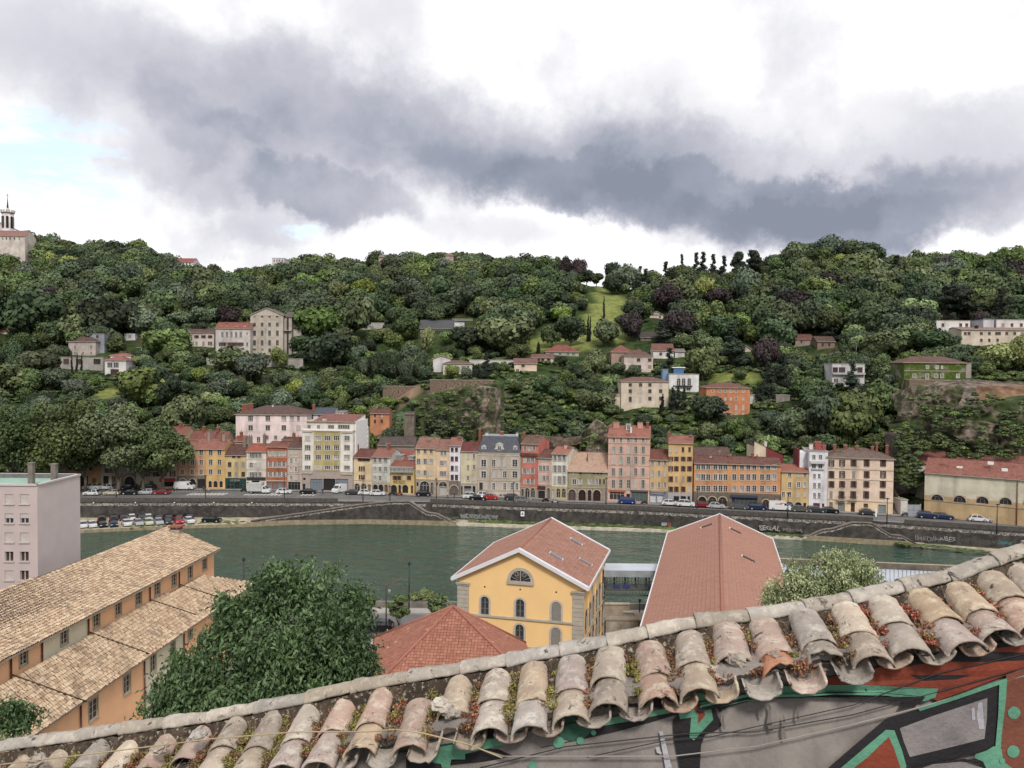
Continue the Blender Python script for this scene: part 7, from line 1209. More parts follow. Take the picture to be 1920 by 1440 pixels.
for x, t_, b_, w_ in ((59, 869, 903, 9), (102, 871, 897, 9)):
    P = PY(x, b_, 90 if x < 80 else 92.5); T_ = PY(x, t_, P[1]); s = w_/2/F*P[1]; mb = MB(); mb.box(P[0]+52-s, P[0]+52+s, P[1]-88-s, P[1]-88+s, zt-.5, T_[2], mat('chimney_concrete', lin('#8f857c', K), .9, .2, 2)); mb.box(P[0]+52-s*1.15, P[0]+52+s*1.15, P[1]-88-s*1.15, P[1]-88+s*1.15, T_[2], T_[2]+.12, MATS['chimney_concrete']); mb.build('chimney', tw)
# yellow customs building
YEL = mat('yellow_render', lin('#f2c67e', .92, .14), .9, .05, .4, .1, 8); QUO = mat('quoin_stone', lin('#c9c0b0', .66), .9, .15, 1); PKT = tile_attr_mat('pink_roof_tile', [(0, (.28, .145, .11)), (.5, (.31, .165, .125)), (1, (.35, .185, .14))], (.2, .1, .08), .3, .5, .75, .5)
STY['q'] = ('#7b8084', '#cfc6ba', None, 0); STY['l'] = ('#6b6b6b', '#cfc6ba', '#9a958d', 2)
EDGEW = mat('roof_edge_metal', lin('#e4e4ea', .8), .5, .06, 1)
def big_roof(b, o, tm, seed):
    W, d, ze, zr = b.W, b.d, b.ze, b.zr; t = .2; sl = (zr-ze)/(W/2); zl = ze-sl*o; mb = MB()
    for s, xa in ((1, -o), (-1, W+o)):
        mb.face([(xa, -o, zl+t), (W/2, -o, zr+t), (W/2, d+o, zr+t), (xa, d+o, zl+t)] if s < 0 else [(W/2, -o, zr+t), (xa, -o, zl+t), (xa, d+o, zl+t), (W/2, d+o, zr+t)], UNDER)
        mb.face([(xa, -o, zl), (W/2, -o, zr), (W/2, d+o, zr), (xa, d+o, zl)], CORN)
    ro = mb.build('roof', b.root)
    for s, xa in ((1, -o), (-1, W+o)):
        A_ = np.array([xa, -o, zl+t]); B_ = np.array([xa, d+o, zl+t]); D_ = np.array([W/2, -o, zr+t]); A_, e, u, n = quad_frame(A_, B_, D_)
        lay_tiles('roof_tile', [A_, B_, (W/2, d+o, zr+t), (W/2, -o, zr+t)], A_, e, u, n, .42, .40, tm, ro, 'flat', seed, .004)
    for y0, y1 in ((-o-.05, -o+.42), (d+o-.38, d+o+.05)):
        for s, xa in ((1, -o), (-1, W+o)):
            mb = MB(); P = [(xa, zl), (W/2, zr)]; top = [(x, y, z+t+.1) for y in (y0, y1) for x, z in P]
            mb.face([top[0], top[1], top[3], top[2]], EDGEW)
            for y in (y0, y1): mb.face([(P[0][0], y, P[0][1]-.1), (P[1][0], y, P[1][1]-.1), (P[1][0], y, P[1][1]+t+.1), (P[0][0], y, P[0][1]+t+.1)], EDGEW)
            mb.build('verge_board', b.root)
    for xa in (-o, W+o): mb = MB(); mb.box(xa-.12, xa+.12, -o, d+o, zl-.02, zl+t+.06, EDGEW); mb.build('gutter', b.root)
    mb = MB(); mb.tube([(W/2, -o+.7, zr+t), (W/2, d+o-.6, zr+t)], .14, paint('#b0705c'), 8); mb.build('ridge_tile', b.root)
    for y in (0, d): w2 = MB(); w2.face([(0, y, ze), (W, y, ze), (W/2, y, zr)], b.m); w2.build('gable', b.root)
    return sl
# the attic window straddles the gable, so the yellow front is one holed pentagon built as wall to 12.9 plus gable above
b = Bld('yellow_building', 'bright yellow gabled building with stone quoins and a half round attic window', 'building', 't', 172, 1081, 609, None, '#efc06a', '#b0705c', AB=((-5.6, 85.3), (7.6, 82.0), 0), zz_=(12.9, 16.2), depth=16.5, roof='none', found=.1, wallmat=YEL,
        rows=[(716, 848, [356], 62, 'qA'), (736, 868, [620], 66, 'qA'), (757, 893, [892], 72, 'lA'), (926, 1062, [616], 66, 'qA'), (951, 1086, [888], 72, 'lA'), (905, 1040, [350], 62, 'qA'), (1120, 1250, [350, 616, 888], 66, 'qA')])
big_roof(b, .55, PKT, 5); W = b.W
a, zl = b.h(548, 610); c_, zh = b.h(702, 520); m2 = MB(); r_ = (c_-a)/2; xc = (a+c_)/2; A = [(xc+r_*1.0*math.cos(math.pi*k/16), zl+.25+r_*math.sin(math.pi*k/16)) for k in range(17)]; Bq = [(xc+r_*1.3*math.cos(math.pi*k/16), zl+.25+r_*1.3*math.sin(math.pi*k/16)) for k in range(17)]
aw = empty('attic_window'); aw.parent = b.root; m2.face([(x, -.02, z) for x, z in A], GLASS); m2.build('pane', aw); m2 = MB()
for i in range(16): m2.face([(A[i][0], -.12, A[i][1]), (A[i+1][0], -.12, A[i+1][1]), (Bq[i+1][0], -.12, Bq[i+1][1]), (Bq[i][0], -.12, Bq[i][1])], QUO); m2.face([(A[i][0], -.12, A[i][1]), (A[i+1][0], -.12, A[i+1][1]), (A[i+1][0], 0, A[i+1][1]), (A[i][0], 0, A[i][1])], QUO); m2.face([(Bq[i][0], -.12, Bq[i][1]), (Bq[i+1][0], -.12, Bq[i+1][1]), (Bq[i+1][0], 0, Bq[i+1][1]), (Bq[i][0], 0, Bq[i][1])], QUO)
m2.box(xc-r_*1.3, xc+r_*1.3, -.2, 0, zl-.1, zl+.25, QUO); m2.build('stone_frame', aw); m2 = MB(); q_ = paint('#a8a29a')
for k in range(1, 8): t = math.pi*k/8; m2.tube([(xc+.3*math.cos(t), -.06, zl+.25+.3*math.sin(t)), (xc+r_*math.cos(t), -.06, zl+.25+r_*math.sin(t))], .03, q_, 5)
for dx in (-.36, .36): m2.tube([(xc+dx+.2*math.cos(t), -.06, zl+.25+r_*.66+.2*math.sin(t)) for t in np.linspace(0, 6.283, 13)], .03, q_, 5)
m2.box(xc-.06, xc+.06, -.1, -.03, zl+.25, zl+.25+r_, q_); m2.build('glazing_bar', aw)
for u0, u1 in ((172, 236), (1015, 1081)):
    a = b.h(u0, 800)[0] if u0 > 500 else 0; c_ = W+.05 if u0 > 500 else b.h(u1, 800)[0]; a = a if u0 > 500 else -.05
    for i in range(26): mb = MB(); mb.box(a, c_, -.12 if i % 2 else -.09, .0, i*.46, i*.46+.43, QUO); mb.build('quoin', b.root)
    mb = MB(); mb.box(a-.08, c_+.08, -.2, 0, 12.0, 12.2, QUO); mb.box(a-.14, c_+.14, -.3, 0, 12.2, 12.35, QUO); mb.build('capital', b.root)
zc = b.h(620, 880)[1]; mb = MB(); mb.box(1.0, W-1.0, -.16, 0, zc-.1, zc+.1, QUO); mb.build('string_course', b.root); zc = b.h(620, 1090)[1]; mb = MB(); mb.box(1.0, W-1.0, -.14, 0, zc-.08, zc+.08, QUO); mb.build('string_course', b.root)
for u, v in ((356, 640), (622, 660), (892, 680)): a, z = b.h(u, v); mb = MB(); mb.tube([(a, -.03, z), (a, .0, z)], .09, DARK, 8); mb.build('vent_hole', b.root)
for i in range(6):   # right flank
    y = 1.8+i*2.6
    mb = MB(); mb.box(W, W+.12, y+1.15, y+1.5, 0, 12.6, QUO if i % 2 else b.m); mb.build('pilaster', b.root)
    for z in (2.2, 5.6, 8.9): o = link('window', win_mesh(1., 2., 'q', True), b.root); o.location = (W+.16, y, z); o.rotation_euler = (0, 0, math.pi/2)
mb = MB(); mb.box(W, W+.14, 0, 16.5, 7.0, 7.2, QUO); mb.build('string_course', b.root)
def skyl(b, u, w, name='skylight'):
    pass
sl = (16.2-12.9)/(W/2); ang = math.atan(sl)
for (dy, dx, L_) in ((12.5, 3.9, 1.3), (3.5, 3.2, 1.3), (7.0, 5.9, .9)):
    x = W/2+dx; z = 16.2-sl*dx+.28; mb = MB(); M = Matrix.Translation((x, dy, z))@Matrix.Rotation(ang, 4, 'Y'); mb.box(-.75, .75, -.22*L_, .28*L_, -.02, .08, mat('skylight_glass', (.16, .18, .2), .3), M); mb.box(-.82, -.74, -.28*L_, .28*L_, -.02, .11, EDGEW, M); mb.box(.74, .82, -.28*L_, .28*L_, -.02, .11, EDGEW, M); mb.build('skylight', b.root)
b = Bld('red_roofed_hall', 'long hall with a pink red ridged roof beside the yellow building', 'building', 't', 1500, 2500, 609, None, '#e3bd7c', '#b0705c', AB=((8.5, 55.6), (20.7, 52.5), 0), zz_=(12.9, 15.6), depth=54, roof='none', found=.1)
PK2 = tile_attr_mat('salmon_roof_tile', [(0, (.315, .165, .125)), (.5, (.33, .175, .132)), (1, (.35, .185, .14))], (.25, .13, .1), .2, .5, .8, .5); big_roof(b, .5, PK2, 6); W = b.W; sl = (15.6-12.9)/(W/2); ang = math.atan(sl)
for s, dy, dx in ((-1, 49, 1.6), (1, 47.5, 1.9), (1, 35, 3.0)):
    x = W/2+s*dx; z = 15.6-sl*dx+.27; mb = MB(); M = Matrix.Translation((x, dy, z))@Matrix.Rotation(s*ang, 4, 'Y'); mb.box(-.7, .7, -.15, .15, -.02, .1, mat('vent_slot', (.06, .05, .05)), M); mb.box(-.85, -.7, -.2, .2, -.02, .1, EDGEW, M); mb.build('roof_vent', b.root)
# pyramid roof at the bottom centre
py_ = empty('hipped_building', (-5, 70, 0), label='building with a steep red brown hipped roof in front of the yellow building', cat='building'); BL_, FL_, FR_, BR_ = np.array([-13.2, 77, 9.]), np.array([-11.4, 64.2, 9.]), np.array([3.2, 63, 9.]), np.array([1.5, 76, 9.]); AP = np.array([-5.05, 70.5, 14.15]); O = np.array([-5, 70, 0])
mb = MB(); Cn = [BL_, FL_, FR_, BR_]
for i in range(4): mb.face([loc(Cn[i]), loc(Cn[(i+1) % 4]), loc(AP)], UNDER)
ro = mb.build('roof', py_); DKT = tile_attr_mat('redbrown_roof_tile', [(0, (.26, .105, .075)), (.5, (.31, .13, .09)), (.988, (.36, .16, .115)), (.992, (.5, .34, .25)), (1, (.5, .34, .25))], (.18, .08, .06), .4, .5, .8, .4)
for i, (a, c_) in enumerate(((BL_, FL_), (FL_, FR_), (FR_, BR_))):
    A_, e, u, n = quad_frame(loc(a), loc(c_), loc(AP)); lay_tiles('roof_tile', [loc(a), loc(c_), loc(AP)], A_+n*.03, e, u, n, .28, .28, DKT, ro, 'flat', 20+i, .006)
for c_ in Cn: mb = MB(); mb.tube([loc(c_+np.array([0, 0, .08])), loc(AP+np.array([0, 0, .08]))], .13, paint('#b5705a'), 8); mb.build('hip_tile', py_)
mb = MB()
for i in range(4): a, c_ = Cn[i]*np.array([.96, 1, 1]), Cn[(i+1) % 4]*np.array([.96, 1, 1]); mb.face([loc((a[0], a[1], 0)), loc((c_[0], c_[1], 0)), loc(c_), loc(a)], CRW)
mb.build('wall', py_); mb = MB(); mb.tube([loc(BL_+np.array([-.15, 0, -.05])), loc(FL_+np.array([-.15, 0, -.05]))], .14, EDGEW, 8); mb.build('gutter', py_)
# covered footbridge between the two halls
fb = empty('footbridge', (0, 0, 0), label='covered steel footbridge with a pale metal roof linking the yellow building and the hall', cat='bridge'); x0, x1 = 11.3, 19.6; y0 = 97.0; STL = mat('bridge_steel', (.09, .095, .1), .5, .2, 2)
mb = MB(); mb.box(x0, x1, y0-1.0, y0+1.6, 10.15, 10.3, EDGEW); mb.face([(x0, y0-1.05, 10.1), (x1, y0-1.05, 10.1), (x1, y0-1.05, 10.9), (x0, y0-1.05, 10.9)], ZINC); mb.face([(x0, y0-1.05, 10.9), (x1, y0-1.05, 10.9), (x1, y0+1.6, 11.1), (x0, y0+1.6, 11.1)], mat('metal_roof', lin('#c4cbd6', .75), .4, .08, .8, spec=.5)); mb.build('roof', fb)
mb = MB(); mb.box(x0, x1, y0-.95, y0+1.5, 8.5, 8.65, STL); mb.build('deck', fb)
for i in range(7): x = x0+.3+i*1.3; mb = MB(); mb.box(x-.07, x+.07, y0-.9, y0-.76, 8.6, 10.2, STL); mb.box(x-.07, x+.07, y0+1.3, y0+1.44, 8.6, 10.2, STL); mb.build('post', fb)
for y in (y0-.95, y0+1.5):
    mb = MB(); mb.box(x0, x1, y-.05, y+.05, 7.75, 7.9, STL); mb.box(x0, x1, y-.05, y+.05, 9.5, 9.58, STL)
    for i in range(22): a = x0+i*(x1-x0)/22; c_ = a+(x1-x0)/22; mb.tube([(a, y, 7.85), (c_, y, 8.55)], .035, STL, 4); mb.tube([(c_, y, 7.85), (a, y, 8.55)], .035, STL, 4); mb.box(a-.02, a+.02, y-.02, y+.02, 8.6, 9.5, STL)
    mb.build('truss', fb)
mb = MB(); [mb.box(a, a+.9, y0-.99, y0-.96, 8.75, 9.1, paint('#39489a')) for a in (12.4, 13.6, 16.9, 18.0)]; mb.build('banner', fb)
# long low metal roofed shed at right, wall behind it
b = empty('metal_shed', (45, 108, 0), label='long low shed with a pale ribbed metal roof behind the flowering tree', cat='shed'); O = np.array([45, 108, 0]); mb = MB(); L0, L1 = PY(1440, 1057, 113), PY(1900, 1078, 108); M0, M1 = PY(1440, 1100, 101), PY(1900, 1122, 97)
mr = MATS['metal_roof']; mb.face([loc(p) for p in (M0, M1, L1, L0)], mr); N_ = 60
mb.build('roof', b); mb = MB()
for i in range(N_): t = i/(N_-1); p = M0+(M1-M0)*t+np.array([0, 0, .05]); q = L0+(L1-L0)*t+np.array([0, 0, .05]); mb.tube([loc(p), loc(q)], .035, ZINC, 4)
o = mb.build('roof_rib', b); o['kind'] = 'stuff'
mb = MB(); mb.face([loc((*M0[:2], 0)), loc((*M1[:2], 0)), loc(M1), loc(M0)], CRW); mb.face([loc((*M0[:2], 0)), loc(M0), loc(L0), loc((*L0[:2], 0))], CRW); mb.build('wall', b)
mb = MB(); G0, G1 = L0+np.array([-3, .6, .75]), L1+np.array([0, .6, .75]); mb.box(0, 1, 0, 1, 0, 1, GREYSTONE) if 0 else None
mb.face([(*G0[:2], 0), (*G1[:2], 0), tuple(G1), tuple(G0)], GREYSTONE); mb.face([tuple(G0), tuple(G1), (G1[0], G1[1]+.6, G1[2]), (G0[0], G0[1]+.6, G0[2])], STONE); mb.face([(G0[0], G0[1]+.6, 0), (G1[0], G1[1]+.6, 0), (G1[0], G1[1]+.6, G1[2]), (G0[0], G0[1]+.6, G0[2])], GREYSTONE); mb.build('wall', None, label='grey concrete wall running behind the pale metal roof', cat='wall')
# riverside terrace seen between the halls
def nb(name, label, cat, x0, x1, row0, Y, h_, c, dep=2.): P0, P1 = PY(x0, row0, Y), PY(x1, row0, Y); mb = MB(); mb.box(P0[0], P1[0], Y, Y+dep, 0, P0[2], c); mb.box(P0[0]-.1, P1[0]+.1, Y-.1, Y+dep+.1, P0[2], P0[2]+.15, STONE); return mb.build(name, None, label=label, cat=cat)
nb('wall', 'stained pale wall of a small yard right of the yellow building', 'wall', 1136, 1196, 1163, 97, 2, mat('stained_render', lin('#bdb2a2', K), .9, .4, .8, streaks=1.5), 1)
nb('wall', 'curved low parapet beside the river between the two halls', 'wall', 1134, 1180, 1134, 112, 2, STONE, .6)
nb('ramp_wall', 'pale low ramp wall with rail by the river between the halls', 'wall', 1170, 1236, 1150, 108, 2, mat('pale_concrete', lin('#cfc8bc', K), .9, .15, 1), .5)
nb('kiosk', 'small grey roofed structure in front of the hall', 'kiosk', 1196, 1232, 1165, 99, 2, mat('kiosk_grey', lin('#9aa0ae', K), .7, .15, 1), 3)
for x, top, bs, Y, l in ((1199, 1127, 1165, 106, 'dark traffic signal post between the two halls'), (457, 1050, 1088, 109, 'thin dark post beside the near tree top'), (767, 1058, 1122, 113, 'tall dark lamp post behind the small willow')):
    P = PY(x, bs, Y); T_ = PY(x, top, Y); mb = MB(); mb.tube([(0, 0, -P[2]), (0, 0, T_[2]-P[2])], .1, BLACKM, 6, .08); mb.box(-.15, .15, -.15, .15, T_[2]-P[2]-.1, T_[2]-P[2]+.3, BLACKM); q = mb.build('lamp_post', None, label=l, cat='lamp'); q.location = P
P = PY(724, 1175, 103); T_ = PY(724, 1097, 103); r = empty('lamp_post', (P[0], P[1], 0), label='dark street lamp with a slanting red arm above the near road', cat='lamp'); mb = MB(); mb.tube([(0, 0, 0), (0, 0, T_[2])], .1, BLACKM, 6, .08); mb.build('pole', r); E_ = PY(752, 1085, 103); mb = MB(); mb.tube([(0, 0, T_[2]-.1), (E_[0]-P[0], 0, E_[2])], .045, paint('#b8453a'), 6); mb.build('arm', r); mb = MB(); mb.box(.25, .55, -.15, .15, T_[2]-.9, T_[2]-.6, ZINC); mb.build('lamp_head', r)
P = PY(706, 1166, 104); car('hatchback', B_, (P[0], 105.6, .02), 0.0, 'black hatchback on the near road beside the large dark tree', None)
fe = empty('railing', (-22, 100.8, 0), label='dark metal railing along the near pavement behind the hipped roof', cat='railing'); mb = MB(); mb.box(-4, 16, -.02, .02, 1.5, 1.56, BLACKM); mb.box(-4, 16, -.02, .02, .5, .56, BLACKM); mb.build('rail', fe)
mb = MB(); [mb.box(x, x+.035, -.02, .02, .45, 1.6, BLACKM) for x in np.arange(-4, 16, .16)]; mb.build('bar', fe, kind='stuff'); mb = MB(); mb.box(-4, 16, -.15, .15, 0, .45, STONE); mb.build('plinth', fe)
bw_ = MB(); bw_.box(-26, -6, 96.5, 96.9, 0, 1.6, mat('brick_wall', (.22, .1, .075), .9, .35, 2)); bw_.build('brick_wall', None, label='low red brick wall below the railing', cat='wall')
L_ST = leafmat('street_leaves', (.03, .055, .018), (.11, .16, .05)); L_WIL = leafmat('willow_leaves', (.05, .08, .02), (.17, .23, .07))
for x, top, bs, wd, Y, l, lm, cat in ((748, 1115, 1172, 46, 103, 'small round street tree left of the hipped roof', L_ST, 'tree'), (824, 1110, 1152, 54, 108, 'small street tree right of the willow', L_ST, 'tree'), (686, 1098, 1175, 40, 101, 'street tree half hidden by the large dark tree', L_ST, 'tree'), (787, 1098, 1124, 52, 116.8, 'low green willow bush hanging over the near quay wall', L_WIL, 'bush')):
    P = PY(x, bs, Y); H_ = PY(x, top, Y)[2]; limb_tree('street_tree' if cat == 'tree' else 'willow_bush', l, (P[0], Y, 0 if cat == 'tree' else -.5), H_, wd/2/F*Y*1.02, H_*.32 if cat == 'tree' else .4, 2600, .26, lm, BARK, int(x), 14, cat)
# large dark leafy tree in the lower left, each leaf its own blade
def leaf_tree(name, label, P, base, els, n, size, m, seed, trunk=.3, twig=True, cat='tree'):
    """els: crown lobes (px x, px y, px radius, Y)"""
    rng = np.random.RandomState(seed); root = empty(name, base, label=label, cat=cat); L = []
    for x, y, r, Y in els: q = PY(x, y, Y)-np.array(base); L.append((*q, r/F*Y))
    L = np.array(L); c0 = L[:, :3].mean(0); L = np.concatenate([L[:, :]*np.array([1, 1, 1, .55])]+[np.concatenate([L[:, :3]+dd*L[:, 3:4]*.9, L[:, 3:4]*.36], 1) for dd in (lambda q: [q[k*len(L):(k+1)*len(L)] for k in range(9)])((lambda z: z/np.linalg.norm(z, axis=1)[:, None])(rng.normal(size=(9*len(L), 3))))]); mb = MB(); mb.tube([(0, 0, 0), tuple(np.array([c0[0]*.5, c0[1]*.5, c0[2]*.5])), tuple(c0*.85)], trunk, BARK, 8, trunk*.5)
    for q in L[:len(els)]: mb.tube([tuple(c0*.6), tuple((c0*.7+q[:3]*.3)), tuple(q[:3])], trunk*.35, BARK, 6, trunk*.08)
    mb.build('trunk', root); ks = rng.choice(len(L), n//7, p=L[:, 3]**2/(L[:, 3]**2).sum()); d = rng.normal(size=(len(ks), 3)); d /= np.linalg.norm(d, axis=1)[:, None]
    S = L[ks, :3]+d*(L[ks, 3]*rng.choice([1, .8, .55], len(ks), p=[.8, .15, .05])*(1+rng.normal(size=len(ks))*.1))[:, None]; out = d*.6+rng.normal(size=d.shape)*.35+np.array([0, 0, -.25]); out /= np.linalg.norm(out, axis=1)[:, None]
    C = []; T = []; N = []
    for j in range(7): C.append(S+out*(j-3)*size*.55+rng.normal(size=S.shape)*size*.32); t = out*.5+rng.normal(size=S.shape)*.5+np.array([0, 0, -.55]); T.append(t/np.linalg.norm(t, axis=1)[:, None]); nn_ = d*.7+rng.normal(size=S.shape)*.5+np.array([0, 0, .5]); N.append(nn_)
    C = np.concatenate(C); T = np.concatenate(T); N = np.concatenate(N); Bq = np.cross(N, T); Bq /= np.linalg.norm(Bq, axis=1)[:, None]; N = np.cross(T, Bq); s = size*rng.uniform(.7, 1.25, len(C))[:, None]
    V = np.stack([C-T*s*.5, C-Bq*s*.2+N*s*.05, C+T*s*.5-N*s*.08, C+Bq*s*.2+N*s*.05], 1).reshape(-1, 3); Q = np.arange(len(V)).reshape(-1, 4); lv = np.clip(np.tile(rng.uniform(0, .35, len(S))+rng.uniform(-.1, .5, len(L))[ks], 7)+rng.uniform(0, .35, len(C)), 0, 1)
    link('crown', np_mesh('crown', V, Q, [m], {'lv': ('FACE', lv)}), root); return root
def leafmat_near(name, c0, c1, tr=.25):
    m = bpy.data.materials.new(name); m.use_nodes = True; w = NT(m.node_tree); b = w.n['Principled BSDF']; w.put(b.inputs['Base Color'], w.mix(w.new('ShaderNodeAttribute', attribute_name='lv').outputs['Fac'], c0, c1)); b.inputs['Roughness'].default_value = .5; b.inputs['Specular IOR Level'].default_value = .3; return m
L_CH = leafmat_near('cherry_leaves', (.014, .034, .012), (.12, .19, .075)); L_LIN = leafmat_near('linden_leaves', (.05, .085, .025), (.50, .54, .29)); 
EL = [(512, 1120, 50, 30.5), (560, 1115, 55, 30), (455, 1155, 52, 30), (620, 1140, 60, 30.5), (655, 1180, 48, 30), (520, 1180, 85, 29), (600, 1200, 80, 29), (420, 1215, 72, 29.5), (375, 1245, 50, 29.5), (470, 1260, 85, 28.5), (560, 1270, 85, 28.5), (640, 1250, 62, 29), (335, 1305, 46, 29.5), (390, 1310, 70, 28.8), (480, 1340, 80, 28.5), (670, 1225, 34, 29), (600, 1330, 70, 28.5), (300, 1345, 40, 29.5), (530, 1085, 30, 31), (500, 1085, 24, 31), (410, 1185, 30, 30.5), (690, 1250, 18, 29)]
leaf_tree('cherry_tree', 'large dense dark green leafy tree in front of the long tiled building', None, (-10.5, 30, 15), EL, 54000, .2, L_CH, 3, .3)
EL2 = [(1560, 1075, 38, 26), (1600, 1068, 36, 26), (1510, 1085, 36, 26), (1550, 1110, 50, 25.6), (1610, 1100, 42, 25.8), (1480, 1115, 36, 25.6), (1450, 1122, 22, 25.8), (1545, 1050, 14, 26), (1590, 1052, 14, 26), (1635, 1085, 20, 26), (1500, 1140, 50, 25.4), (1600, 1140, 50, 25.5)]
leaf_tree('linden_tree', 'tree top covered in pale cream blossom rising behind the tiled wall', None, (10.3, 26, 14), EL2, 30000, .105, L_LIN, 4, .2)
EL3 = [(15, 1360, 34, 9.5), (45, 1350, 22, 9.5), (70, 1340, 12, 9.6), (25, 1330, 16, 9.6), (-10, 1345, 30, 9.5)]
leaf_tree('bush', 'blurred green bush tips in the bottom left corner behind the ridge tiles', None, (-6.0, 9.5, 27), EL3, 2600, .06, L_CH, 5, .02, cat='bush')
# ---------------------------------------------------------------- foreground: tile-capped wall
YR = lambda x: float(np.interp(x, [0, 500, 1000, 1500, 1920], [6.2, 5.75, 5.2, 5.1, 5.2]))
a_ = ray(1115, 385); a_ = a_/np.linalg.norm(a_); DN = -a_
def ptile_mat(name, c0, c1, lich, mossy=.0):
    m = bpy.data.materials.new(name); m.use_nodes = True; w = NT(m.node_tree); b = w.n['Principled BSDF']; co = w.new('ShaderNodeTexCoord').outputs['Object']; oi = w.new('ShaderNodeObjectInfo').outputs['Random']
    of = w.new('ShaderNodeVectorMath', operation='SCALE'); of.inputs[0].default_value = (13, 7, 5); w.put(of.inputs['Scale'], oi); ad = w.new('ShaderNodeVectorMath', operation='ADD'); w.put(ad.inputs[0], co); w.put(ad.inputs[1], of.outputs[0]); v = ad.outputs[0]
    c = w.mix(w.mapr(w.noise(v, 5, 7, .65), .35, .65), c0, c1); c = w.mix(w.mapr(w.noise(v, 11, 8, .75), .48, .62, 0, .85), c, lich); c = w.mix(w.mapr(w.noise(v, 30, 5, .7), .56, .64, 0, .75), c, (.42, .38, .30)); c = w.mix(w.mapr(w.noise(v, 9, 8, .8, .6), .57, .63, 0, .9), c, (.035, .03, .026))
    hs = w.new('ShaderNodeHueSaturation'); w.put(hs.inputs['Color'], c); w.put(hs.inputs['Value'], w.mapr(oi, 0, 1, .8, 1.15, False)); w.put(hs.inputs['Saturation'], w.mapr(w.math('FRACT', w.math('MULTIPLY', oi, 7.7)), 0, 1, .6, 1.15, False)); w.put(b.inputs['Base Color'], hs.outputs[0])
    b.inputs['Roughness'].default_value = .93; b.inputs['Specular IOR Level'].default_value = .12; bp = w.new('ShaderNodeBump'); bp.inputs['Strength'].default_value = .9; bp.inputs['Distance'].default_value = .008; w.put(bp.inputs['Height'], w.math('ADD', w.noise(v, 25, 7, .75), w.math('MULTIPLY', w.noise(v, 90, 3, .6), .4))); w.put(b.inputs['Normal'], bp.outputs[0]); return m
TM = [ptile_mat('old_tile_ochre', (.46, .36, .265), (.36, .275, .205), (.56, .49, .37)), ptile_mat('old_tile_pink', (.43, .30, .24), (.35, .25, .20), (.54, .46, .37)), ptile_mat('old_tile_grey', (.37, .305, .25), (.28, .23, .19), (.50, .44, .36))]
TFRESH = ptile_mat('broken_tile_orange', (.46, .24, .165), (.40, .2, .14), (.4, .27, .2)); RIDGEM = ptile_mat('ridge_tile_stone', (.40, .345, .285), (.32, .275, .225), (.50, .445, .365)); MORT = ptile_mat('old_mortar', (.07, .052, .04), (.035, .028, .022), (.11, .085, .065))
def half_pipe(L_, r0, r1, th, m, seed, brk=0., up=True, nl=9, na=12, rough=.0035, parent=None, name='roof_tile', span=.97):
    """tapered half-round clay tile from y=0 (upper end) to y=-L (lower end), crest towards +z"""
    V = []; s = 1 if up else -1
    for k, tt in ((0, 0.), (1, th)):
        for i in range(nl+1):
            t = i/nl; r = r0+(r1-r0)*t-tt
            for j in range(na+1):
                an = math.pi*(.5+span*(j/na-.5)); n = noise.noise(Vector((seed*3.1+math.cos(an)*2, t*5, seed)))*rough*2.2+noise.noise(Vector((seed+j*.9, t*14, 3)))*rough
                y = -L_*t
                if i == nl: y += noise.noise(Vector((seed*7+j*.3, 1, 2)))*.007+abs(noise.noise(Vector((seed*5+j*.4, 6, 2))))*brk
                elif i == nl-1 and brk: y += abs(noise.noise(Vector((seed*5+j*.4, 6, 2))))*brk*.6
                V.append((math.cos(an)*(r+n), y, s*(math.sin(an)*(r*.80+n))))
    n1 = (nl+1)*(na+1); Q = []
    for i in range(nl):
        for j in range(na): a = i*(na+1)+j; q = (a, a+1, a+na+2, a+na+1); Q += [q, tuple(n1+x for x in q[::-1])]
    for i in range(nl):
        for j in (0, na): a = i*(na+1)+j; c = a+na+1; Q.append((a, c, c+n1, a+n1))
    for j in range(na):
        for i in (0, nl): a = i*(na+1)+j; Q.append((a, a+1, a+1+n1, a+n1))
    me = np_mesh(name, V, Q, [m], None, True); return link(name, me, parent)
COL = [(-18, 1428), (42, 1417), (107, 1407), (182, 1391), (240, 1389), (307, 1379), (370, 1366), (435, 1350), (505, 1339), (572, 1326), (639, 1314), (709, 1296), (782, 1288), (855, 1272), (926, 1259), (995, 1246), (1068, 1233), (1141, 1216), (1214, 1206), (1290, 1187), (1362, 1170), (1430, 1162), (1508, 1145), (1589, 1132), (1657, 1119), (1729, 1107), (1797, 1095), (1858, 1074), (1912, 1060), (1975, 1046)]
cap = empty('tile_capped_wall', (0, 5.2, 33.5), label='old graffiti covered wall capped with lichened clay roof tiles in the foreground', cat='wall'); OC = np.array([0, 5.2, 33.5])
CP = [PY(x, y, YR(x)) for x, y in COL]; CP = [np.array(p) for p in CP]
def frame(i):
    a, b = CP[max(0, i-1)], CP[min(len(CP)-1, i+1)]; r = b-a; r -= a_*(r@a_); r /= np.linalg.norm(r); n = np.cross(r, a_); n = n if n[2] > 0 else -n; return r, n
def place(o, p, r, ax, n): M = Matrix(((r[0], ax[0], n[0], p[0]-OC[0]), (r[1], ax[1], n[1], p[1]-OC[1]), (r[2], ax[2], n[2], p[2]-OC[2]), (0, 0, 0, 1))); o.matrix_local = M
def tiltax(r, ax, n, yaw, pit):
    ax2 = ax*math.cos(yaw)+r*math.sin(yaw); ax2 = ax2*math.cos(pit)+n*math.sin(pit); r2 = r-ax2*(r@ax2); r2 /= np.linalg.norm(r2); n2 = np.cross(r2, ax2); return r2, ax2, (n2 if n2@n > 0 else -n2)
NOLOW = {13: 1, 20: 1, 6: 1, 2: 1}; BRK = {21: .12, 22: .16, 18: .05, 12: .03, 5: .1}
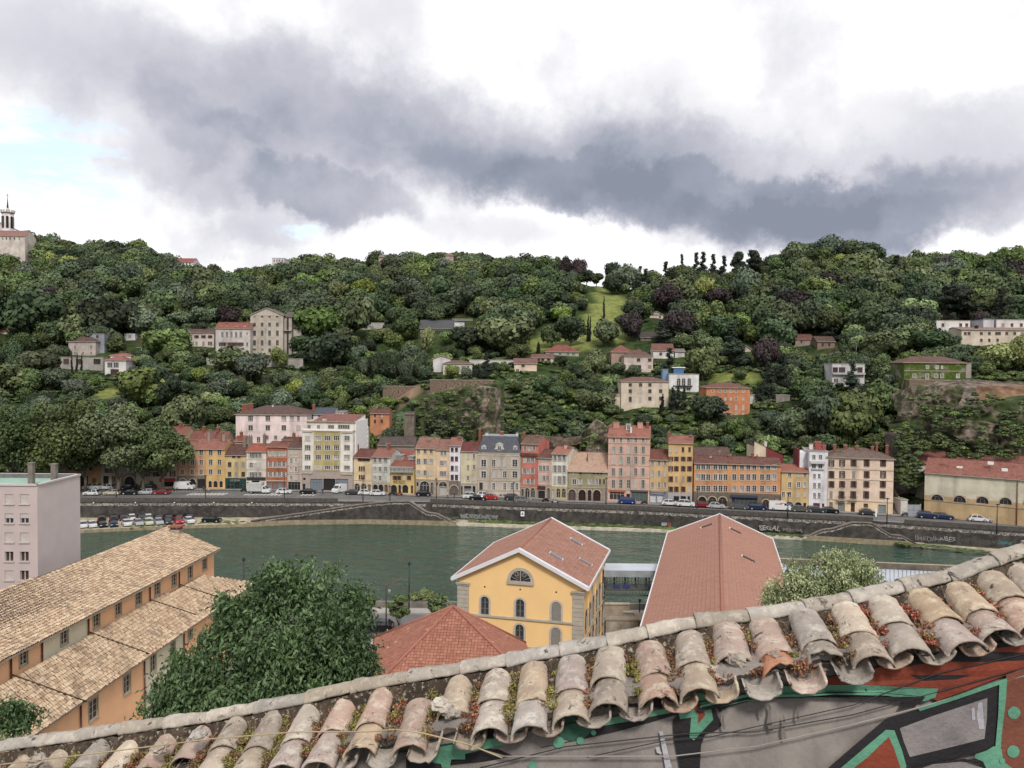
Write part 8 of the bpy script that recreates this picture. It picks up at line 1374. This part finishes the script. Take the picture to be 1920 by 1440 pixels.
for i, p in enumerate(CP):
    r, n = frame(i); w_ = np.linalg.norm(CP[min(i+1, len(CP)-1)]-CP[i]) if i < len(CP)-1 else .25; R_ = .115+rnd.uniform(-.006, .006); m = TM[rnd.choices((0, 1, 2), (4, 3, 3))[0]]
    base = p-n*(R_*.9); yaw = rnd.uniform(-.07, .07); pit = rnd.uniform(-.02, .03)
    if i != 12:
        o = half_pipe(.345+rnd.uniform(-.03, .05), R_*.86, R_*1.03, .014, TFRESH if 0 else m, i+1, .0, parent=cap); place(o, base+a_*.05+n*.02, *tiltax(r, a_, n, yaw, pit+.05))
    if i not in NOLOW:
        m2 = TFRESH if i in (21,) else TM[rnd.choices((0, 1, 2), (4, 3, 3))[0]]; o = half_pipe(.375+rnd.uniform(-.03, .03) - (.1 if i in (21, 22) else 0)+(.12 if i == 12 else 0), R_*.88, R_*1.05, .014, m2, i+40, BRK.get(i, 0.), parent=cap); place(o, base-a_*(.195 if i != 12 else .08)-n*.012, *tiltax(r, a_, n, yaw+rnd.uniform(-.03, .03)+(-.12 if i == 12 else 0), pit))
    if i < len(CP)-1:   # under channel between two columns
        q = (p+CP[i+1])/2-n*(R_*1.02)
        for k, off in enumerate((.02, .18 if i in (11, 12, 20, 21, 22, 5) else .12)):
            o = half_pipe(.36+(.05 if k else 0)+rnd.uniform(-.02, .02), R_*1.02, R_*.92, .014, TM[2] if k == 0 else TM[rnd.choice((0, 2, 2, 1))], i+80+k*40, .05 if i in (12, 20, 21, 22) else .012, up=False, parent=cap, name='channel_tile'); place(o, q-a_*off+n*(.03-.012*k), *tiltax(r, a_, n, rnd.uniform(-.04, .04), .0))
# mortar bed under the tiles and dark verge behind them
V = []; Q = []; nu, nv = 300, 30
cs = np.linspace(0, len(CP)-1.001, nu)
for s in cs:
    i = int(s); f = s-i; p = CP[i]*(1-f)+CP[i+1]*f; r, n = frame(i)
    for k in range(nv):
        t = -.14+.58*k/(nv-1); hgt = -.10-.3*max(0, t-.41)+.022*noise.noise(Vector((s*1.7, t*9, 1)))+.02*noise.noise(Vector((s*6, t*24, 4)))+(.075*max(0, 1-(t+.14)/.16)); V.append(p-a_*t+n*hgt-OC)
for i in range(nu-1):
    for k in range(nv-1): a = i*nv+k; Q.append((a, a+1, a+nv+1, a+nv))
o = link('mortar_bed', np_mesh('mortar_bed', V, Q, [MORT], None, True), cap); o.location = (0, 0, 0)
# rubble lumps of mortar where covers are broken away
for i, (x, y) in enumerate(((1382, 1236), (1405, 1255), (1345, 1262), (1452, 1232), (1475, 1262), (1530, 1215), (1540, 1255), (826, 1322), (845, 1335), (1500, 1262), (372, 1378), (300, 1402), (70, 1425))):
    P = PY(x, y, YR(x)-.32); V = []; k = 10
    me = bpy.data.meshes.new('mortar_lump'); import bmesh
    bm = bmesh.new(); bmesh.ops.create_icosphere(bm, subdivisions=3, radius=.055)
    for v in bm.verts: q = v.co.normalized(); v.co = v.co*(1+.5*noise.noise(q*2+Vector((i, 0, 0)))+.25*noise.noise(q*6+Vector((i, 0, 0)))); v.co.y *= 1.3; v.co.z *= .65
    bm.to_mesh(me); bm.free(); me.materials.append(TM[2]); o = link('mortar_lump', me, cap); o.location = tuple(P-OC)
# ridge tiles
RT = [(-60, 1398), (20, 1384), (85, 1375), (155, 1366), (240, 1352), (322, 1341), (402, 1330), (490, 1312), (585, 1293), (672, 1272), (777, 1253), (877, 1237), (962, 1222), (1061, 1202), (1149, 1185), (1225, 1168), (1316, 1150), (1415, 1139), (1518, 1121), (1604, 1105), (1700, 1083), (1785, 1064), (1872, 1033), (1935, 1012), (2000, 1000)]
for i in range(len(RT)-1):
    (x0, y0), (x1, y1) = RT[i], RT[i+1]; p0, p1 = PY(x0, y0, YR(x0)+.13), PY(x1, y1, YR(x1)+.13); d = p1-p0; L_ = np.linalg.norm(d); d /= L_
    ov = .05; up = np.array([0, -.12, 1.]); up -= d*(up@d); up /= np.linalg.norm(up); rr = np.cross(d, up)
    R_ = .066; o = half_pipe(L_+ov, R_*1.16, R_*.90, .018, RIDGEM, 200+i, .012, parent=cap, name='ridge_tile', rough=.006, span=1.0); st = p0-d*ov-up*(R_*1.0)+np.array([0, 0, rnd.uniform(-.004, .004)])
    M = Matrix(((rr[0], -d[0], up[0], st[0]-OC[0]), (rr[1], -d[1], up[1], st[1]-OC[1]), (rr[2], -d[2], up[2], st[2]-OC[2]), (0, 0, 0, 1))); o.matrix_local = M
mb = MB()
for i in range(len(RT)-1):   # mortar fillet in front of and below the ridge tiles
    (x0, y0), (x1, y1) = RT[i], RT[i+1]; p0, p1 = PY(x0, y0, YR(x0)+.13), PY(x1, y1, YR(x1)+.13); n_ = 8
    for k in range(n_):
        for l in range(3):
            def q(tt, l): p = p0+(p1-p0)*tt; return p+np.array([0, -.075-.04*l+.012*noise.noise(Vector((x0*.1+tt*9, l*3, 0))), -.075-.06*l+.014*noise.noise(Vector((x0*.1+tt*7, l*2, 5)))])-OC
            mb.face([q(k/n_, l), q(k/n_, l+1), q((k+1)/n_, l+1), q((k+1)/n_, l)], MORT)
mb.build('mortar_fillet', cap)
# wall face under the eave
YW = lambda x: YR(x)-.38
CONC = mat('painted_wall_grey', (.235, .21, .19), .92, .3, 1.2, .35, 30, rgb2=(.17, .15, .14), sc2=2.2, streaks=2.5)
ex = [c[0] for c in COL]; EY = [proj(CP[i]-a_*.38-frame(i)[1]*.14)[1] for i in range(len(CP))]; EXX = [proj(CP[i]-a_*.38-frame(i)[1]*.14)[0] for i in range(len(CP))]
xs = np.arange(-80, 2010, 40); V = []; Q = []
for x in xs:
    p = PY(x, float(np.interp(x, EXX, EY)), YW(x)); V += [(p[0], p[1], p[2]+.06), (p[0], p[1], p[2]-2.4)]
for i in range(len(xs)-1): Q.append((2*i, 2*i+1, 2*i+3, 2*i+2))
V = np.array(V); Vb = V+np.array([0, .28, 0]); n_ = len(V); V2 = np.concatenate([V, Vb]); Q2 = Q+[tuple(n_+k for k in q[::-1]) for q in Q]+[(2*i, 2*i+2, 2*i+2+n_, 2*i+n_) for i in range(len(xs)-1)]
o = link('wall_face', np_mesh('wall_face', V2-OC, Q2, [CONC]), cap)
def pt_mat(name, c, soft=0.): return mat(name, c, .75, .22, 3, .25, 35, rgb2=tuple(x*.7 for x in c), sc2=5, lo=.5, hi=.75)
GREEN = pt_mat('paint_green', lin('#6fb594', .62)); BLK = pt_mat('paint_black', (.02, .018, .02)); RED = pt_mat('paint_red', lin('#a5492f', .6)); LGR = pt_mat('paint_light_grey', lin('#a39a9a', .66)); GRD = pt_mat('paint_dark_green', lin('#3f7560', .5)); WHT = pt_mat('paint_white', lin('#c8c4cc', .7))
lev = [0]
def paint_poly(pts, m, z='px', name='graffiti'):
    lev[0] += 1; off = .0015*lev[0]+.001; P = [zz(z, *p) for p in pts]
    c = bpy.data.curves.new(name, 'CURVE'); c.dimensions = '2D'; c.fill_mode = 'BOTH'; sp = c.splines.new('POLY'); sp.points.add(len(P)-1)
    for q, (x, y) in zip(sp.points, P): q.co = (x/1000, -y/1000, 0, 1)
    sp.use_cyclic_u = True; t = bpy.data.objects.new(name, c); me = bpy.data.meshes.new_from_object(t); bpy.data.objects.remove(t)
    bm = bmesh.new(); bm.from_mesh(me); 
    for v in bm.verts: x, y = v.co.x*1000, -v.co.y*1000; q = PY(x, y, YW(x)-off)-OC; v.co = q
    bm.to_mesh(me); bm.free(); me.materials.clear(); me.materials.append(m); return link(name, me, cap)
def disc(x, y, r, m, z): return paint_poly([(x+r*math.cos(t), y+r*math.sin(t)) for t in np.linspace(0, 2*math.pi, 25)[:-1]], m, z)
paint_poly([(-50, 1440), (2000, 1440), (2000, 1441), (-50, 1441)], BLK)
paint_poly([(0, 960), (600, 830), (1000, 760), (1380, 740), (1380, 830), (1000, 900), (620, 990), (300, 1050), (0, 1110)], BLK, 'q')
paint_poly([(0, 1130), (620, 1005), (1000, 935), (1380, 860), (1370, 885), (1000, 990), (780, 1040), (450, 1110), (150, 1190), (0, 1215), (-400, 1255), (-400, 1200)], BLK, 'q')
paint_poly([(-160, 1125), (0, 1088), (600, 965), (1000, 888), (1385, 812), (1385, 860), (1000, 937), (620, 1007), (0, 1132), (-160, 1165)], GREEN, 'q')
paint_poly([(500, 880), (640, 850), (760, 850), (800, 980), (720, 1050), (640, 1070), (560, 1050), (510, 980)], GRD, 'q')
for c_ in ((545, 1080, 40), (695, 1067, 26), (787, 1012, 18), (365, 1240, 32)): disc(*c_, GREEN, 'q')
paint_poly([(1335, 925), (1375, 880), (1470, 800), (1590, 770), (1625, 840), (1675, 960), (1640, 990), (1560, 1020), (1530, 1100), (1520, 1300), (1390, 1300), (1345, 1060)], BLK, 'q')
paint_poly([(1365, 830), (1400, 780), (1480, 745), (1560, 730), (1590, 800), (1615, 920), (1540, 1000), (1480, 1065), (1450, 1040), (1462, 905), (1385, 918)], GREEN, 'q')
paint_poly([(1400, 800), (1440, 770), (1500, 755), (1530, 810), (1560, 890), (1510, 950), (1512, 880), (1480, 850), (1425, 858)], RED, 'q')
paint_poly([(1590, 770), (1700, 790), (1920, 760), (1920, 780), (1720, 830), (1660, 870)], BLK, 'q')
paint_poly([(1240, 1000), (1265, 1000), (1340, 1300), (1290, 1300)], WHT, 'q'); paint_poly([(1215, 1110), (1240, 1110), (1260, 1160), (1225, 1150)], WHT, 'q')
paint_poly([(1385, 840), (1480, 800), (1800, 770), (1960, 725), (1960, 790), (1620, 870), (1620, 905), (1530, 905), (1520, 960), (1470, 960), (1465, 935), (1400, 925)], GREEN, 'o')
paint_poly([(1240, 860), (1385, 835), (1395, 920), (1465, 940), (1470, 1000), (1240, 1000)], BLK, 'o')
# right part
paint_poly([(-160, 990), (250, 905), (560, 850), (900, 775), (1180, 720), (1783, 640), (1900, 640), (1900, 800), (1650, 850), (1230, 1010), (1100, 955), (640, 925), (250, 960)], RED, 'p')
paint_poly([(980, 740), (1260, 690), (1560, 640), (1900, 590), (1900, 730), (1620, 790), (1350, 870), (1150, 880), (1010, 830)], BLK, 'p'); disc(1385, 790, 50, RED, 'p'); disc(1230, 818, 24, RED, 'p')
for c_ in ((150, 1120, 60, 190), (90, 1060, 40, 120), (240, 1180, 45, 170), (330, 1090, 30, 110), (-150, 1130, 40, 140)): x_, y_, w_, h_ = c_; paint_poly([(x_+w_*.5*math.sin(k*.9)*(.6+.4*math.sin(k*2.3)), y_+h_*.5*math.cos(k*.9-.3)) for k in range(7)], mat('soot_stain', (.165, .147, .135), .9, .3, 6), 'p', 'stain')
paint_poly([(-300, 1040), (0, 965), (250, 912), (700, 905), (1230, 930), (1215, 985), (1150, 1012), (1050, 1000), (900, 975), (560, 968), (0, 1010), (-300, 1075)], GREEN, 'p')
paint_poly([(-330, 1060), (0, 985), (560, 950), (860, 955), (1150, 982), (1110, 1032), (985, 1062), (1010, 1015), (860, 1000), (450, 985), (0, 1003), (-300, 1080)], BLK, 'p')
paint_poly([(480, 1480), (640, 1340), (900, 1120), (1100, 1060), (1340, 1000), (1640, 895), (1625, 1100), (1600, 1320), (1400, 1360), (1230, 1410), (1060, 1480)], BLK, 'p')
paint_poly([(985, 1185), (1200, 1105), (1548, 990), (1545, 1120), (1530, 1252), (1300, 1310), (1050, 1370), (1010, 1270)], LGR, 'p')
paint_poly([(1490, 1020), (1515, 1015), (1530, 1190), (1495, 1190), (1480, 1100)], WHT, 'p'); paint_poly([(1445, 1055), (1465, 1050), (1470, 1130), (1450, 1135)], WHT, 'p')
paint_poly([(560, 1480), (700, 1360), (895, 1195), (950, 1198), (1000, 1330), (1028, 1430), (1000, 1480)], GREEN, 'p'); paint_poly([(640, 1480), (780, 1370), (915, 1240), (950, 1320), (990, 1440), (980, 1480)], RED, 'p')
paint_poly([(1670, 840), (1783, 800), (1900, 780), (1900, 1500), (1600, 1500), (1640, 1200), (1660, 1000)], pt_mat('paint_brown_red', lin('#9a5a44', .55)), 'p')
paint_poly([(1100, 1060), (1350, 975), (1560, 900), (1675, 862), (1668, 1000), (1640, 1230), (1625, 1480), (1560, 1480), (1600, 1300), (1618, 1100), (1625, 905), (1350, 1000), (1115, 1075)], GREEN, 'p')
paint_poly([(1590, 1300), (1540, 1330), (1470, 1352), (1465, 1375), (1520, 1400), (1560, 1480), (1760, 1480), (1650, 1400), (1640, 1320)], GREEN, 'p')
for c_ in ((1720, 1085, 40), (1715, 1335, 40), (1645, 1395, 18)): disc(*c_, GREEN, 'p')
paint_poly([(1050, 1470), (1200, 1415), (1380, 1400), (1520, 1440), (1560, 1480), (1050, 1480)], LGR, 'p'); paint_poly([(1060, 1445), (1230, 1400), (1400, 1380), (1500, 1400), (1480, 1415), (1380, 1400), (1200, 1415), (1060, 1462)], BLK, 'p')
# cables running across the wall
def cable(pts, r, m, label, dz=.1, z='px', thing='cable'):
    P = [zz(z, *p) for p in pts]; Q_ = []
    for (x0, y0), (x1, y1) in zip(P[:-1], P[1:]):
        for k in range(6): t = k/6; Q_.append(PY(x0+(x1-x0)*t, y0+(y1-y0)*t, YW(x0+(x1-x0)*t)-dz))
    Q_.append(PY(*P[-1], YW(P[-1][0])-dz)); mb = MB(); mb.tube(Q_, r, m, 6); mb.build(thing, None, label=label, cat='cable')
cable([(-20, 1436), (200, 1410), (400, 1385), (560, 1372), (690, 1372), (740, 1368)], .0045, mat('cream_cord', lin('#c9b087', .65)), 'cream cord lying over the left roof tiles', .22)
cable([(740, 1368), (790, 1374), (880, 1396), (942, 1421)], .0045, MATS['cream_cord'], 'short cream cord end hanging in front of the green paint', .2)
cable([(740, 1412), (930, 1380), (1290, 1320), (1430, 1297), (1550, 1270), (1780, 1225), (1940, 1195)], .004, BLACKM, 'black cable following the eave under the tiles', .03)
cable([(905, 1406), (945, 1418), (1060, 1418), (1260, 1418), (1420, 1399), (1600, 1358), (1740, 1322), (1935, 1262)], .0042, mat('grey_cable', lin('#b8b0a8', .6)), 'pale grey cable sagging across the graffiti', .05)
cable([(900, 1440), (1060, 1400), (1290, 1375), (1420, 1372), (1600, 1340), (1930, 1250)], .0035, BLACKM, 'thin black cable below the pale cable', .04); cable([(1100, 1420), (1250, 1388), (1330, 1382), (1600, 1322), (1760, 1262), (1940, 1222)], .003, BLACKM, 'thin dark wire crossing the red paint', .045); cable([(1610, 1266), (1627, 1300)], .003, BLACKM, 'short dark wire dropping from the eave', .03)
# plants between the tiles
def pmat(name, stops):
    m = bpy.data.materials.new(name); m.use_nodes = True; w = NT(m.node_tree); b = w.n['Principled BSDF']; w.put(b.inputs['Base Color'], w.ramp(w.new('ShaderNodeAttribute', attribute_name='lv').outputs['Fac'], stops)); b.inputs['Roughness'].default_value = .6; b.inputs['Specular IOR Level'].default_value = .3; return m
SED = {'r': pmat('sedum_red', [(0, (.10, .04, .03)), (.5, (.30, .075, .05)), (.8, (.42, .14, .08)), (1, (.40, .25, .14))]), 'y': pmat('sedum_yellow_green', [(0, (.09, .07, .025)), (.5, (.22, .19, .055)), (1, (.36, .32, .09))]), 'b': pmat('sedum_rust', [(0, (.07, .045, .03)), (.5, (.19, .095, .05)), (1, (.34, .20, .10))])}
DRY = pmat('dry_grass', [(0, (.14, .10, .07)), (1, (.36, .28, .19))]); rng = np.random.RandomState(12); acc = {'r': [], 'y': [], 'b': []}; dry = []
for i in range(len(CP)-1):
    r, n = frame(i); q = (CP[i]+CP[i+1])/2; x = (COL[i][0]+COL[i+1][0])/2
    main = 'r' if x > 1600 and rng.rand() < .75 else 'b' if rng.rand() < .6 else 'y'
    for s in range(rng.randint(26, 40)):
        t = rng.uniform(-.06, .46); kind = main if rng.rand() < .65 else rng.choice(['y', 'b', 'b', 'r'] if x < 1500 else ['r', 'y', 'b']); c = q-a_*t-n*rng.uniform(.06, .115)+r*rng.uniform(-.055, .055); k = rng.randint(60, 130); R_ = rng.uniform(.022, .05)
        d = rng.normal(size=(k, 3)); d /= np.linalg.norm(d, axis=1)[:, None]; P = c+d*R_*rng.uniform(.3, 1, (k, 1))*np.array([1, 1, .8]); acc[kind].append((P, d))
    for s in range(rng.randint(5, 12) if x > 450 else 3):
        c = q-a_*rng.uniform(-.12, .45)-n*.12+r*rng.uniform(-.06, .06)
        for b_ in range(rng.randint(3, 8)):
            hh = rng.uniform(.05, .16); dd = n*1.+rng.normal(size=3)*.45; dd /= np.linalg.norm(dd); dry.append((c, c+dd*hh*.6+rng.normal(size=3)*.01, c+dd*hh+rng.normal(size=3)*.03+np.array([0, 0, -.01])))
NAMES = {'r': 'red stonecrop growing in clumps between the foreground tiles', 'y': 'yellow green stonecrop tufts between the foreground tiles', 'b': 'rust brown stonecrop between the foreground tiles'}
for k, L in acc.items():
    P = np.concatenate([a for a, _ in L]); d = np.concatenate([b for _, b in L]); N = d+rng.normal(size=d.shape)*.6; N /= np.linalg.norm(N, axis=1)[:, None]; V, Q = leaf_quads(P, N, rng.uniform(.007, .013, len(P)), rng, 1.6, .4); link('stonecrop', np_mesh('stonecrop', V, Q, [SED[k]], {'lv': ('FACE', rng.uniform(0, 1, len(Q)))}), None, label=NAMES[k], cat='plant', kind='stuff')
V = []; Q = []
for a, b_, c in dry:
    s = np.cross(c-a, rng.normal(size=3)); s = s/np.linalg.norm(s)*.0013; k = len(V); V += [a-s, a+s, b_+s*.8, b_-s*.8, c]; Q += [(k, k+1, k+2, k+3), (k+3, k+2, k+4, k+4)]
me = bpy.data.meshes.new('dry_grass'); me.from_pydata([tuple(v) for v in V], [], [q if q[2] != q[3] else q[:3] for q in Q]); t = me.attributes.new('lv', 'FLOAT', 'FACE'); t.data.foreach_set('value', rng.uniform(0, 1, len(me.polygons)).astype(np.float32)); me.materials.append(DRY); link('dry_grass', me, None, label='dry straw coloured grass tufts between the foreground tiles', cat='plant', kind='stuff')
